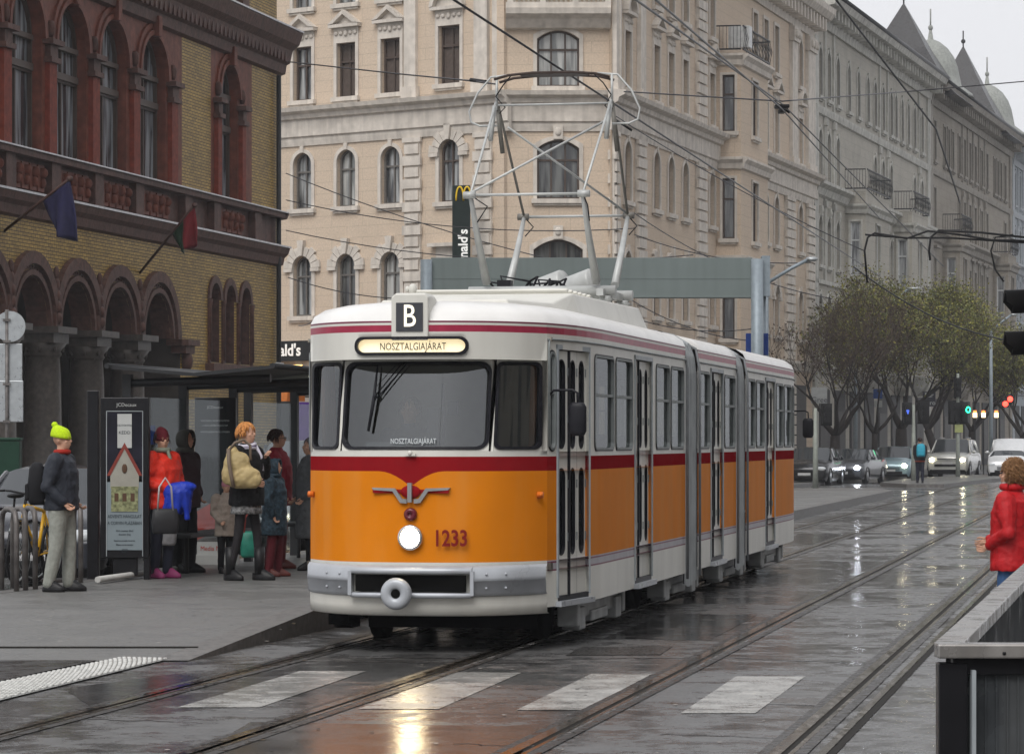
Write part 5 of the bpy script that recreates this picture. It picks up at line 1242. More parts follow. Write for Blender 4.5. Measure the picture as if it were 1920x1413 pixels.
def hair(p,hp,m_,style='short',seed=1,n=260,rs=.085):
    h=MB(); rnd=random.Random(seed)
    h.ell(hp(0,.022,.035),(.081,.092,.092),0,12)
    for i in range(n):
        th=rnd.uniform(0,2*math.pi); ph=rnd.uniform(-.35,1.35) if style!='curly' else rnd.uniform(-.8,1.45)
        d=Vector((math.cos(th)*math.cos(ph),math.sin(th)*math.cos(ph),math.sin(ph)))
        if d.y<-.45 and d.z<.45: continue
        if style=='curly':
            rr=rs*rnd.uniform(.95,1.45); c=hp(d.x*rr,.03+d.y*rr*1.1,.03+d.z*rr*1.05)
            pts=[c+Vector((.013*math.cos(k*1.1+i)+d.x*.004*k,.013*math.sin(k*1.1+i)+d.y*.004*k,-.014*k+.02)) for k in range(6)]; h.tube(pts,.0028,3)
        else:
            a=hp(d.x*rs*.95,.02+d.y*rs*1.08,.035+d.z*rs*1.05); l=rnd.uniform(.04,.08) if style=='short' else rnd.uniform(.09,.15)
            t=Vector((d.x*.35,d.y*.35,-1)); pts=[a,a+Vector((d.x,d.y,d.z))*.012+t*l*.4,a+t*l]; h.tube(pts,[.009,.008,.002],4)
    return h.build('hair',m_,p)
def fabric(name,c,var=.12,rough=.75,b=.35): return mat(name,c,rough,var=var,scale=22,bump=b,bscale=90)
NAVY=fabric('navy_jacket',(.024,.028,.038),rough=.5); KHAKI=fabric('stone_trousers',(.27,.28,.25)); BLKF=fabric('black_cloth',(.010,.010,.012)); DKBL=fabric('dark_blue_jeans',(.015,.017,.03))
PINKS=mat('pink_shoe',(.20,.03,.10),.5); BLKS=mat('black_shoe',(.012,.012,.013),.4); BRNS=mat('brown_boot',(.10,.025,.02),.4)
REDJ=fabric('red_down_jacket',(.62,.030,.014),rough=.5); REDR_=fabric('crimson_jacket',(.24,.010,.022),rough=.6)
PZ=.203
def PP(px,py): return gp(px,py,PZ)
# 1 man with lime hat
man,hp=person('person in a lime bobble hat, navy jacket and pale trousers standing by the bicycles',PP(115,1108),R(78),1.66,'j',NAVY,KHAKI,BLKS,
   [((.25,.07,1.12),(.20,-.10,.96)),((-.25,.07,1.13),(-.20,-.10,.96))],[(.10,-.05),(-.11,.10)],girth=1.12,puff=.012,legr=1.12,coat_len=.88)
hat(man,hp,mat('lime_wool',(.50,.72,.015),.8,var=.15,scale=60,bump=.5,bscale=120),pom=(0,.07),rim=-.005,r=(.096,.116,.10),c=(0,.016,.052))
q=MB(); q.tube([hp(.07*math.cos(a),.0+.07*math.sin(a),-.13) for a in [2*math.pi*i/14 for i in range(15)]],.028,8); q.build('scarf',fabric('red_scarf',(.30,.02,.012)),man)
def backpack(name,label,base,yaw,m_,w_=.30,h=.44,d=.18,cat='backpack'):
    o=thing(name,label,cat,base,yaw); b=MB()
    rg=[]
    for z,kx,ky in ((0,.8,.8),(.04,.97,1),(h*.5,1,1.1),(h*.85,.9,.9),(h*.97,.6,.6),(h,.3,.3)):
        rg.append([Vector((w_/2*kx*math.copysign(abs(math.cos(a))**.6,math.cos(a)),d/2*ky*math.copysign(abs(math.sin(a))**.6,math.sin(a))+d/2,z)) for a in [2*math.pi*i/20 for i in range(20)]])
    b.rings(rg); b.build('pack',m_,o); s=MB()
    for sx in (-1,1): s.tube([(sx*.10,.02,h*.1),(sx*.145,-.12,h*.18),(sx*.15,-.27,h*.5),(sx*.13,-.22,h*.98),(sx*.10,-.05,h*1.04),(sx*.09,.02,h*.9)],.016,6)
    s.build('strap',mat('pale_strap',(.22,.22,.23),.5),o); f=MB(); f.box((0,d*1.05,h*.3),(w_*.7,.05,h*.4)); f.build('pocket',m_,o,bevel=.02); return o
ml=man.location
backpack('backpack','dark backpack with pale straps worn by the person in the lime hat',(ml.x-.16,ml.y+.02,.2+.89),R(97),BLKF)
# 2 woman red jacket
wom,hp=person('person in a bright red puffer jacket, maroon hat and pink shoes by the advertising panel',PP(303,1083),R(55),1.66,'j',REDJ,DKBL,PINKS,
   [((.27,-.02,1.14),(.12,-.20,1.05)),((-.28,.0,1.14),(-.10,-.20,1.06))],[(.08,-.02),(-.09,.04)],girth=1.28,puff=.022,coat_len=.82,head=R(-25))
hat(wom,hp,fabric('maroon_hat',(.10,.008,.015)),rim=.01); hair(wom,hp,mat('dark_hair',(.03,.015,.012),.5),seed=2,n=90)
q=MB(); q.tube([hp(.075*math.cos(a),.0+.08*math.sin(a),-.12) for a in [2*math.pi*i/14 for i in range(15)]],.03,8); q.tube([hp(.03,-.08,-.12),hp(.05,-.12,-.22),hp(.04,-.13,-.30)],.022,6); q.build('scarf',fabric('grey_green_scarf',(.20,.22,.17)),wom)
wl=wom.location
def handbag(name,label,top,w_,h,d,m_,strap,hm,yaw=0,tilt=0):
    o=thing(name,label,'bag',top,yaw); b=MB(); rg=[]
    for z,k,kd in ((-h,.86,.8),(-h+.03,.97,1.0),(-h*.5,1.03,1.15),(-.03,.92,.6),(0,.85,.35)):
        rg.append([Vector((w_/2*k*math.copysign(abs(math.cos(a))**.55,math.cos(a)),d/2*kd*math.copysign(abs(math.sin(a))**.7,math.sin(a)),z)) for a in [2*math.pi*i/20 for i in range(20)]])
    b.rings(rg); b.build('bag_body',m_,o,bevel=0); s=MB()
    for y in (-.02,.02): s.tube([(-w_*.28,y,-.02),(-w_*.22,y,strap*.7),(0,y,strap),(w_*.22,y,strap*.7),(w_*.28,y,-.02)],.010,6)
    s.build('handle',hm,o); return o
q=PP(312,1087); handbag('handbag','dark grey handbag with pale handles hanging from the arm of the person in bright red',(q.x,q.y-.12,.2+.80),.30,.28,.12,mat('dark_leather',(.022,.022,.024),.4,var=.2),.34,mat('pale_handle',(.40,.36,.36),.5),yaw=.2)
q=PP(300,1083); handbag('shopping_bag','crumpled light grey shopping bag behind the dark handbag',(q.x+.02,q.y-.02,.2+.73),.34,.36,.12,mat('grey_plastic',(.24,.24,.25),.4,var=.3,scale=14),.2,mat('grey_plastic',(.24,.24,.25),.4))
# blue folded umbrella cloth carried
b=MB(); rnd=random.Random(7)
for i in range(9):
    a=i/9*2*math.pi; b.tube([(0,0,.05),(.10*math.cos(a),.06*math.sin(a),-.05),(.13*math.cos(a)+rnd.uniform(-.03,.03),.07*math.sin(a),-.26-rnd.random()*.10)],[.03,.055,.03],8)
b.ell((0,0,-.06),(.17,.10,.13)); b.ell((.08,0,.02),(.13,.07,.06))
q=PP(335,1083); o=remesh(b,'folded_umbrella',mat('royal_blue_nylon',(.012,.035,.34),.4,var=.2,scale=9,bump=.5,bscale=30),None,.012,noise=.02); o.location=(q.x+.02,q.y-.25,.2+1.02)
tag(o,'royal blue folded umbrella held in front by the person in bright red','umbrella')
# 3 hooded person
hd_,hp=person('person in a dark hooded coat standing behind the person in bright red',PP(347,1073),R(65),1.66,'j',fabric('dark_plum_coat',(.035,.018,.022)),BLKF,BLKS,
   [((.26,.03,1.14),(.20,-.09,.95)),((-.26,.03,1.14),(-.20,-.09,.95))],[(.09,-.03),(-.09,.06)],girth=1.12,puff=.012,coat_len=.80)
def hood(p,hp,m_,fur=None):
    h=MB(); n=14; rg=[]
    for i,(y,r) in enumerate(((-.075,.105),(-.05,.118),(0,.122),(.05,.115),(.10,.085),(.125,.03))):
        rg.append([hp(r*.92*math.cos(2*math.pi*j/n),y,.005+r*1.1*math.sin(2*math.pi*j/n)) for j in range(n)])
    h.rings(rg,caps=False); h.face(rg[-1]); h.tube(rg[0]+[rg[0][0]],.014,6); o=h.build('hood',m_,p); o.modifiers.new('s','SOLIDIFY').thickness=.012
    c=MB(); c.tube([hp(.085*math.cos(a),.01+.08*math.sin(a),-.125) for a in [2*math.pi*i/14 for i in range(15)]],.035,8); c.build('collar',m_,p)
hood(hd_,hp,fabric('olive_hood',(.05,.045,.038)))
# 4 blonde woman in black
bl_,hp=person('person with short ginger hair, black coat and heeled boots carrying a beige shoulder bag',PP(462,1087),R(62),1.74,'j',fabric('black_wool_coat',(.009,.009,.010),b=.8),fabric('dark_tights',(.020,.018,.020)),BLKS,
   [((.27,-.06,1.19),(.10,-.19,1.36)),((-.27,.04,1.17),(-.12,-.17,1.10))],[(.11,-.10),(-.11,.14)],girth=1.15,puff=.016,coat_len=.83,heel=1,legr=.72)
hair(bl_,hp,mat('ginger_blonde_hair',(.50,.22,.07),.5,var=.3,scale=40),seed=5,n=420,rs=.088)
q=MB()
for k in range(3): q.tube([hp(.085*math.cos(a),.0+.085*math.sin(a),-.13-.025*k+.02*math.cos(a+k)) for a in [2*math.pi*i/14 for i in range(15)]],.024,8,k%2)
q.tube([hp(.05,-.08,-.14),hp(.07,-.14,-.26),hp(.06,-.16,-.42)],.022,6,0); q.build('scarf',[fabric('white_scarf',(.50,.48,.55)),fabric('violet_scarf',(.14,.10,.22))],bl_)
sk=MB(); body_rings(sk,[(.74,0,0,.21,.165),(.78,0,0,.205,.16),(.85,0,0,.19,.15)]); sk.build('skirt',mat('lace_skirt',(.16,.16,.16),.7,var=.95,scale=28),bl_)
q=PP(458,1087); sb_=thing('shoulder_bag','large slouchy beige shoulder bag with brown strap on the back of the ginger haired person','bag',(q.x,q.y-.36,.2+1.22))
b=MB(); b.ell((0,0,-.06),(.21,.09,.14)); b.ell((-.05,0,.07),(.15,.075,.15)); b.ell((.09,0,-.10),(.14,.08,.10)); b.ell((-.10,.01,.18),(.07,.05,.10)); b.ell((-.13,0,-.04),(.10,.07,.13))
remesh(b,'bag_body',mat('beige_leather',(.40,.31,.15),.5,var=.18,scale=7,bump=.3,bscale=20),sb_,.012,noise=.03)
b=MB(); b.tube([(-.14,-.05,.24),(-.13,-.10,.10),(-.10,-.105,-.08),(-.08,-.08,-.18)],.024,6); b.tube([(-.14,-.03,.22),(-.07,-.02,.31),(.02,.02,.34),(.09,.06,.28),(.10,.0,.12)],.016,6); b.build('handle',mat('taupe_strap',(.15,.115,.085),.5),sb_)
# 5 crimson jacket person with glasses
cr_,hp=person('person with dark hair and glasses in a crimson jacket behind the hooded child',PP(519,1066),R(80),1.68,'j',REDR_,fabric('burgundy_trousers',(.10,.012,.018)),BRNS,
   [((.26,.03,1.14),(.20,-.09,.95)),((-.26,.03,1.14),(-.20,-.09,.95))],[(.09,-.03),(-.09,.08)],girth=1.18,puff=.012,coat_len=.80)
hair(cr_,hp,mat('brown_hair',(.035,.016,.012),.5),seed=9,n=200)
q=MB()
for s in (-1,1): q.tube([hp(s*.034+.022*math.cos(a),-.100,.004+.017*math.sin(a)) for a in [2*math.pi*i/10 for i in range(11)]],.003,5); q.tube([hp(s*.056,-.100,.006),hp(s*.078,.0,.0)],.003,5)
q.tube([hp(-.012,-.10,.006),hp(.012,-.10,.006)],.003,5); q.build('glasses',BLACK,cr_)
# 6 child
chd,hp=person('child in a patterned dark blue hooded coat and burgundy trousers beside the ginger haired person',PP(514,1080),R(75),1.33,'j',mat('patterned_blue_coat',(.022,.040,.055),.6,var=.75,scale=26,bump=.3),fabric('burgundy_trousers',(.10,.012,.018)),BRNS,
   [((.26,.02,1.14),(.21,-.06,.92)),((-.26,.02,1.14),(-.21,-.06,.92))],[(.09,-.03),(-.09,.05)],girth=1.15,puff=.02,coat_len=.62,hem=.2)
hood(chd,hp,MT['patterned_blue_coat'])
# small child, mostly hidden
sc_,hp=person('small child in beige coat and pink hat half hidden behind the ginger haired person',PP(424,1074),R(20),1.08,'j',fabric('beige_coat',(.30,.25,.21)),BLKF,BLKS,
   [((.24,-.04,1.14),(.18,-.22,1.06)),((-.23,.0,1.14),(-.15,-.18,.98))],[(.09,-.03),(-.09,.05)],girth=1.15,puff=.02,coat_len=.7)
hat(sc_,hp,fabric('pink_wool',(.50,.20,.26)),pom=(0,.0))
# 7 grey coat at the tram
gr_,hp=person('person in a long grey coat half hidden behind the front of the tram',PP(583,1068),R(-70),1.58,'j',fabric('grey_wool_coat',(.085,.09,.095)),BLKF,BLKS,
   [((.23,-.02,1.14),(.15,-.14,.96)),((-.23,.0,1.14),(-.15,-.16,.96))],[(.09,-.03),(-.09,.05)],girth=1.2,puff=.012,coat_len=.42,hem=.23)
hair(gr_,hp,mat('grey_hair',(.12,.12,.13),.5),seed=11,n=150)
# green carrier bag
q=PP(468,1080); handbag('carrier_bag','small green plastic carrier bag with red print beside the ginger haired person',(q.x,q.y-.05,.2+.52),.20,.30,.12,mat('green_plastic',(.02,.17,.12),.35,var=.25,scale=12),.22,mat('carrier_red',(.35,.06,.05),.5))
# 8 woman at right in red
YR=26.2
rw,hp=person('person with curly fair hair, red rain jacket and jeans by the right railing',((1898-960)/6000*YR,YR,0.0),R(-118),1.57,'j',fabric('red_rain_jacket',(.42,.012,.016),rough=.45),fabric('blue_jeans',(.05,.11,.24)),BLKS,
   [((.27,.06,1.12),(.15,-.17,1.00)),((-.27,.04,1.14),(-.12,-.27,1.03))],[(.09,-.03),(-.09,.05)],girth=1.17,puff=.008,coat_len=.77,hem=.2,vox=.010)
hair(rw,hp,mat('curly_fair_hair',(.26,.14,.065),.55,var=.4,scale=60),'curly',seed=3,n=1500,rs=.080)
q=MB(); q.tube([hp(.085*math.cos(a),.01+.085*math.sin(a),-.11) for a in [2*math.pi*i/14 for i in range(15)]],.036,8); q.build('collar',MT['red_rain_jacket'],rw)
q=MB(); q.tube([hp(.07*math.cos(a),-.0+.07*math.sin(a),-.085) for a in [2*math.pi*i/14 for i in range(15)]],.02,8); q.build('scarf',fabric('pale_scarf',(.35,.33,.32)),rw)
# driver in the cab
dv=TC+TN*(-.28)+TD*1.25
dr_,hp=person('driver in dark clothes sitting behind the windscreen of the tram',(dv.x,dv.y,.40),TA,1.72,'j',fabric('driver_navy',(.02,.025,.04)),DKBL,BLKS,
   [((.24,-.10,1.18),(.12,-.30,1.14)),((-.24,-.10,1.18),(-.12,-.30,1.14))],[(.09,-.03),(-.09,.03)],girth=1.1)
hair(dr_,hp,MT['dark_hair'],n=80)
# 9 far pedestrian
q=gp(1725,905,.14)
fa,hp=person('distant person with a cyan backpack waiting on the refuge between the cars',(q.x,q.y,.14),R(180),1.72,'j',fabric('black_jacket',(.015,.015,.018)),DKBL,BLKS,
   [((.22,-.02,1.14),(.18,-.10,.92)),((-.22,.0,1.14),(-.18,-.10,.92))],[(.09,-.03),(-.09,.05)],vox=.03,girth=1.1)
hair(fa,hp,MT['dark_hair'],n=40)
w_=MB(); body_rings(w_,[(.82,0,0,.19,.15),(1.0,0,0,.2,.16)]); w_.build('waistband',fabric('orange_red',(.35,.05,.02)),fa)
backpack('backpack','small cyan backpack on the distant person among the cars',(q.x,q.y-.14,.14+1.0),R(180),mat('cyan_nylon',(.03,.30,.42),.5),.34,.5,.2)
# ================================================================ SHELTER, PANELS, STREET FURNITURE
def shelter(label,Y0,Y1,first):
    t=thing('tram_shelter',label,'shelter',trk(10.2,Y0,.2),TA,group='tram stop shelters'); L=Y1-Y0
    # local x across (towards the track), y along
    r=MB(); w0,w1=-1.30,.62
    zt=lambda x: 2.27+.09*abs(x+.3)/1.0
    for (a,b) in ((w0,-.3),(-.3,w1)):
        P=[Vector((a,-.25,zt(a))),Vector((b,-.25,zt(b))),Vector((b,L+.2,zt(b))),Vector((a,L+.2,zt(a)))]; Q=[v+Vector((0,0,.04)) for v in P]
        r.face(P); r.face(Q)
        for k in range(4): r.face([P[k],P[(k+1)%4],Q[(k+1)%4],Q[k]])
    r.tube([(w1,-.3,zt(w1)+.03),(w1,L+.2,zt(w1)+.03)],.032,8); r.tube([(w0,-.3,zt(w0)+.03),(w0,L+.2,zt(w0)+.03)],.032,8)
    r.build('roof',DKGREY,t); n=3
    for k in range(n):
        y=L*k/(n-1); p=MB(); p.box((-1.15,y,1.15),(.10,.10,2.3)); p.tube([(-1.15,y,2.2),(w1-.1,y,2.25)],.045,8); p.build('post',DKGREY,t)
    g=MB(); g.box((-1.15,L/2,1.2),(.012,L-.2,1.7)); g.build('glass_wall',GLASSS,t)
    b=MB(); b.box((-.85,L/2,.45),(.35,L*.6,.05)); b.tube([(-.85,L*.3,0),(-.85,L*.3,.45)],.03,6); b.tube([(-.85,L*.7,0),(-.85,L*.7,.45)],.03,6); b.build('bench',DKGREY,t,bevel=.01)
    return t
shelter('nearer dark tram shelter with a thin tilted roof behind the waiting people',35.97,40.3,True)
shelter('farther dark tram shelter continuing towards the front of the tram',40.9,45.5,False)
PBLK=mat('panel_black',(.012,.012,.014),.3); POST=mat('poster_grey_blue',(.20,.24,.26),.4,var=.08,scale=2); PNAVY=mat('poster_dark_sky',(.012,.012,.02),.35,var=.4,scale=4)
PTX=mat('poster_text_dark',(.03,.04,.05),.6,var=0); PWH=mat('poster_white',(.42,.43,.42),.5,var=.05)
# advertising panel near
Y=35.85; sc=6000/Y
a=at(190,1085,Y); b=at(281,745,Y); z0=.2; W=b.x-a.x; Hh=b.z-z0
t=thing('advertising_panel','black advertising panel with an advent market poster of a small gabled house','panel',((a.x+b.x)/2,Y,z0))
f=MB(); f.box((0,0,Hh/2+.12),(W,.16,Hh-.24)); f.box((-W/2-.09,.02,Hh/2+.02),(.13,.14,Hh+.12)); f.box((W/2-.03,0,.15),(.07,.12,.3)); f.box((0,0,.14),(W*.5,.1,.2)); f.build('cabinet',PBLK,t,bevel=.01)
q=MB(); pw=W-.14; q.box((.0,-.085,.30+.86/2),(pw,.01,.80)); q.build('poster_lower',POST,t)
q=MB(); q.box((.0,-.085,1.12+.36),(pw,.01,.78)); q.build('poster_upper',PNAVY,t)
q=MB()
for x in (-pw/2,pw/2): q.box((x,-.092,1.07),(.008,.012,1.62))
q.box((0,-.092,1.88),(pw,.012,.008)); q.build('poster_frame',GREYM,t)
q=MB(); q.box((-.0,-.094,1.66),(.16,.006,.38)); q.build('notice',PWH,t)
text_obj('notice_text','CSÜTÖRTÖK',.028,PTX,t,upM((0,-.098,1.72)),ext=.001); text_obj('notice_text','KEDD',.05,PTX,t,upM((0,-.098,1.64)),ext=.001)
text_obj('maker_name','JCDecaux',.055,PWH,t,upM((.02,-.086,1.95)),ext=.001)
q=MB(); q.face([Vector(p) for p in ((-.16,-.093,1.02),(-.16,-.093,1.18),(0,-.093,1.46),(.16,-.093,1.18),(.16,-.093,1.02))],0); q.build('poster_gable',mat('poster_cream',(.30,.29,.25),.5,var=.1),t)
q=MB()
for s in (-1,1): 
    v=[Vector((0,-.098,1.53)),Vector((s*.20,-.098,1.16)),Vector((s*.16,-.098,1.16)),Vector((0,-.098,1.46))]; q.face(v)
q.build('poster_roof_edge',mat('poster_red',(.20,.04,.03),.5),t)
q=MB(); q.box((0,-.0945,.90),(.30,.006,.28)); q.build('poster_house',mat('poster_olive',(.20,.21,.11),.5,var=.6,scale=22),t)
q=MB(); q.ell((0,-.098,1.24),(.03,.004,.055),0,8)
for x in (-.09,0,.09): q.box((x,-.099,.92),(.045,.004,.09))
q.build('poster_windows',mat('poster_brown',(.09,.05,.03),.5),t)
for i,(s,z,sz) in enumerate((('ADVENTI HANGULAT',.705,.052),('A CORVIN PLÁZÁBAN',.63,.052),('2014. november 28-tól',.545,.028),('december 24-ig',.505,.028),('Kézműves portékák, forralt bor',.435,.025),('Élőzene minden hétvégén',.39,.025))):
    text_obj('poster_text',s,sz,PTX,t,upM((0,-.093,z)),ext=.001,sx=.74)
text_obj('poster_text','CP',.06,PTX,t,upM((0,-.093,.30+.02)),ext=.001)
q=MB(); q.tube([gp(183,1086,.25),gp(330,1066,.25)],.035,8); tag(q.build('white_pipe',mat('white_pvc',(.45,.45,.43),.4)),'white plastic pipe lying on the ground under the advertising panel','pipe')
# second panel
Y=40.2; a=at(366,1058,Y); b=at(443,745,Y); W=b.x-a.x; Hh=b.z-.2
t=thing('advertising_panel','black advertising panel with white text lines and a red and white lower poster','panel',((a.x+b.x)/2,Y,.2))
f=MB(); f.box((0,0,Hh/2+.1),(W,.14,Hh-.2)); f.build('cabinet',PBLK,t,bevel=.01)
q=MB(); q.box((0,.0,.05),(W*1.1,.3,.14)); q.build('plinth',PWH,t)
q=MB(); q.box((0,-.075,1.95*.62),(W-.08,.01,.95)); q.build('glass_front',mat('panel_glass_dark',(.035,.037,.04),.08),t)
for i,z in enumerate((1.80,1.74,1.66)):
    text_obj('line_of_text',('KÖZLEKEDJEN VELÜNK BUDAPESTEN','A VÁROS SZÍVÉBEN MINDEN NAP','NOSZTALGIAJÁRATOK DECEMBERBEN')[i],.028,PWH,t,upM((0,-.082,z)),ext=.001,sx=.75)
text_obj('maker_name','JCDecaux',.05,PWH,t,upM((0,-.076,1.97)),ext=.001)
q=MB(); q.face([Vector(p) for p in ((-.24,-.084,.30),(-.24,-.084,.66),(.0,-.084,.80),(.12,-.084,.80),(.12,-.084,.62),(.02,-.084,.42))]); q.build('red_shape',mat('poster_bright_red',(.40,.05,.035),.5),t)
q=MB(); q.box((0,-.081,.46),(W-.06,.004,.62)); q.build('poster_grey',mat('poster_grey',(.10,.10,.10),.5,var=.3),t)
q=MB(); q.box((0,-.087,.20),(W-.06,.006,.17)); q.build('white_band',PWH,t)
text_obj('shop_lettering','Media Markt',.085,mat('poster_bright_red',(.40,.05,.035),.5),t,upM((0,-.093,.20)),ext=.001,sx=.85)
# blue notice at the shelter post
q=MB(); o_=at(283,815,37.2); q.box((0,0,0),(.10,.02,.22)); tag(q.build('blue_notice',mat('blue_sign',(.010,.035,.17),.5),None,o_,bevel=.004),'small blue notice fixed on the shelter post behind the maroon hat','notice')
# bicycle stands: bent hoops
def hoop(px,py,label,w_=.45,yaw=1.35):
    q=MB(); q.tube([(0,-w_/2,0),(0,-w_/2,.70),(0,-w_/2+.04,.80),(0,-w_/2+.14,.84),(0,w_/2-.14,.84),(0,w_/2-.04,.80),(0,w_/2,.70),(0,w_/2,0)],.028,10)
    o=q.build('bicycle_stand',GALVD,None,PP(px,py),yaw-R(90)+R(90)); return tag(o,label,'bicycle stand',group='bicycle stands')
GALVD=mat('dull_steel',(.13,.12,.115),.5,.3,var=.3,scale=8)
hoop(17,1106,'leftmost bent steel bicycle stand at the edge of the photo',yaw=.5); hoop(36,1104,'steel bicycle stand between the leftmost stand and the yellow bicycle',yaw=.45); hoop(56,1102,'steel bicycle stand right in front of the yellow bicycle',yaw=.4); hoop(145,1090,'steel bicycle stand just behind the person in the lime hat',yaw=.3)
# bicycles
def bicycle(label,loc,yaw,framem,lean=.06):
    t=thing('bicycle',label,'bicycle',loc,yaw,group='bicycles at the stands'); t.rotation_euler=(0,lean,yaw)
    RX=Matrix.Rotation(R(90),3,'Y')
    hubs=[(0,-.52,.34),(0,.53,.34)]
    for h in hubs:
        w_=MB(); w_.tube([(0,h[1]+.33*math.cos(a),.34+.33*math.sin(a)) for a in [2*math.pi*i/28 for i in range(29)]],.018,6); wo=w_.build('wheel',BLACK,t)
        r_=MB(); r_.tube([(0,h[1]+.305*math.cos(a),.34+.305*math.sin(a)) for a in [2*math.pi*i/28 for i in range(29)]],.010,5)
        for i in range(16): a=2*math.pi*i/16; r_.tube([(0,h[1],.34),(0,h[1]+.30*math.cos(a),.34+.30*math.sin(a))],.0022,3)
        r_.tube([(-.03,h[1],.34),(.03,h[1],.34)],.02,8); r_.build('rim',ALU,wo)
    f=MB(); bb=(0,.08,.30); st_=(0,.22,.78); hdp=(0,-.38,.86); hd2=(0,-.42,.72)
    for a,b,r in ((bb,st_,.020),(st_,hdp,.020),(bb,hd2,.026),(hdp,hd2,.024)): f.tube([a,b],r,8)
    for s in (-1,1):
        f.tube([bb,(s*.05,.53,.34)],.011,6); f.tube([st_,(s*.05,.53,.34)],.010,6); f.tube([hd2,(s*.05,-.46,.60),(s*.05,-.52,.34)],.014,6)
    f.build('frame',framem,t)
    h=MB(); h.tube([hdp,(0,-.36,.96)],.015,6); h.tube([(-.30,-.28,1.0),(-.18,-.36,1.0),(0,-.40,.98),(.18,-.36,1.0),(.30,-.28,1.0)],.013,6); h.tube([(.05,-.40,.97),(.05,-.5,.90),(.02,-.45,.80)],.005,4); h.build('handlebar',BLACK,t)
    s=MB(); s.tube([st_,(0,.25,.92)],.013,6); s.ell((0,.27,.95),(.07,.13,.03)); s.build('saddle',BLACK,t)
    c=MB(); c.lathe([(.09,-.01),(.09,.01)],bb,16,M=RX); c.tube([(.06,.08,.30),(.06,.15,.16)],.01,5); c.tube([(-.06,.08,.30),(-.06,.01,.44)],.01,5); c.build('crank',BLACK,t)
    mg=MB(); mg.tube([(0,-.52+.37*math.cos(a),.34+.37*math.sin(a)) for a in [R(20+15*i) for i in range(9)]],.02,5); mg.build('mudguard',ALU,t); return t
q=PP(70,1096); bicycle('bright yellow bicycle locked to the steel stands behind the lime hatted person',(q.x-.12,q.y+.55,.2),R(-12),mat('bike_yellow',(.60,.33,.01),.35,coat=.3),.05)
q=PP(10,1096); bicycle('dark bicycle behind the two leftmost stands, cut by the photo edge',(q.x-.10,q.y+.5,.2),R(-30),mat('bike_black',(.02,.02,.025),.4),-.05)
# signs seen from behind on the left
t=thing('traffic_sign','grey backs of a round sign and square boards on a pole at the far left','sign',P2(13,62)); s=6000/62
zc=lambda py: 1.75+(826-py)/s
q=MB(); q.tube([(0,0,0),(0,0,zc(580))],.035,8); q.build('pole',GALVD,t)
q=MB(); q.lathe([(.001,-.012),(.30,-.012),(.30,.01),(.001,.01)],(.06,-.0,zc(612)),28,M=Matrix.Rotation(R(90),3,'X')); q.sm=[False]*len(q.f); q.build('round_sign',GALV,t)
q=MB(); q.box((-.02,.06,zc(690)),(.62,.02,.95)); q.build('upper_board',GALV,t,bevel=.01); q=MB(); q.box((.08,.05,zc(752)),(.46,.02,.80)); q.build('lower_board',GALV,t,bevel=.01)
for py in (600,640,720,790): q=MB(); q.box((0,-.04,zc(py)),(.14,.04,.05)); q.build('clamp',GALVD,t)
gb=MB(); gb.box((0,0,.4),(.42,.3,.8)); gb.box((0,0,.83),(.46,.34,.06)); t2=at(18,865,60); tag(gb.build('litter_bin',mat('green_bin',(.008,.035,.02),.6),None,(t2.x,t2.y,.95),bevel=.02),'small green litter bin on the pole behind the bicycles','bin')
gp_=MB(); gp_.tube([(0,0,0),(0,0,1.0)],.04,6); tag(gp_.build('bin_post',GALVD,None,(t2.x,t2.y,0)),'short steel post carrying the green litter bin','post')
# barrier behind the people, near the tram
q=MB(); q.tube([(0,0,0),(0,0,.78),(.04,0,.84),(.42,0,.84),(.46,0,.78),(.46,0,0)],.02,8); a=PP(546,1040); tag(q.build('guard_rail',mat('white_rail',(.5,.5,.5),.4),None,(a.x,a.y,.2)),'short white tubular guard rail beside the grey coated person','railing')
# purple banner beyond
q=MB(); q.box((0,0,1.25),(.36,.04,2.4)); q.tube([(-.18,0,0),(-.18,0,2.5)],.02,6); a=P2(571,58); tag(q.build('banner_flag',mat('purple_cloth',(.06,.02,.14),.7,var=.2),None,(a.x,a.y,.0)),'narrow purple beach banner standing behind the shelter near the tram','banner')
# ---- gantry sign over the road
Yg=88.0; s=6000/Yg; zc=lambda py: 1.75+(826-py)/s
GG=mat('gantry_green_grey',(.155,.185,.18),.5,var=.06,scale=.8,streak=.2); GP=mat('gantry_post',(.24,.28,.31),.45,.2,var=.1,streak=.2)
x0=(800-960)/s; x1=(1418-960)/s
t=thing('road_gantry','long green grey gantry beam over the road carried on round steel posts','gantry',(x0,Yg,0))
q=MB(); q.box(((x1-x0)/2,.0,(zc(484)+zc(556))/2),(x1-x0-.25,.5,zc(484)-zc(556))); q.box(((x1-x0)/2,-.255,(zc(484)+zc(556))/2-.05),(x1-x0-.4,.012,.012)); q.box(((x1-x0)/2,.0,zc(557)),(x1-x0-.25,.54,.05)); q.build('beam',GG,t,bevel=.01)
q=MB(); q.tube([(0,-.35,0),(0,-.35,zc(488))],.16,16); q.build('post',GP,t); q=MB(); q.tube([(x1-x0,-.35,0),(x1-x0,-.35,zc(487))],.17,16); q.tube([(x1-x0+.22,.2,0),(x1-x0+.22,.2,zc(500))],.07,10); q.build('post',GP,t)
q=MB(); q.box((x1-x0+.25,0,(zc(484)+zc(556))/2+.03),(.22,.5,zc(484)-zc(556)+.05)); q.build('end_cap',GP,t)
a=at(1420,645,Yg); q=MB(); q.box((0,0,0),(.62,.05,.60)); tag(q.build('blue_sign',mat('blue_sign',(.010,.035,.17),.5),None,(a.x,Yg+.1,a.z),bevel=.01),'blue square road sign half behind the right gantry post','sign')
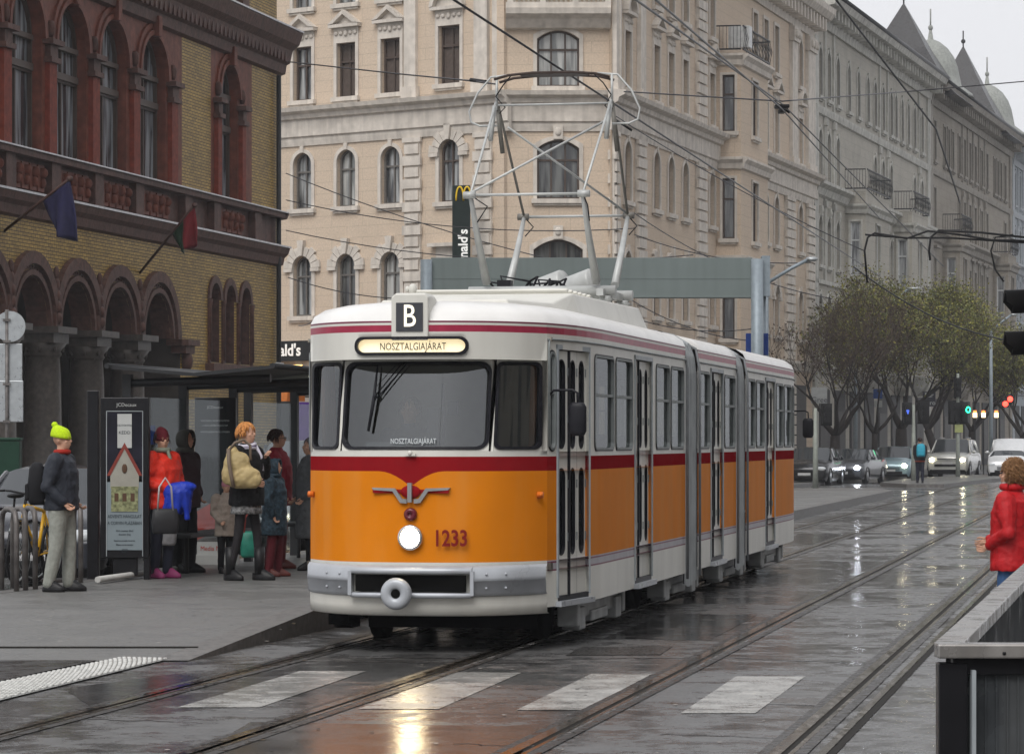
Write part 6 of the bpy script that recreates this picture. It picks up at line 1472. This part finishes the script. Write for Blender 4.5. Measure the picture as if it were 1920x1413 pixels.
# ---- street lamps
def lamp(label,px,Y,tip,base):
    t=thing('street_lamp',label,'street lamp',P2(px,Y),0,group='street lamps'); s=6000/Y; zz=lambda py:1.75+(826-py)/s
    bx=0; q=MB(); q.tube([(0,0,0),(0,0,zz(base))],[.11,.07],10); q.build('pole',GP,t)
    dx=(tip[0]-px)/s; q=MB(); q.tube([(0,0,zz(base)),(dx*.5,0,zz(base)*.5+zz(tip[1])*.5+.1),(dx*.8,0,zz(tip[1])-.02)],.05,8); q.build('arm',GP,t)
    q=MB(); q.rings([[Vector((dx*k,w_*math.cos(a),zz(tip[1])+(k-1)*.0+h*math.sin(a))) for a in [2*math.pi*i/10 for i in range(10)]] for k,w_,h in ((.78,.05,.05),(.84,.13,.07),(.95,.14,.07),(1.0,.04,.03))]); q.build('lamp_head',GALV,t)
lamp('street lamp arm rising from beside the right gantry post',1436,90,(1533,486),532)
lamp('street lamp with its arm above the middle of the trees',1604,150,(1728,541),612)
lamp('farthest street lamp near the dark signal hoods at the right edge',1858,150,(1905,590),620)
# ---- overhead wires
WIRE=mat('copper_wire_dark',(.045,.045,.05),.4,.4)
def wire(label,pts,r=.012,sag=0.0,cat='wire',n=14,name='overhead_wire'):
    q=MB(); P=[at(*p) for p in pts]; out=[]
    for i in range(len(P)-1):
        for k in range(n):
            f=k/n; v=P[i].lerp(P[i+1],f); v.z-=sag*4*f*(1-f); out.append(v)
    out.append(P[-1]); q.tube(out,r,5); return tag(q.build(name,WIRE),label,cat,group='overhead wires')
def trackwire(a,z,Y0,Y1,label,r=.011):
    q=MB(); q.tube([trk(a,Y,z) for Y in (Y0,(Y0+Y1)/2,Y1)],r,5); return tag(q.build('overhead_wire',WIRE),label,'wire',group='overhead wires')
trackwire(5.94,5.60,14,75,'contact wire running over the tram and touching its pantograph',.012)
wire('upper of the two contact wires over the far track, meeting the wire junction',[(1150,-30,26),(1468,196,50),(1770,500,75)],.012)
wire('lower of the two contact wires over the far track, starting further right',[(1195,-30,26),(1466,204,49),(1650,410,70)],.012)
wire('span wire descending from the upper middle towards the right turrets',[(1560,-10,60),(1755,242,70),(1800,380,78)],.022)
wire('long span wire crossing behind the pantograph head to the right edge',[(1170,172,55),(1466,190,50),(1700,172,62),(1930,152,66)],.012)
wire('span wire from the palace cornice to the left horn of the pantograph',[(540,116,70),(740,138,60),(885,152,52),(930,158,50)],.014)
q=MB(); q.tube([at(883,150,51.8),at(912,154,51.4)],.035,6); q.tube([at(1150,222,50),at(1185,245,50)],.02,6); tag(q.build('wire_insulator',BLACK),'dark insulator on the span wire left of the pantograph head','insulator')
q=MB(); P=at(1466,200,49.6); q.box(P,(.22,.25,.05)); q.box(P+Vector((0,0,-.07)),(.1,.3,.06)); q.tube([P+Vector((-.12,0,.08)),P+Vector((.12,0,-.1))],.02,6); tag(q.build('wire_junction',BLACK,bevel=.01),'black wire junction fitting where the span wires meet','wire fitting')
for i,(a,b,c,d,sg) in enumerate(((536,375,1190,428,.4),(536,432,1300,478,.5),(540,520,800,560,.2),(536,325,1190,520,.3),(1190,440,1520,492,.3),(1190,400,1560,560,.4),(560,610,600,590,.1),(1150,215,1620,470,.2),(1180,560,1430,640,.3),(1200,600,1420,615,.2))):
    wire(('thin sagging cable across the corner house, %s one' % ('first second third fourth fifth sixth seventh eighth ninth tenth'.split()[i]+' from the top left')) ,[(a,b,100),(c,d,97)],.016,sg)
wire('pale twisted cable hanging across the front of the trees',[(1600,500,110),(1752,595,112),(1900,640,114)],.03,.1)
q=MB()
P=[at(x,y,58) for x,y in ((1940,452),(1860,450),(1800,440),(1740,433),(1700,447),(1640,437),(1627,445),(1621,470),(1626,530))]; q.tube(P,.021,6)
P=[at(x,y,58) for x,y in ((1940,447),(1840,436),(1760,432),(1745,445),(1742,470),(1744,488))]; q.tube(P,.022,6)
P=[at(x,y,58) for x,y in ((1900,440),(1866,445),(1858,470),(1866,505),(1882,528))]; q.tube(P,.017,6)
P=[at(x,y,58) for x,y in ((1622,440),(1700,446),(1780,446),(1940,456))]; q.tube(P,.020,6)
tag(q.build('feeder_cable',BLACK),'black looped feeder cable hanging in from the right edge','cable')
# ---- near signal hoods at the right edge
t=thing('traffic_light','black traffic light at the right edge with two long hoods pointing left','traffic light',at(1950,700,18.4))
q=MB(); O=at(1950,700,18.4)
q.box((at(1948,600,18.4)-O),(.12,.30,.95)); q.tube([(.0,.0,.0),(0,0,-3.5)],.06,8); q.build('housing',BLACK,t,bevel=.02)
for py in (564,642):
    q=MB(); c=at(1935,py,18.4)-O; e=at(1884,py+2,18.0)-O; n=16
    d=(e-c).normalized(); sd=Vector((0,1,0)); up=d.cross(sd).normalized()
    for r0,m_ in ((.068,0),(.060,0)):
        rg=[]
        for k,(f,cut) in enumerate(((0,1.0),(1,.0))):
            rg.append([c+(e-c)*(f if math.sin(a)>-.2 else f*.75)+sd*r0*math.cos(a)+Vector((0,0,1))*r0*math.sin(a) for a in [2*math.pi*i/n for i in range(n)]])
        q.rings(rg,0,caps=(r0<.066))
    q.build('hood',BLACK,t)
# ---- traffic lights in the distance
SG=mat('signal_green',(.02,.5,.2),.4,var=0,emit=(.02,1,.35),es=3.5); SR=mat('signal_red',(.6,.02,.02),.4,var=0,emit=(1,.05,.03),es=3.5)
def tlight(label,px,by,ty,heads,Y=None,plate=None):
    b=gp(px,by); Y=b.y; s=6000/Y; zz=lambda py:1.75+(826-py)/s
    t=thing('traffic_light',label,'traffic light',b,0,group='traffic lights by the refuge')
    q=MB(); q.tube([(0,0,0),(0,0,1.2),(0,0,zz(ty))],[.11,.09,.06],10); q.build('pole',mat('pale_post',(.26,.28,.25),.5,var=.15),t)
    for (hx,hy,hw,hh,lit) in heads:
        q=MB(); x=(hx-px)/s; q.box((x,-.06,zz(hy)),(hw/s,.22,hh/s)); q.box((x,.08,zz(hy)),(hw/s+.1,.02,hh/s+.15)); o=q.build('signal_head',BLACK,t,bevel=.02)
        for k in (-1,0,1):
            q=MB(); q.lathe([(.10,0),(.105,.16),(.10,.16)],(x,-.17,zz(hy)+k*hh/s*.31),12,M=Matrix.Rotation(R(90),3,'X')); q.build('hood',BLACK,o)
    if plate: q=MB(); q.box(((plate[0]-px)/s,-.12,zz(plate[1])),(.36,.03,.36)); q.build('plate',mat('yellow_green_plate',(.35,.38,.16),.5,var=.1),t)
    return t,b,s,zz
t,b,s,zz=tlight('traffic light on a pale post right behind the rear of the tram',1529,917,765,[(1550,777,16,34,None)])
t,b,s,zz=tlight('traffic light on the pale post at the left end of the refuge',1713,907,758,[(1701,775,14,34,None),(1732,772,18,38,None)])
q=MB(); q.ell((-.27,-.3,zz(772)),(.07,.04,.16),0,6); q.build('blue_lens',mat('blue_lens',(.05,.1,.5),.4,emit=(.1,.2,1),es=.5),t)
t,b,s,zz=tlight('traffic light with a green lit signal and yellow plate before the white pickup',1796,899,700,[(1792,773,24,38,None),(1806,774,14,34,None),(1796,726,10,36,None)],plate=(1797,803))
q=MB(); q.tube([(.42+.09*math.cos(a),-.3,zz(768)+.12*math.sin(a)) for a in [2*math.pi*i/12 for i in range(13)]],.028,6); q.build('green_signal',SG,t)
for i,(px,py,lab) in enumerate(((1894,748,'red lit signal lamp among the branches at the far right'),(1885,757,'slightly lower red lit signal lamp among the branches at the far right'))):
    q=MB(); q.ell((0,0,0),(.14,.08,.14),0,8); q.box((0,.1,0),(.34,.12,.36),1); tag(q.build('signal_lamp',[SR,BLACK],None,at(px,py,158)),lab,'signal lamp')
for i,px in enumerate((1828,1844,1868)):
    q=MB(); q.box((0,0,0),(.20,.15,.24),0); q.box((0,0,.18),(.16,.15,.12),1); q.box((0,.0,-2.1),(.06,.06,3.9),2)
    tag(q.build('shop_lantern',[mat('warm_white_lamp',(1,.85,.6),.5,var=0,emit=(1,.75,.4),es=2.2),mat('orange_lamp',(1,.3,.1),.5,var=0,emit=(1,.25,.06),es=1.6),DKGREY],None,at(px,778,166)),('%s of the three warm shop lanterns behind the parked row' % ('leftmost','middle','rightmost')[i]),'lantern',group='warm shop lanterns')
# boards on the boulevard shops
def board(px,py,w_,h,Y,mb_,txt,mt,label,sz):
    o=thing('shop_board',label,'sign',at(px,py,Y)); s=6000/Y; q=MB(); q.box((0,0,0),(w_/s,.1,h/s)); q.box((0,.25,0),(.06,.4,.06)); q.build('panel',mb_,o,bevel=.01)
    for i,l in enumerate(txt): text_obj('lettering',l,sz,mt,o,upM((0,-.06,(len(txt)/2-.5-i)*sz*1.2)),ext=.004)
board(1536,741,30,30,139,mat('dull_white_board',(.32,.33,.33),.5,var=.1),['','Gree'],mat('board_grey_text',(.06,.06,.07),.5,var=0),'pale square shop board beside the first tree behind the tram',.34)
board(1742,748,24,28,152,mat('navy_black_board',(.02,.02,.03),.4),['Bar','Büro'],PWH,'black square shop board with white lettering between the trees',.30)
board(1647,757,14,12,150,PWH,[],PWH,'small white plate under a blue square on the thin second tree',.3)
q=MB(); q.box((0,0,0),(.42,.06,.45)); tag(q.build('blue_sign',mat('blue_sign2',(.03,.08,.28),.5),None,at(1646,738,150)),'small blue square sign above the white plate on the thin tree','sign')
# ---- parapet railing of the subway stairs, bottom right
RT=mat('parapet_steel',(.27,.26,.25),.3,.5,var=.2,scale=9,rv=.12,streak=.2,dirt=(.2,.12,.06)); RP=mat('parapet_panel',(.05,.055,.06),.35,var=.35,scale=5,rv=.15,streak=.5,dirt=(.12,.12,.115))
Yp=9.7; c0=Vector(((1755-960)/6000*Yp,Yp,0)); zt=1.75-(1205-826)/6000*Yp
t=thing('stair_parapet','black panelled parapet with a wet steel handrail at the bottom right corner','railing',(c0.x,c0.y,0))
def orient(v): return v
q=MB(); q.box((1.2,.0,zt-.022),(2.4,.09,.044)); fl=q.build('handrail',RT,t,bevel=.006)
q=MB(); d=TD; L=14.0
nrm=TN
A=[Vector((0,-.04,0)),Vector((.0,0,0))]
p0=Vector((-.0,.045,0)); 
RD=Vector((.1991,.98,0)); P=[p0,p0+TN*.09,p0+TN*.09+RD*L,p0+RD*L]; q.face([v+Vector((0,0,zt)) for v in P]); q.face([v+Vector((0,0,zt-.045)) for v in P])
for k in range(4): q.face([P[k]+Vector((0,0,zt)),P[(k+1)%4]+Vector((0,0,zt)),P[(k+1)%4]+Vector((0,0,zt-.045)),P[k]+Vector((0,0,zt-.045))])
q.build('side_handrail',RT,t,bevel=.004)
q=MB(); q.box((.05,.02,zt/2-.03),(.088,.07,zt-.06)); q.box((1.2,.02,zt-.07),(2.3,.05,.05)); q.box((1.2,.02,.05),(2.3,.05,.1)); q.build('post',PBLK,t,bevel=.004)
q=MB(); q.box((1.25,.03,zt/2),(2.3,.02,zt-.16)); 
for k in range(70): q.box((.12+k*.033,.018,zt/2),(.006,.008,zt-.2))
q.build('front_panel',RP,t); q=MB()
for (x,z) in ((.20,zt-.028),(.27,zt-.03)): q.ell((x,-.046,z),(.006,.004,.006),0,5)
q.build('bolt',PBLK,t)
q=MB()
M_=Matrix.Rotation(TA,4,'Z')
b0=p0+TN*.05+RD*.05
for k in range(int(L/.045)):
    v=b0+RD*(k*.045); q.box((v.x,v.y,zt/2-.02),(.035,.014,zt-.06),0,TA)
v=b0+RD*L/2; q.box((v.x-.012,v.y,zt/2-.02),(.010,L,zt-.05),0,-math.atan2(.1991,.98)); q.build('side_panel',RP,t)
q=MB(); q.box((.09+.02,.0,zt/2-.02),(.012,.08,zt-.12)); q.build('panel_frame',GREYM,t)
# ================================================================ CARS
TYRE=mat('tyre',(.012,.012,.012),.7); RIM=mat('alloy_rim',(.30,.31,.32),.35,.7); CGL=mat('car_glass',(.03,.035,.04),.06,spec=.8,var=0)
HLON=mat('car_headlight_on',(1,1,.9),.3,var=0,emit=(1,.90,.62),es=40); HLW=mat('car_headlight_bluish',(1,1,1),.3,var=0,emit=(.85,.9,1),es=50)
def car(label,loc,yaw,paint,L=4.2,W=1.78,Hc=1.46,kind='hatch',lit=HLON,grp='cars queueing beyond the refuge',hood=.92,rack=False):
    t=thing('parked_car' if lit is None else 'car',label,'car',loc,yaw,grp); b=MB(); hw=W/2
    if kind=='van': S=[(0,.32,.62,.62,0),(.10,.22,.80,.80,0),(.45,.2,1.02,1.04,0),(.85,.2,1.12,1.30,1),(1.45,.2,1.12,Hc-.02,1),(2.2,.2,1.12,Hc,1),(L-.5,.2,1.12,Hc-.02,1),(L-.1,.22,1.1,Hc-.15,1),(L,.3,.9,1.0,0)]
    elif kind=='pickup': S=[(0,.40,.80,.80,0),(.08,.32,1.02,1.02,0),(.6,.32,hood+.2,hood+.2,0),(1.25,.32,1.18,1.18,0),(1.95,.32,1.18,Hc-.03,1),(2.9,.32,1.18,Hc,1),(4.2,.32,1.18,Hc-.02,1),(L-.6,.34,1.18,Hc-.06,1),(L,.36,1.1,1.25,0)]
    else: S=[(0,.30,.58,.58,0),(.08,.2,.74,.74,0),(.35,.18,.84,.84,0),(1.0,.18,hood,hood,0),(1.15,.18,.97,.97,0),(1.85,.18,.97,Hc-.03,1),(2.4,.18,.97,Hc,1),(3.2,.18,.98,Hc-.05,1),(L-.25,.2,1.0,1.10 if kind=='sedan' else 1.25,1),(L,.3,.85,.9,0)]
    rg=[]
    for (y,zl,zb,zr,cab) in S:
        n0=.90 if y==0 else (.97 if y<.3 else 1.0); w_=hw*n0; wr=hw*(.76 if cab else .80)*n0
        if not cab: zr=max(zr,zb)+.03
        rg.append([(w_*.92,zl),(w_,zl+.18),(w_*1.01,(zl+zb)/2+.05),(w_*.985,zb-.02),(w_*.95,zb),(wr+.02,zr-.04),(wr-.10,zr),(0,zr+.015)])
    full=[[Vector((x,S[i][0],z)) for x,z in r]+[Vector((-x,S[i][0],z)) for x,z in r[::-1][1:]] for i,r in enumerate(rg)]
    n=len(full[0]); gl=MB(); ws=MB(); rw_=MB()
    for i in range(len(full)-1):
        for j in range(n-1):
            q=[full[i][j],full[i][j+1],full[i+1][j+1],full[i+1][j]]
            c0,c1=S[i][4],S[i+1][4]; js=j in(4,n-6); top=j in(5,6,n-8,n-7)
            if js and (c0 or c1): gl.face(q,0,None,True); 
            elif top and (c0!=c1): (ws if c0<c1 else rw_).face(q,0,None,True)
            else: b.face(q,0,None,True)
    b.face(full[0]); b.face(full[-1]); b.box((0,L/2,.28),(W*.9,L*.92,.2),1)
    b.build('body',[paint,BLACK],t); gl.build('side_window',CGL,t); ws.build('windscreen',CGL,t); rw_.build('rear_window',CGL,t)
    pl=MB()   # pillars
    for i in range(len(full)-1):
        if S[i][4] or S[i+1][4]:
            for j in (4,n-5):
                sgn=1 if j==4 else -1
    for i in range(len(full)):
        if S[i][4] or (i+1<len(full) and S[i+1][4]) or (i>0 and S[i-1][4]):
            if i in (4,6,7): pass
    for i in [k for k in range(len(S)) if S[k][4]]:
        for sg in (0,1):
            a,b2=(full[i][4],full[i][5]) if sg==0 else (full[i][n-5],full[i][n-6])
            pl.tube([a,b2],.03,5)
    f=[k for k in range(len(S)) if S[k][4]][0]
    for sg in (0,1):
        a,b2=(full[f-1][4],full[f][5]) if sg==0 else (full[f-1][n-5],full[f][n-6]); pl.tube([a,b2],.035,5)
    pl.build('pillar',paint,t)
    for s in (-1,1):
        for y in (.78,L-.80):
            r=.31 if kind!='pickup' else .37
            w_=MB(); M=Matrix.Rotation(R(90),3,'Y'); w_.lathe([(r*.6,-.10),(r,-.09),(r,.09),(r*.6,.10)],(s*(hw-.09),y,r),20,M=M); o=w_.build('wheel',TYRE,t)
            w_=MB(); w_.lathe([(.001,-.105),(r*.62,-.105),(r*.62,.105),(.001,.105)],(s*(hw-.09),y,r),14,M=M); w_.build('rim',RIM,o)
            w_=MB(); w_.tube([(s*(hw+.005),y+(r+.05)*math.cos(a),r+(r+.05)*math.sin(a)) for a in [math.pi*i/12 for i in range(13)]],.03,5); w_.build('wheel_arch',BLACK,t)
        hz=.66 if kind!='pickup' else .86
        h=MB(); h.ell((s*(hw-.24),.07,hz),(.20,.09,.085),0,8); ho=h.build('headlight',mat('headlamp_glass',(.55,.58,.6),.15,var=0),t)
        if lit: h=MB(); h.ell((s*(hw-.25),-.01,hz),(.11,.04,.085),0,8); h.build('lit_lamp',lit,ho)
        m_=MB(); mz=1.05 if kind not in('pickup','van') else 1.22; m_.ell((s*(hw+.10),1.45,mz),(.10,.06,.075),0,8); m_.box((s*(hw+.02),1.45,mz-.03),(.1,.03,.03)); m_.build('wing_mirror',paint,t)
    g=MB(); gz=.50 if kind!='pickup' else .86; g.box((0,.03 if kind!='pickup' else .045,gz),(W*.5,.06,.13)); g.box((0,-.005,.36 if kind!='pickup' else .60),(W*.62,.05,.11)); g.build('grille',BLACK,t)
    if kind=='pickup':
        e=MB(); 
        for z in (.82,.87,.91): e.box((0,.0,z),(W*.5,.03,.012))
        e.tube([(.055*math.cos(a),-.01,.865+.055*math.sin(a)) for a in [2*math.pi*i/16 for i in range(17)]],.008,5); e.tube([(-.04,-.01,.90),(-.015,-.01,.83),(0,-.01,.87),(.015,-.01,.83),(.04,-.01,.90)],.006,5); e.build('badge',RIM,t)
    e=MB(); e.box((0,-.02,.44 if kind!='pickup' else .70),(.50,.02,.11)); e.build('number_plate',mat('plate_white',(.5,.5,.5),.5,var=0),t)
    if rack:
        e=MB()
        for s in (-1,1): e.tube([(s*.62,2.1,Hc+.06),(s*.62,L-1.2,Hc+.04)],.02,5)
        e.build('roof_rail',RIM,t)
    return t
def cp_(name,c,r=.25): return mat(name,c,r,.3,var=.05,coat=.6,rv=0)
def put(px,py,Yadd=0): g_=gp(px,py); return (g_.x,g_.y,0)
car('black car just behind the rear mirror of the tram',put(1508,910),R(-16),cp_('black_paint',(.02,.021,.024)),lit=None,Hc=1.5)
car('dark grey sedan with one bluish bright headlight, second in the row',put(1578,907),R(-19),cp_('graphite_paint',(.07,.075,.085)),kind='sedan',lit=HLW,Hc=1.43,L=4.5)
car('light teal blue hatchback with both headlights on',put(1668,901),R(-13),cp_('teal_silver_paint',(.24,.34,.38)),lit=HLON,Hc=1.5)
car('white pickup truck with roof rails and both headlights on',put(1776,896),R(-15),cp_('white_paint',(.62,.62,.58)),kind='pickup',Hc=1.84,W=1.94,L=5.2,rack=True)
car('white van at the right edge behind the curly haired person',put(1888,898),R(-13),cp_('white_van_paint',(.66,.67,.68)),kind='van',Hc=1.85,W=1.80,L=4.6,lit=None)
car('dark car with a pale windscreen behind the bicycles at the left',(trk(12.65,36.5).x,36.5,0),R(-6)+TA*0,cp_('black_blue_paint',(.03,.032,.04)),lit=None,grp='cars in the lane behind the stop',Hc=1.44,kind='sedan')
car('dark van with one lit headlight behind the stop, seen left of the tram front',(-3.25,48.5,0),R(-4),cp_('dark_van_paint',(.022,.022,.026)),kind='van',Hc=1.75,grp='cars in the lane behind the stop',lit=HLON)
car('dark green estate car glimpsed through the shelter glass',(trk(12.7,43.5).x,43.8,0),R(-6),cp_('dark_green_paint',(.02,.028,.03)),lit=None,grp='cars in the lane behind the stop',Hc=1.44)
# ================================================================ TREES
BARK=mat('wet_bark',(.020,.016,.015),.7,var=.3,scale=6,bump=.6,bscale=18); TWIG=mat('brown_twigs',(.075,.055,.045),.8)
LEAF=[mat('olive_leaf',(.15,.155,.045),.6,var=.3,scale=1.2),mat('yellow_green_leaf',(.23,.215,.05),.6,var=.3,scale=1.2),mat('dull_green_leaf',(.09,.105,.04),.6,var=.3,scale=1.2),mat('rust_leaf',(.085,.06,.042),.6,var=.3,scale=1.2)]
def tree(label,px,Y,h,rad,seed,leaves,rust=.1,trunk=.17,leanx=0.0,lowleaf=.75):
    rnd=random.Random(seed); t=thing('street_tree',label,'tree',P2(px,Y)+Vector((0,0,.0)),0,'autumn trees along the boulevard')
    tb=MB(); tw=MB(); lf=MB(); tips=[]
    def br(p,d,l,r,dep):
        n=3; pts=[p]; q=p.copy()
        for i in range(n):
            d=(d+Vector((rnd.uniform(-.22,.22),rnd.uniform(-.22,.22),rnd.uniform(-.06,.16)))).normalized(); q=q+d*l/n; pts.append(q.copy())
        rs=[r*(1-.4*i/n) for i in range(n+1)]
        rs=[max(k,.011) for k in rs]
        (tb if dep<4 else tw).tube(pts,rs,6 if dep<3 else 4 if dep<4 else 3,caps=False)
        if dep>=6: tips.append(q); return
        if dep>=4: tips.append(pts[2])
        k=3 if dep<5 else 2
        if dep==0: k=4
        for i in range(k):
            a=rnd.uniform(0,2*math.pi); sp=rnd.uniform(.35,.85); sd=Vector((math.cos(a),math.sin(a),0)); nd=(d*math.cos(sp)+sd*math.sin(sp)+Vector((0,0,.12))).normalized()
            br(pts[-1] if i else pts[-1],nd,l*rnd.uniform(.62,.86),rs[-1]*(.72 if i else .85),dep+1)
            if dep>=2 and rnd.random()<.5: br(pts[2],(nd+sd*.4).normalized(),l*.5,rs[-1]*.5,dep+2)
    th=h*.24; tp=[Vector((0,0,0)),Vector((leanx*.3,0,th*.5)),Vector((leanx,0,th))]
    tb.tube(tp,[trunk*1.25,trunk,trunk*.85],10)
    for i in range(4):
        a=i*1.57+rnd.uniform(-.5,.5); br(tp[-1],Vector((math.cos(a)*.75,math.sin(a)*.75,.75)).normalized(),h*.25,trunk*.62,1)
    top=max(p.z for p in tips); mxr=max((p.xy.length for p in tips)); kz=(h-th)/(top-th); kx=rad/mxr
    def fit(p):
        if p.z<th: return p
        f=min(1,(p.z-th)/1.0); return Vector((p.x*(1+(kx-1)*f),p.y*(1+(kx-1)*f),th+(p.z-th)*(1+(kz-1)*1)))
    for m_ in (tb,tw): m_.v=[tuple(fit(Vector(v))) for v in m_.v]
    tips=[fit(p) for p in tips]
    for i in range(int(leaves*2.0)):
        c=rnd.choice(tips); u=(c.z-th)/(h-th)
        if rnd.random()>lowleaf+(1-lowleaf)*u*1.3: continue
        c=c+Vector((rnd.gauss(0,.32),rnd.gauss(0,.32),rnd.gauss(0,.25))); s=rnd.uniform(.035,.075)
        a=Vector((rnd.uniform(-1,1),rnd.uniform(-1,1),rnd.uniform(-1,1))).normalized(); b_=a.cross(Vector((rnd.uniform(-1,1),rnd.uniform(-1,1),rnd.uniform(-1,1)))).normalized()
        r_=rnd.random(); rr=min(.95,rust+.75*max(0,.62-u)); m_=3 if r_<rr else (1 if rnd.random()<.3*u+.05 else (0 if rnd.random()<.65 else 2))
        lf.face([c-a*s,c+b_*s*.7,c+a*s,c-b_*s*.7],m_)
    tb.build('trunk',BARK,t)
    cr=MB(); cr.add(tw); cr.m=[4]*len(cr.f); cr.add(lf)
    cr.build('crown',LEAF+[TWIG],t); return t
tree('nearly bare brown tree directly behind the rear of the tram',1566,134,8.2,4.0,1,500,rust=.75,trunk=.24,lowleaf=.25)
tree('slender tree with a thin dark trunk, second from the tram',1640,140,8.6,3.6,2,5200,rust=.35,trunk=.15)
tree('thick trunked olive tree in the middle of the row',1690,148,9.6,4.6,3,9000,rust=.14,trunk=.30)
tree('spreading yellow green tree behind the traffic light with the green signal',1762,158,9.6,5.2,4,10000,rust=.06,trunk=.22,leanx=-.6)
tree('olive tree behind the white pickup',1822,172,9.4,5.0,5,8000,rust=.08,trunk=.2)
tree('yellow green tree leaning at the right edge of the photo',1893,165,8.0,4.6,6,7500,rust=.05,trunk=.2,leanx=.7)
tree('pale olive tree further down the boulevard',1730,190,10.5,5.2,7,7000,rust=.1,trunk=.2)
tree('distant tree at the end of the row beside the blue grey house',1935,210,10.0,6.0,8,7000,rust=.1,trunk=.2)
# ---- the houses across the boulevard and behind the stop, outside the frame: they shade and are mirrored
OPW=blockmat('opposite_render',(.34,.31,.27),(.33,.30,.26),(.22,.2,.17),1.5,.45,.012,.8,.25,.35,(.15,.14,.12))
def opposite(label,A,B,h=20.0):
    t=thing('opposite_house',label,'building',A,0,'houses outside the frame'); fc=Fac(A,B,A); mb=MB(); n=int(fc.L/3.2); p=MB()
    for k in range(5):
        z0=k*4.0; hs=[(i*3.2+1.0,i*3.2+2.2,z0+1.1,z0+3.2,'rect') for i in range(n)]; wall_row(mb,fc.T,0,fc.L,z0,z0+4.0,hs,.3)
    p.face([fc.T(0,0,.28),fc.T(fc.L,0,.28),fc.T(fc.L,20,.28),fc.T(0,20,.28)])
    mb.build('wall',OPW,t); p.build('window_glass',PANE,t); c=MB(); moulding(c,fc,0,fc.L,[(19.6,0),(19.7,.4),(20,.8),(20.3,.9),(20.3,0)]); c.build('cornice',STONED,t)
    r=MB(); r.face([fc.T(0,20.3,-.9),fc.T(fc.L,20.3,-.9),fc.T(fc.L,23,6),fc.T(0,23,6)]); r.face([fc.T(0,0,6),fc.T(fc.L,0,6),fc.T(fc.L,23,6),fc.T(0,23,6)]); r.build('roof',SLATE,t)
opposite('apartment house across the boulevard, to the right of the frame',Vector((20+.25*115,115,0)),Vector((20+.25*62,62,0)))
opposite('second apartment house across the boulevard, to the right of the frame',Vector((20+.25*58,58,0)),Vector((20+.25*2,2,0)))
opposite('apartment house behind the photographer',Vector((22,-26,0)),Vector((-14,-32,0)))
# ---- haze
hz=MB(); hz.box((10,140,15.5),(300,360,33)); HZ_=bpy.data.materials.new('haze'); HZ_.use_nodes=True; N=HZ_.node_tree.nodes; N.clear()
o=N.new('ShaderNodeOutputMaterial'); v=N.new('ShaderNodeVolumePrincipled'); v.inputs['Color'].default_value=(.86,.88,.92,1); v.inputs['Density'].default_value=.0004; HZ_.node_tree.links.new(v.outputs[0],o.inputs['Volume'])
tag(hz.build('haze',HZ_),kind='stuff')
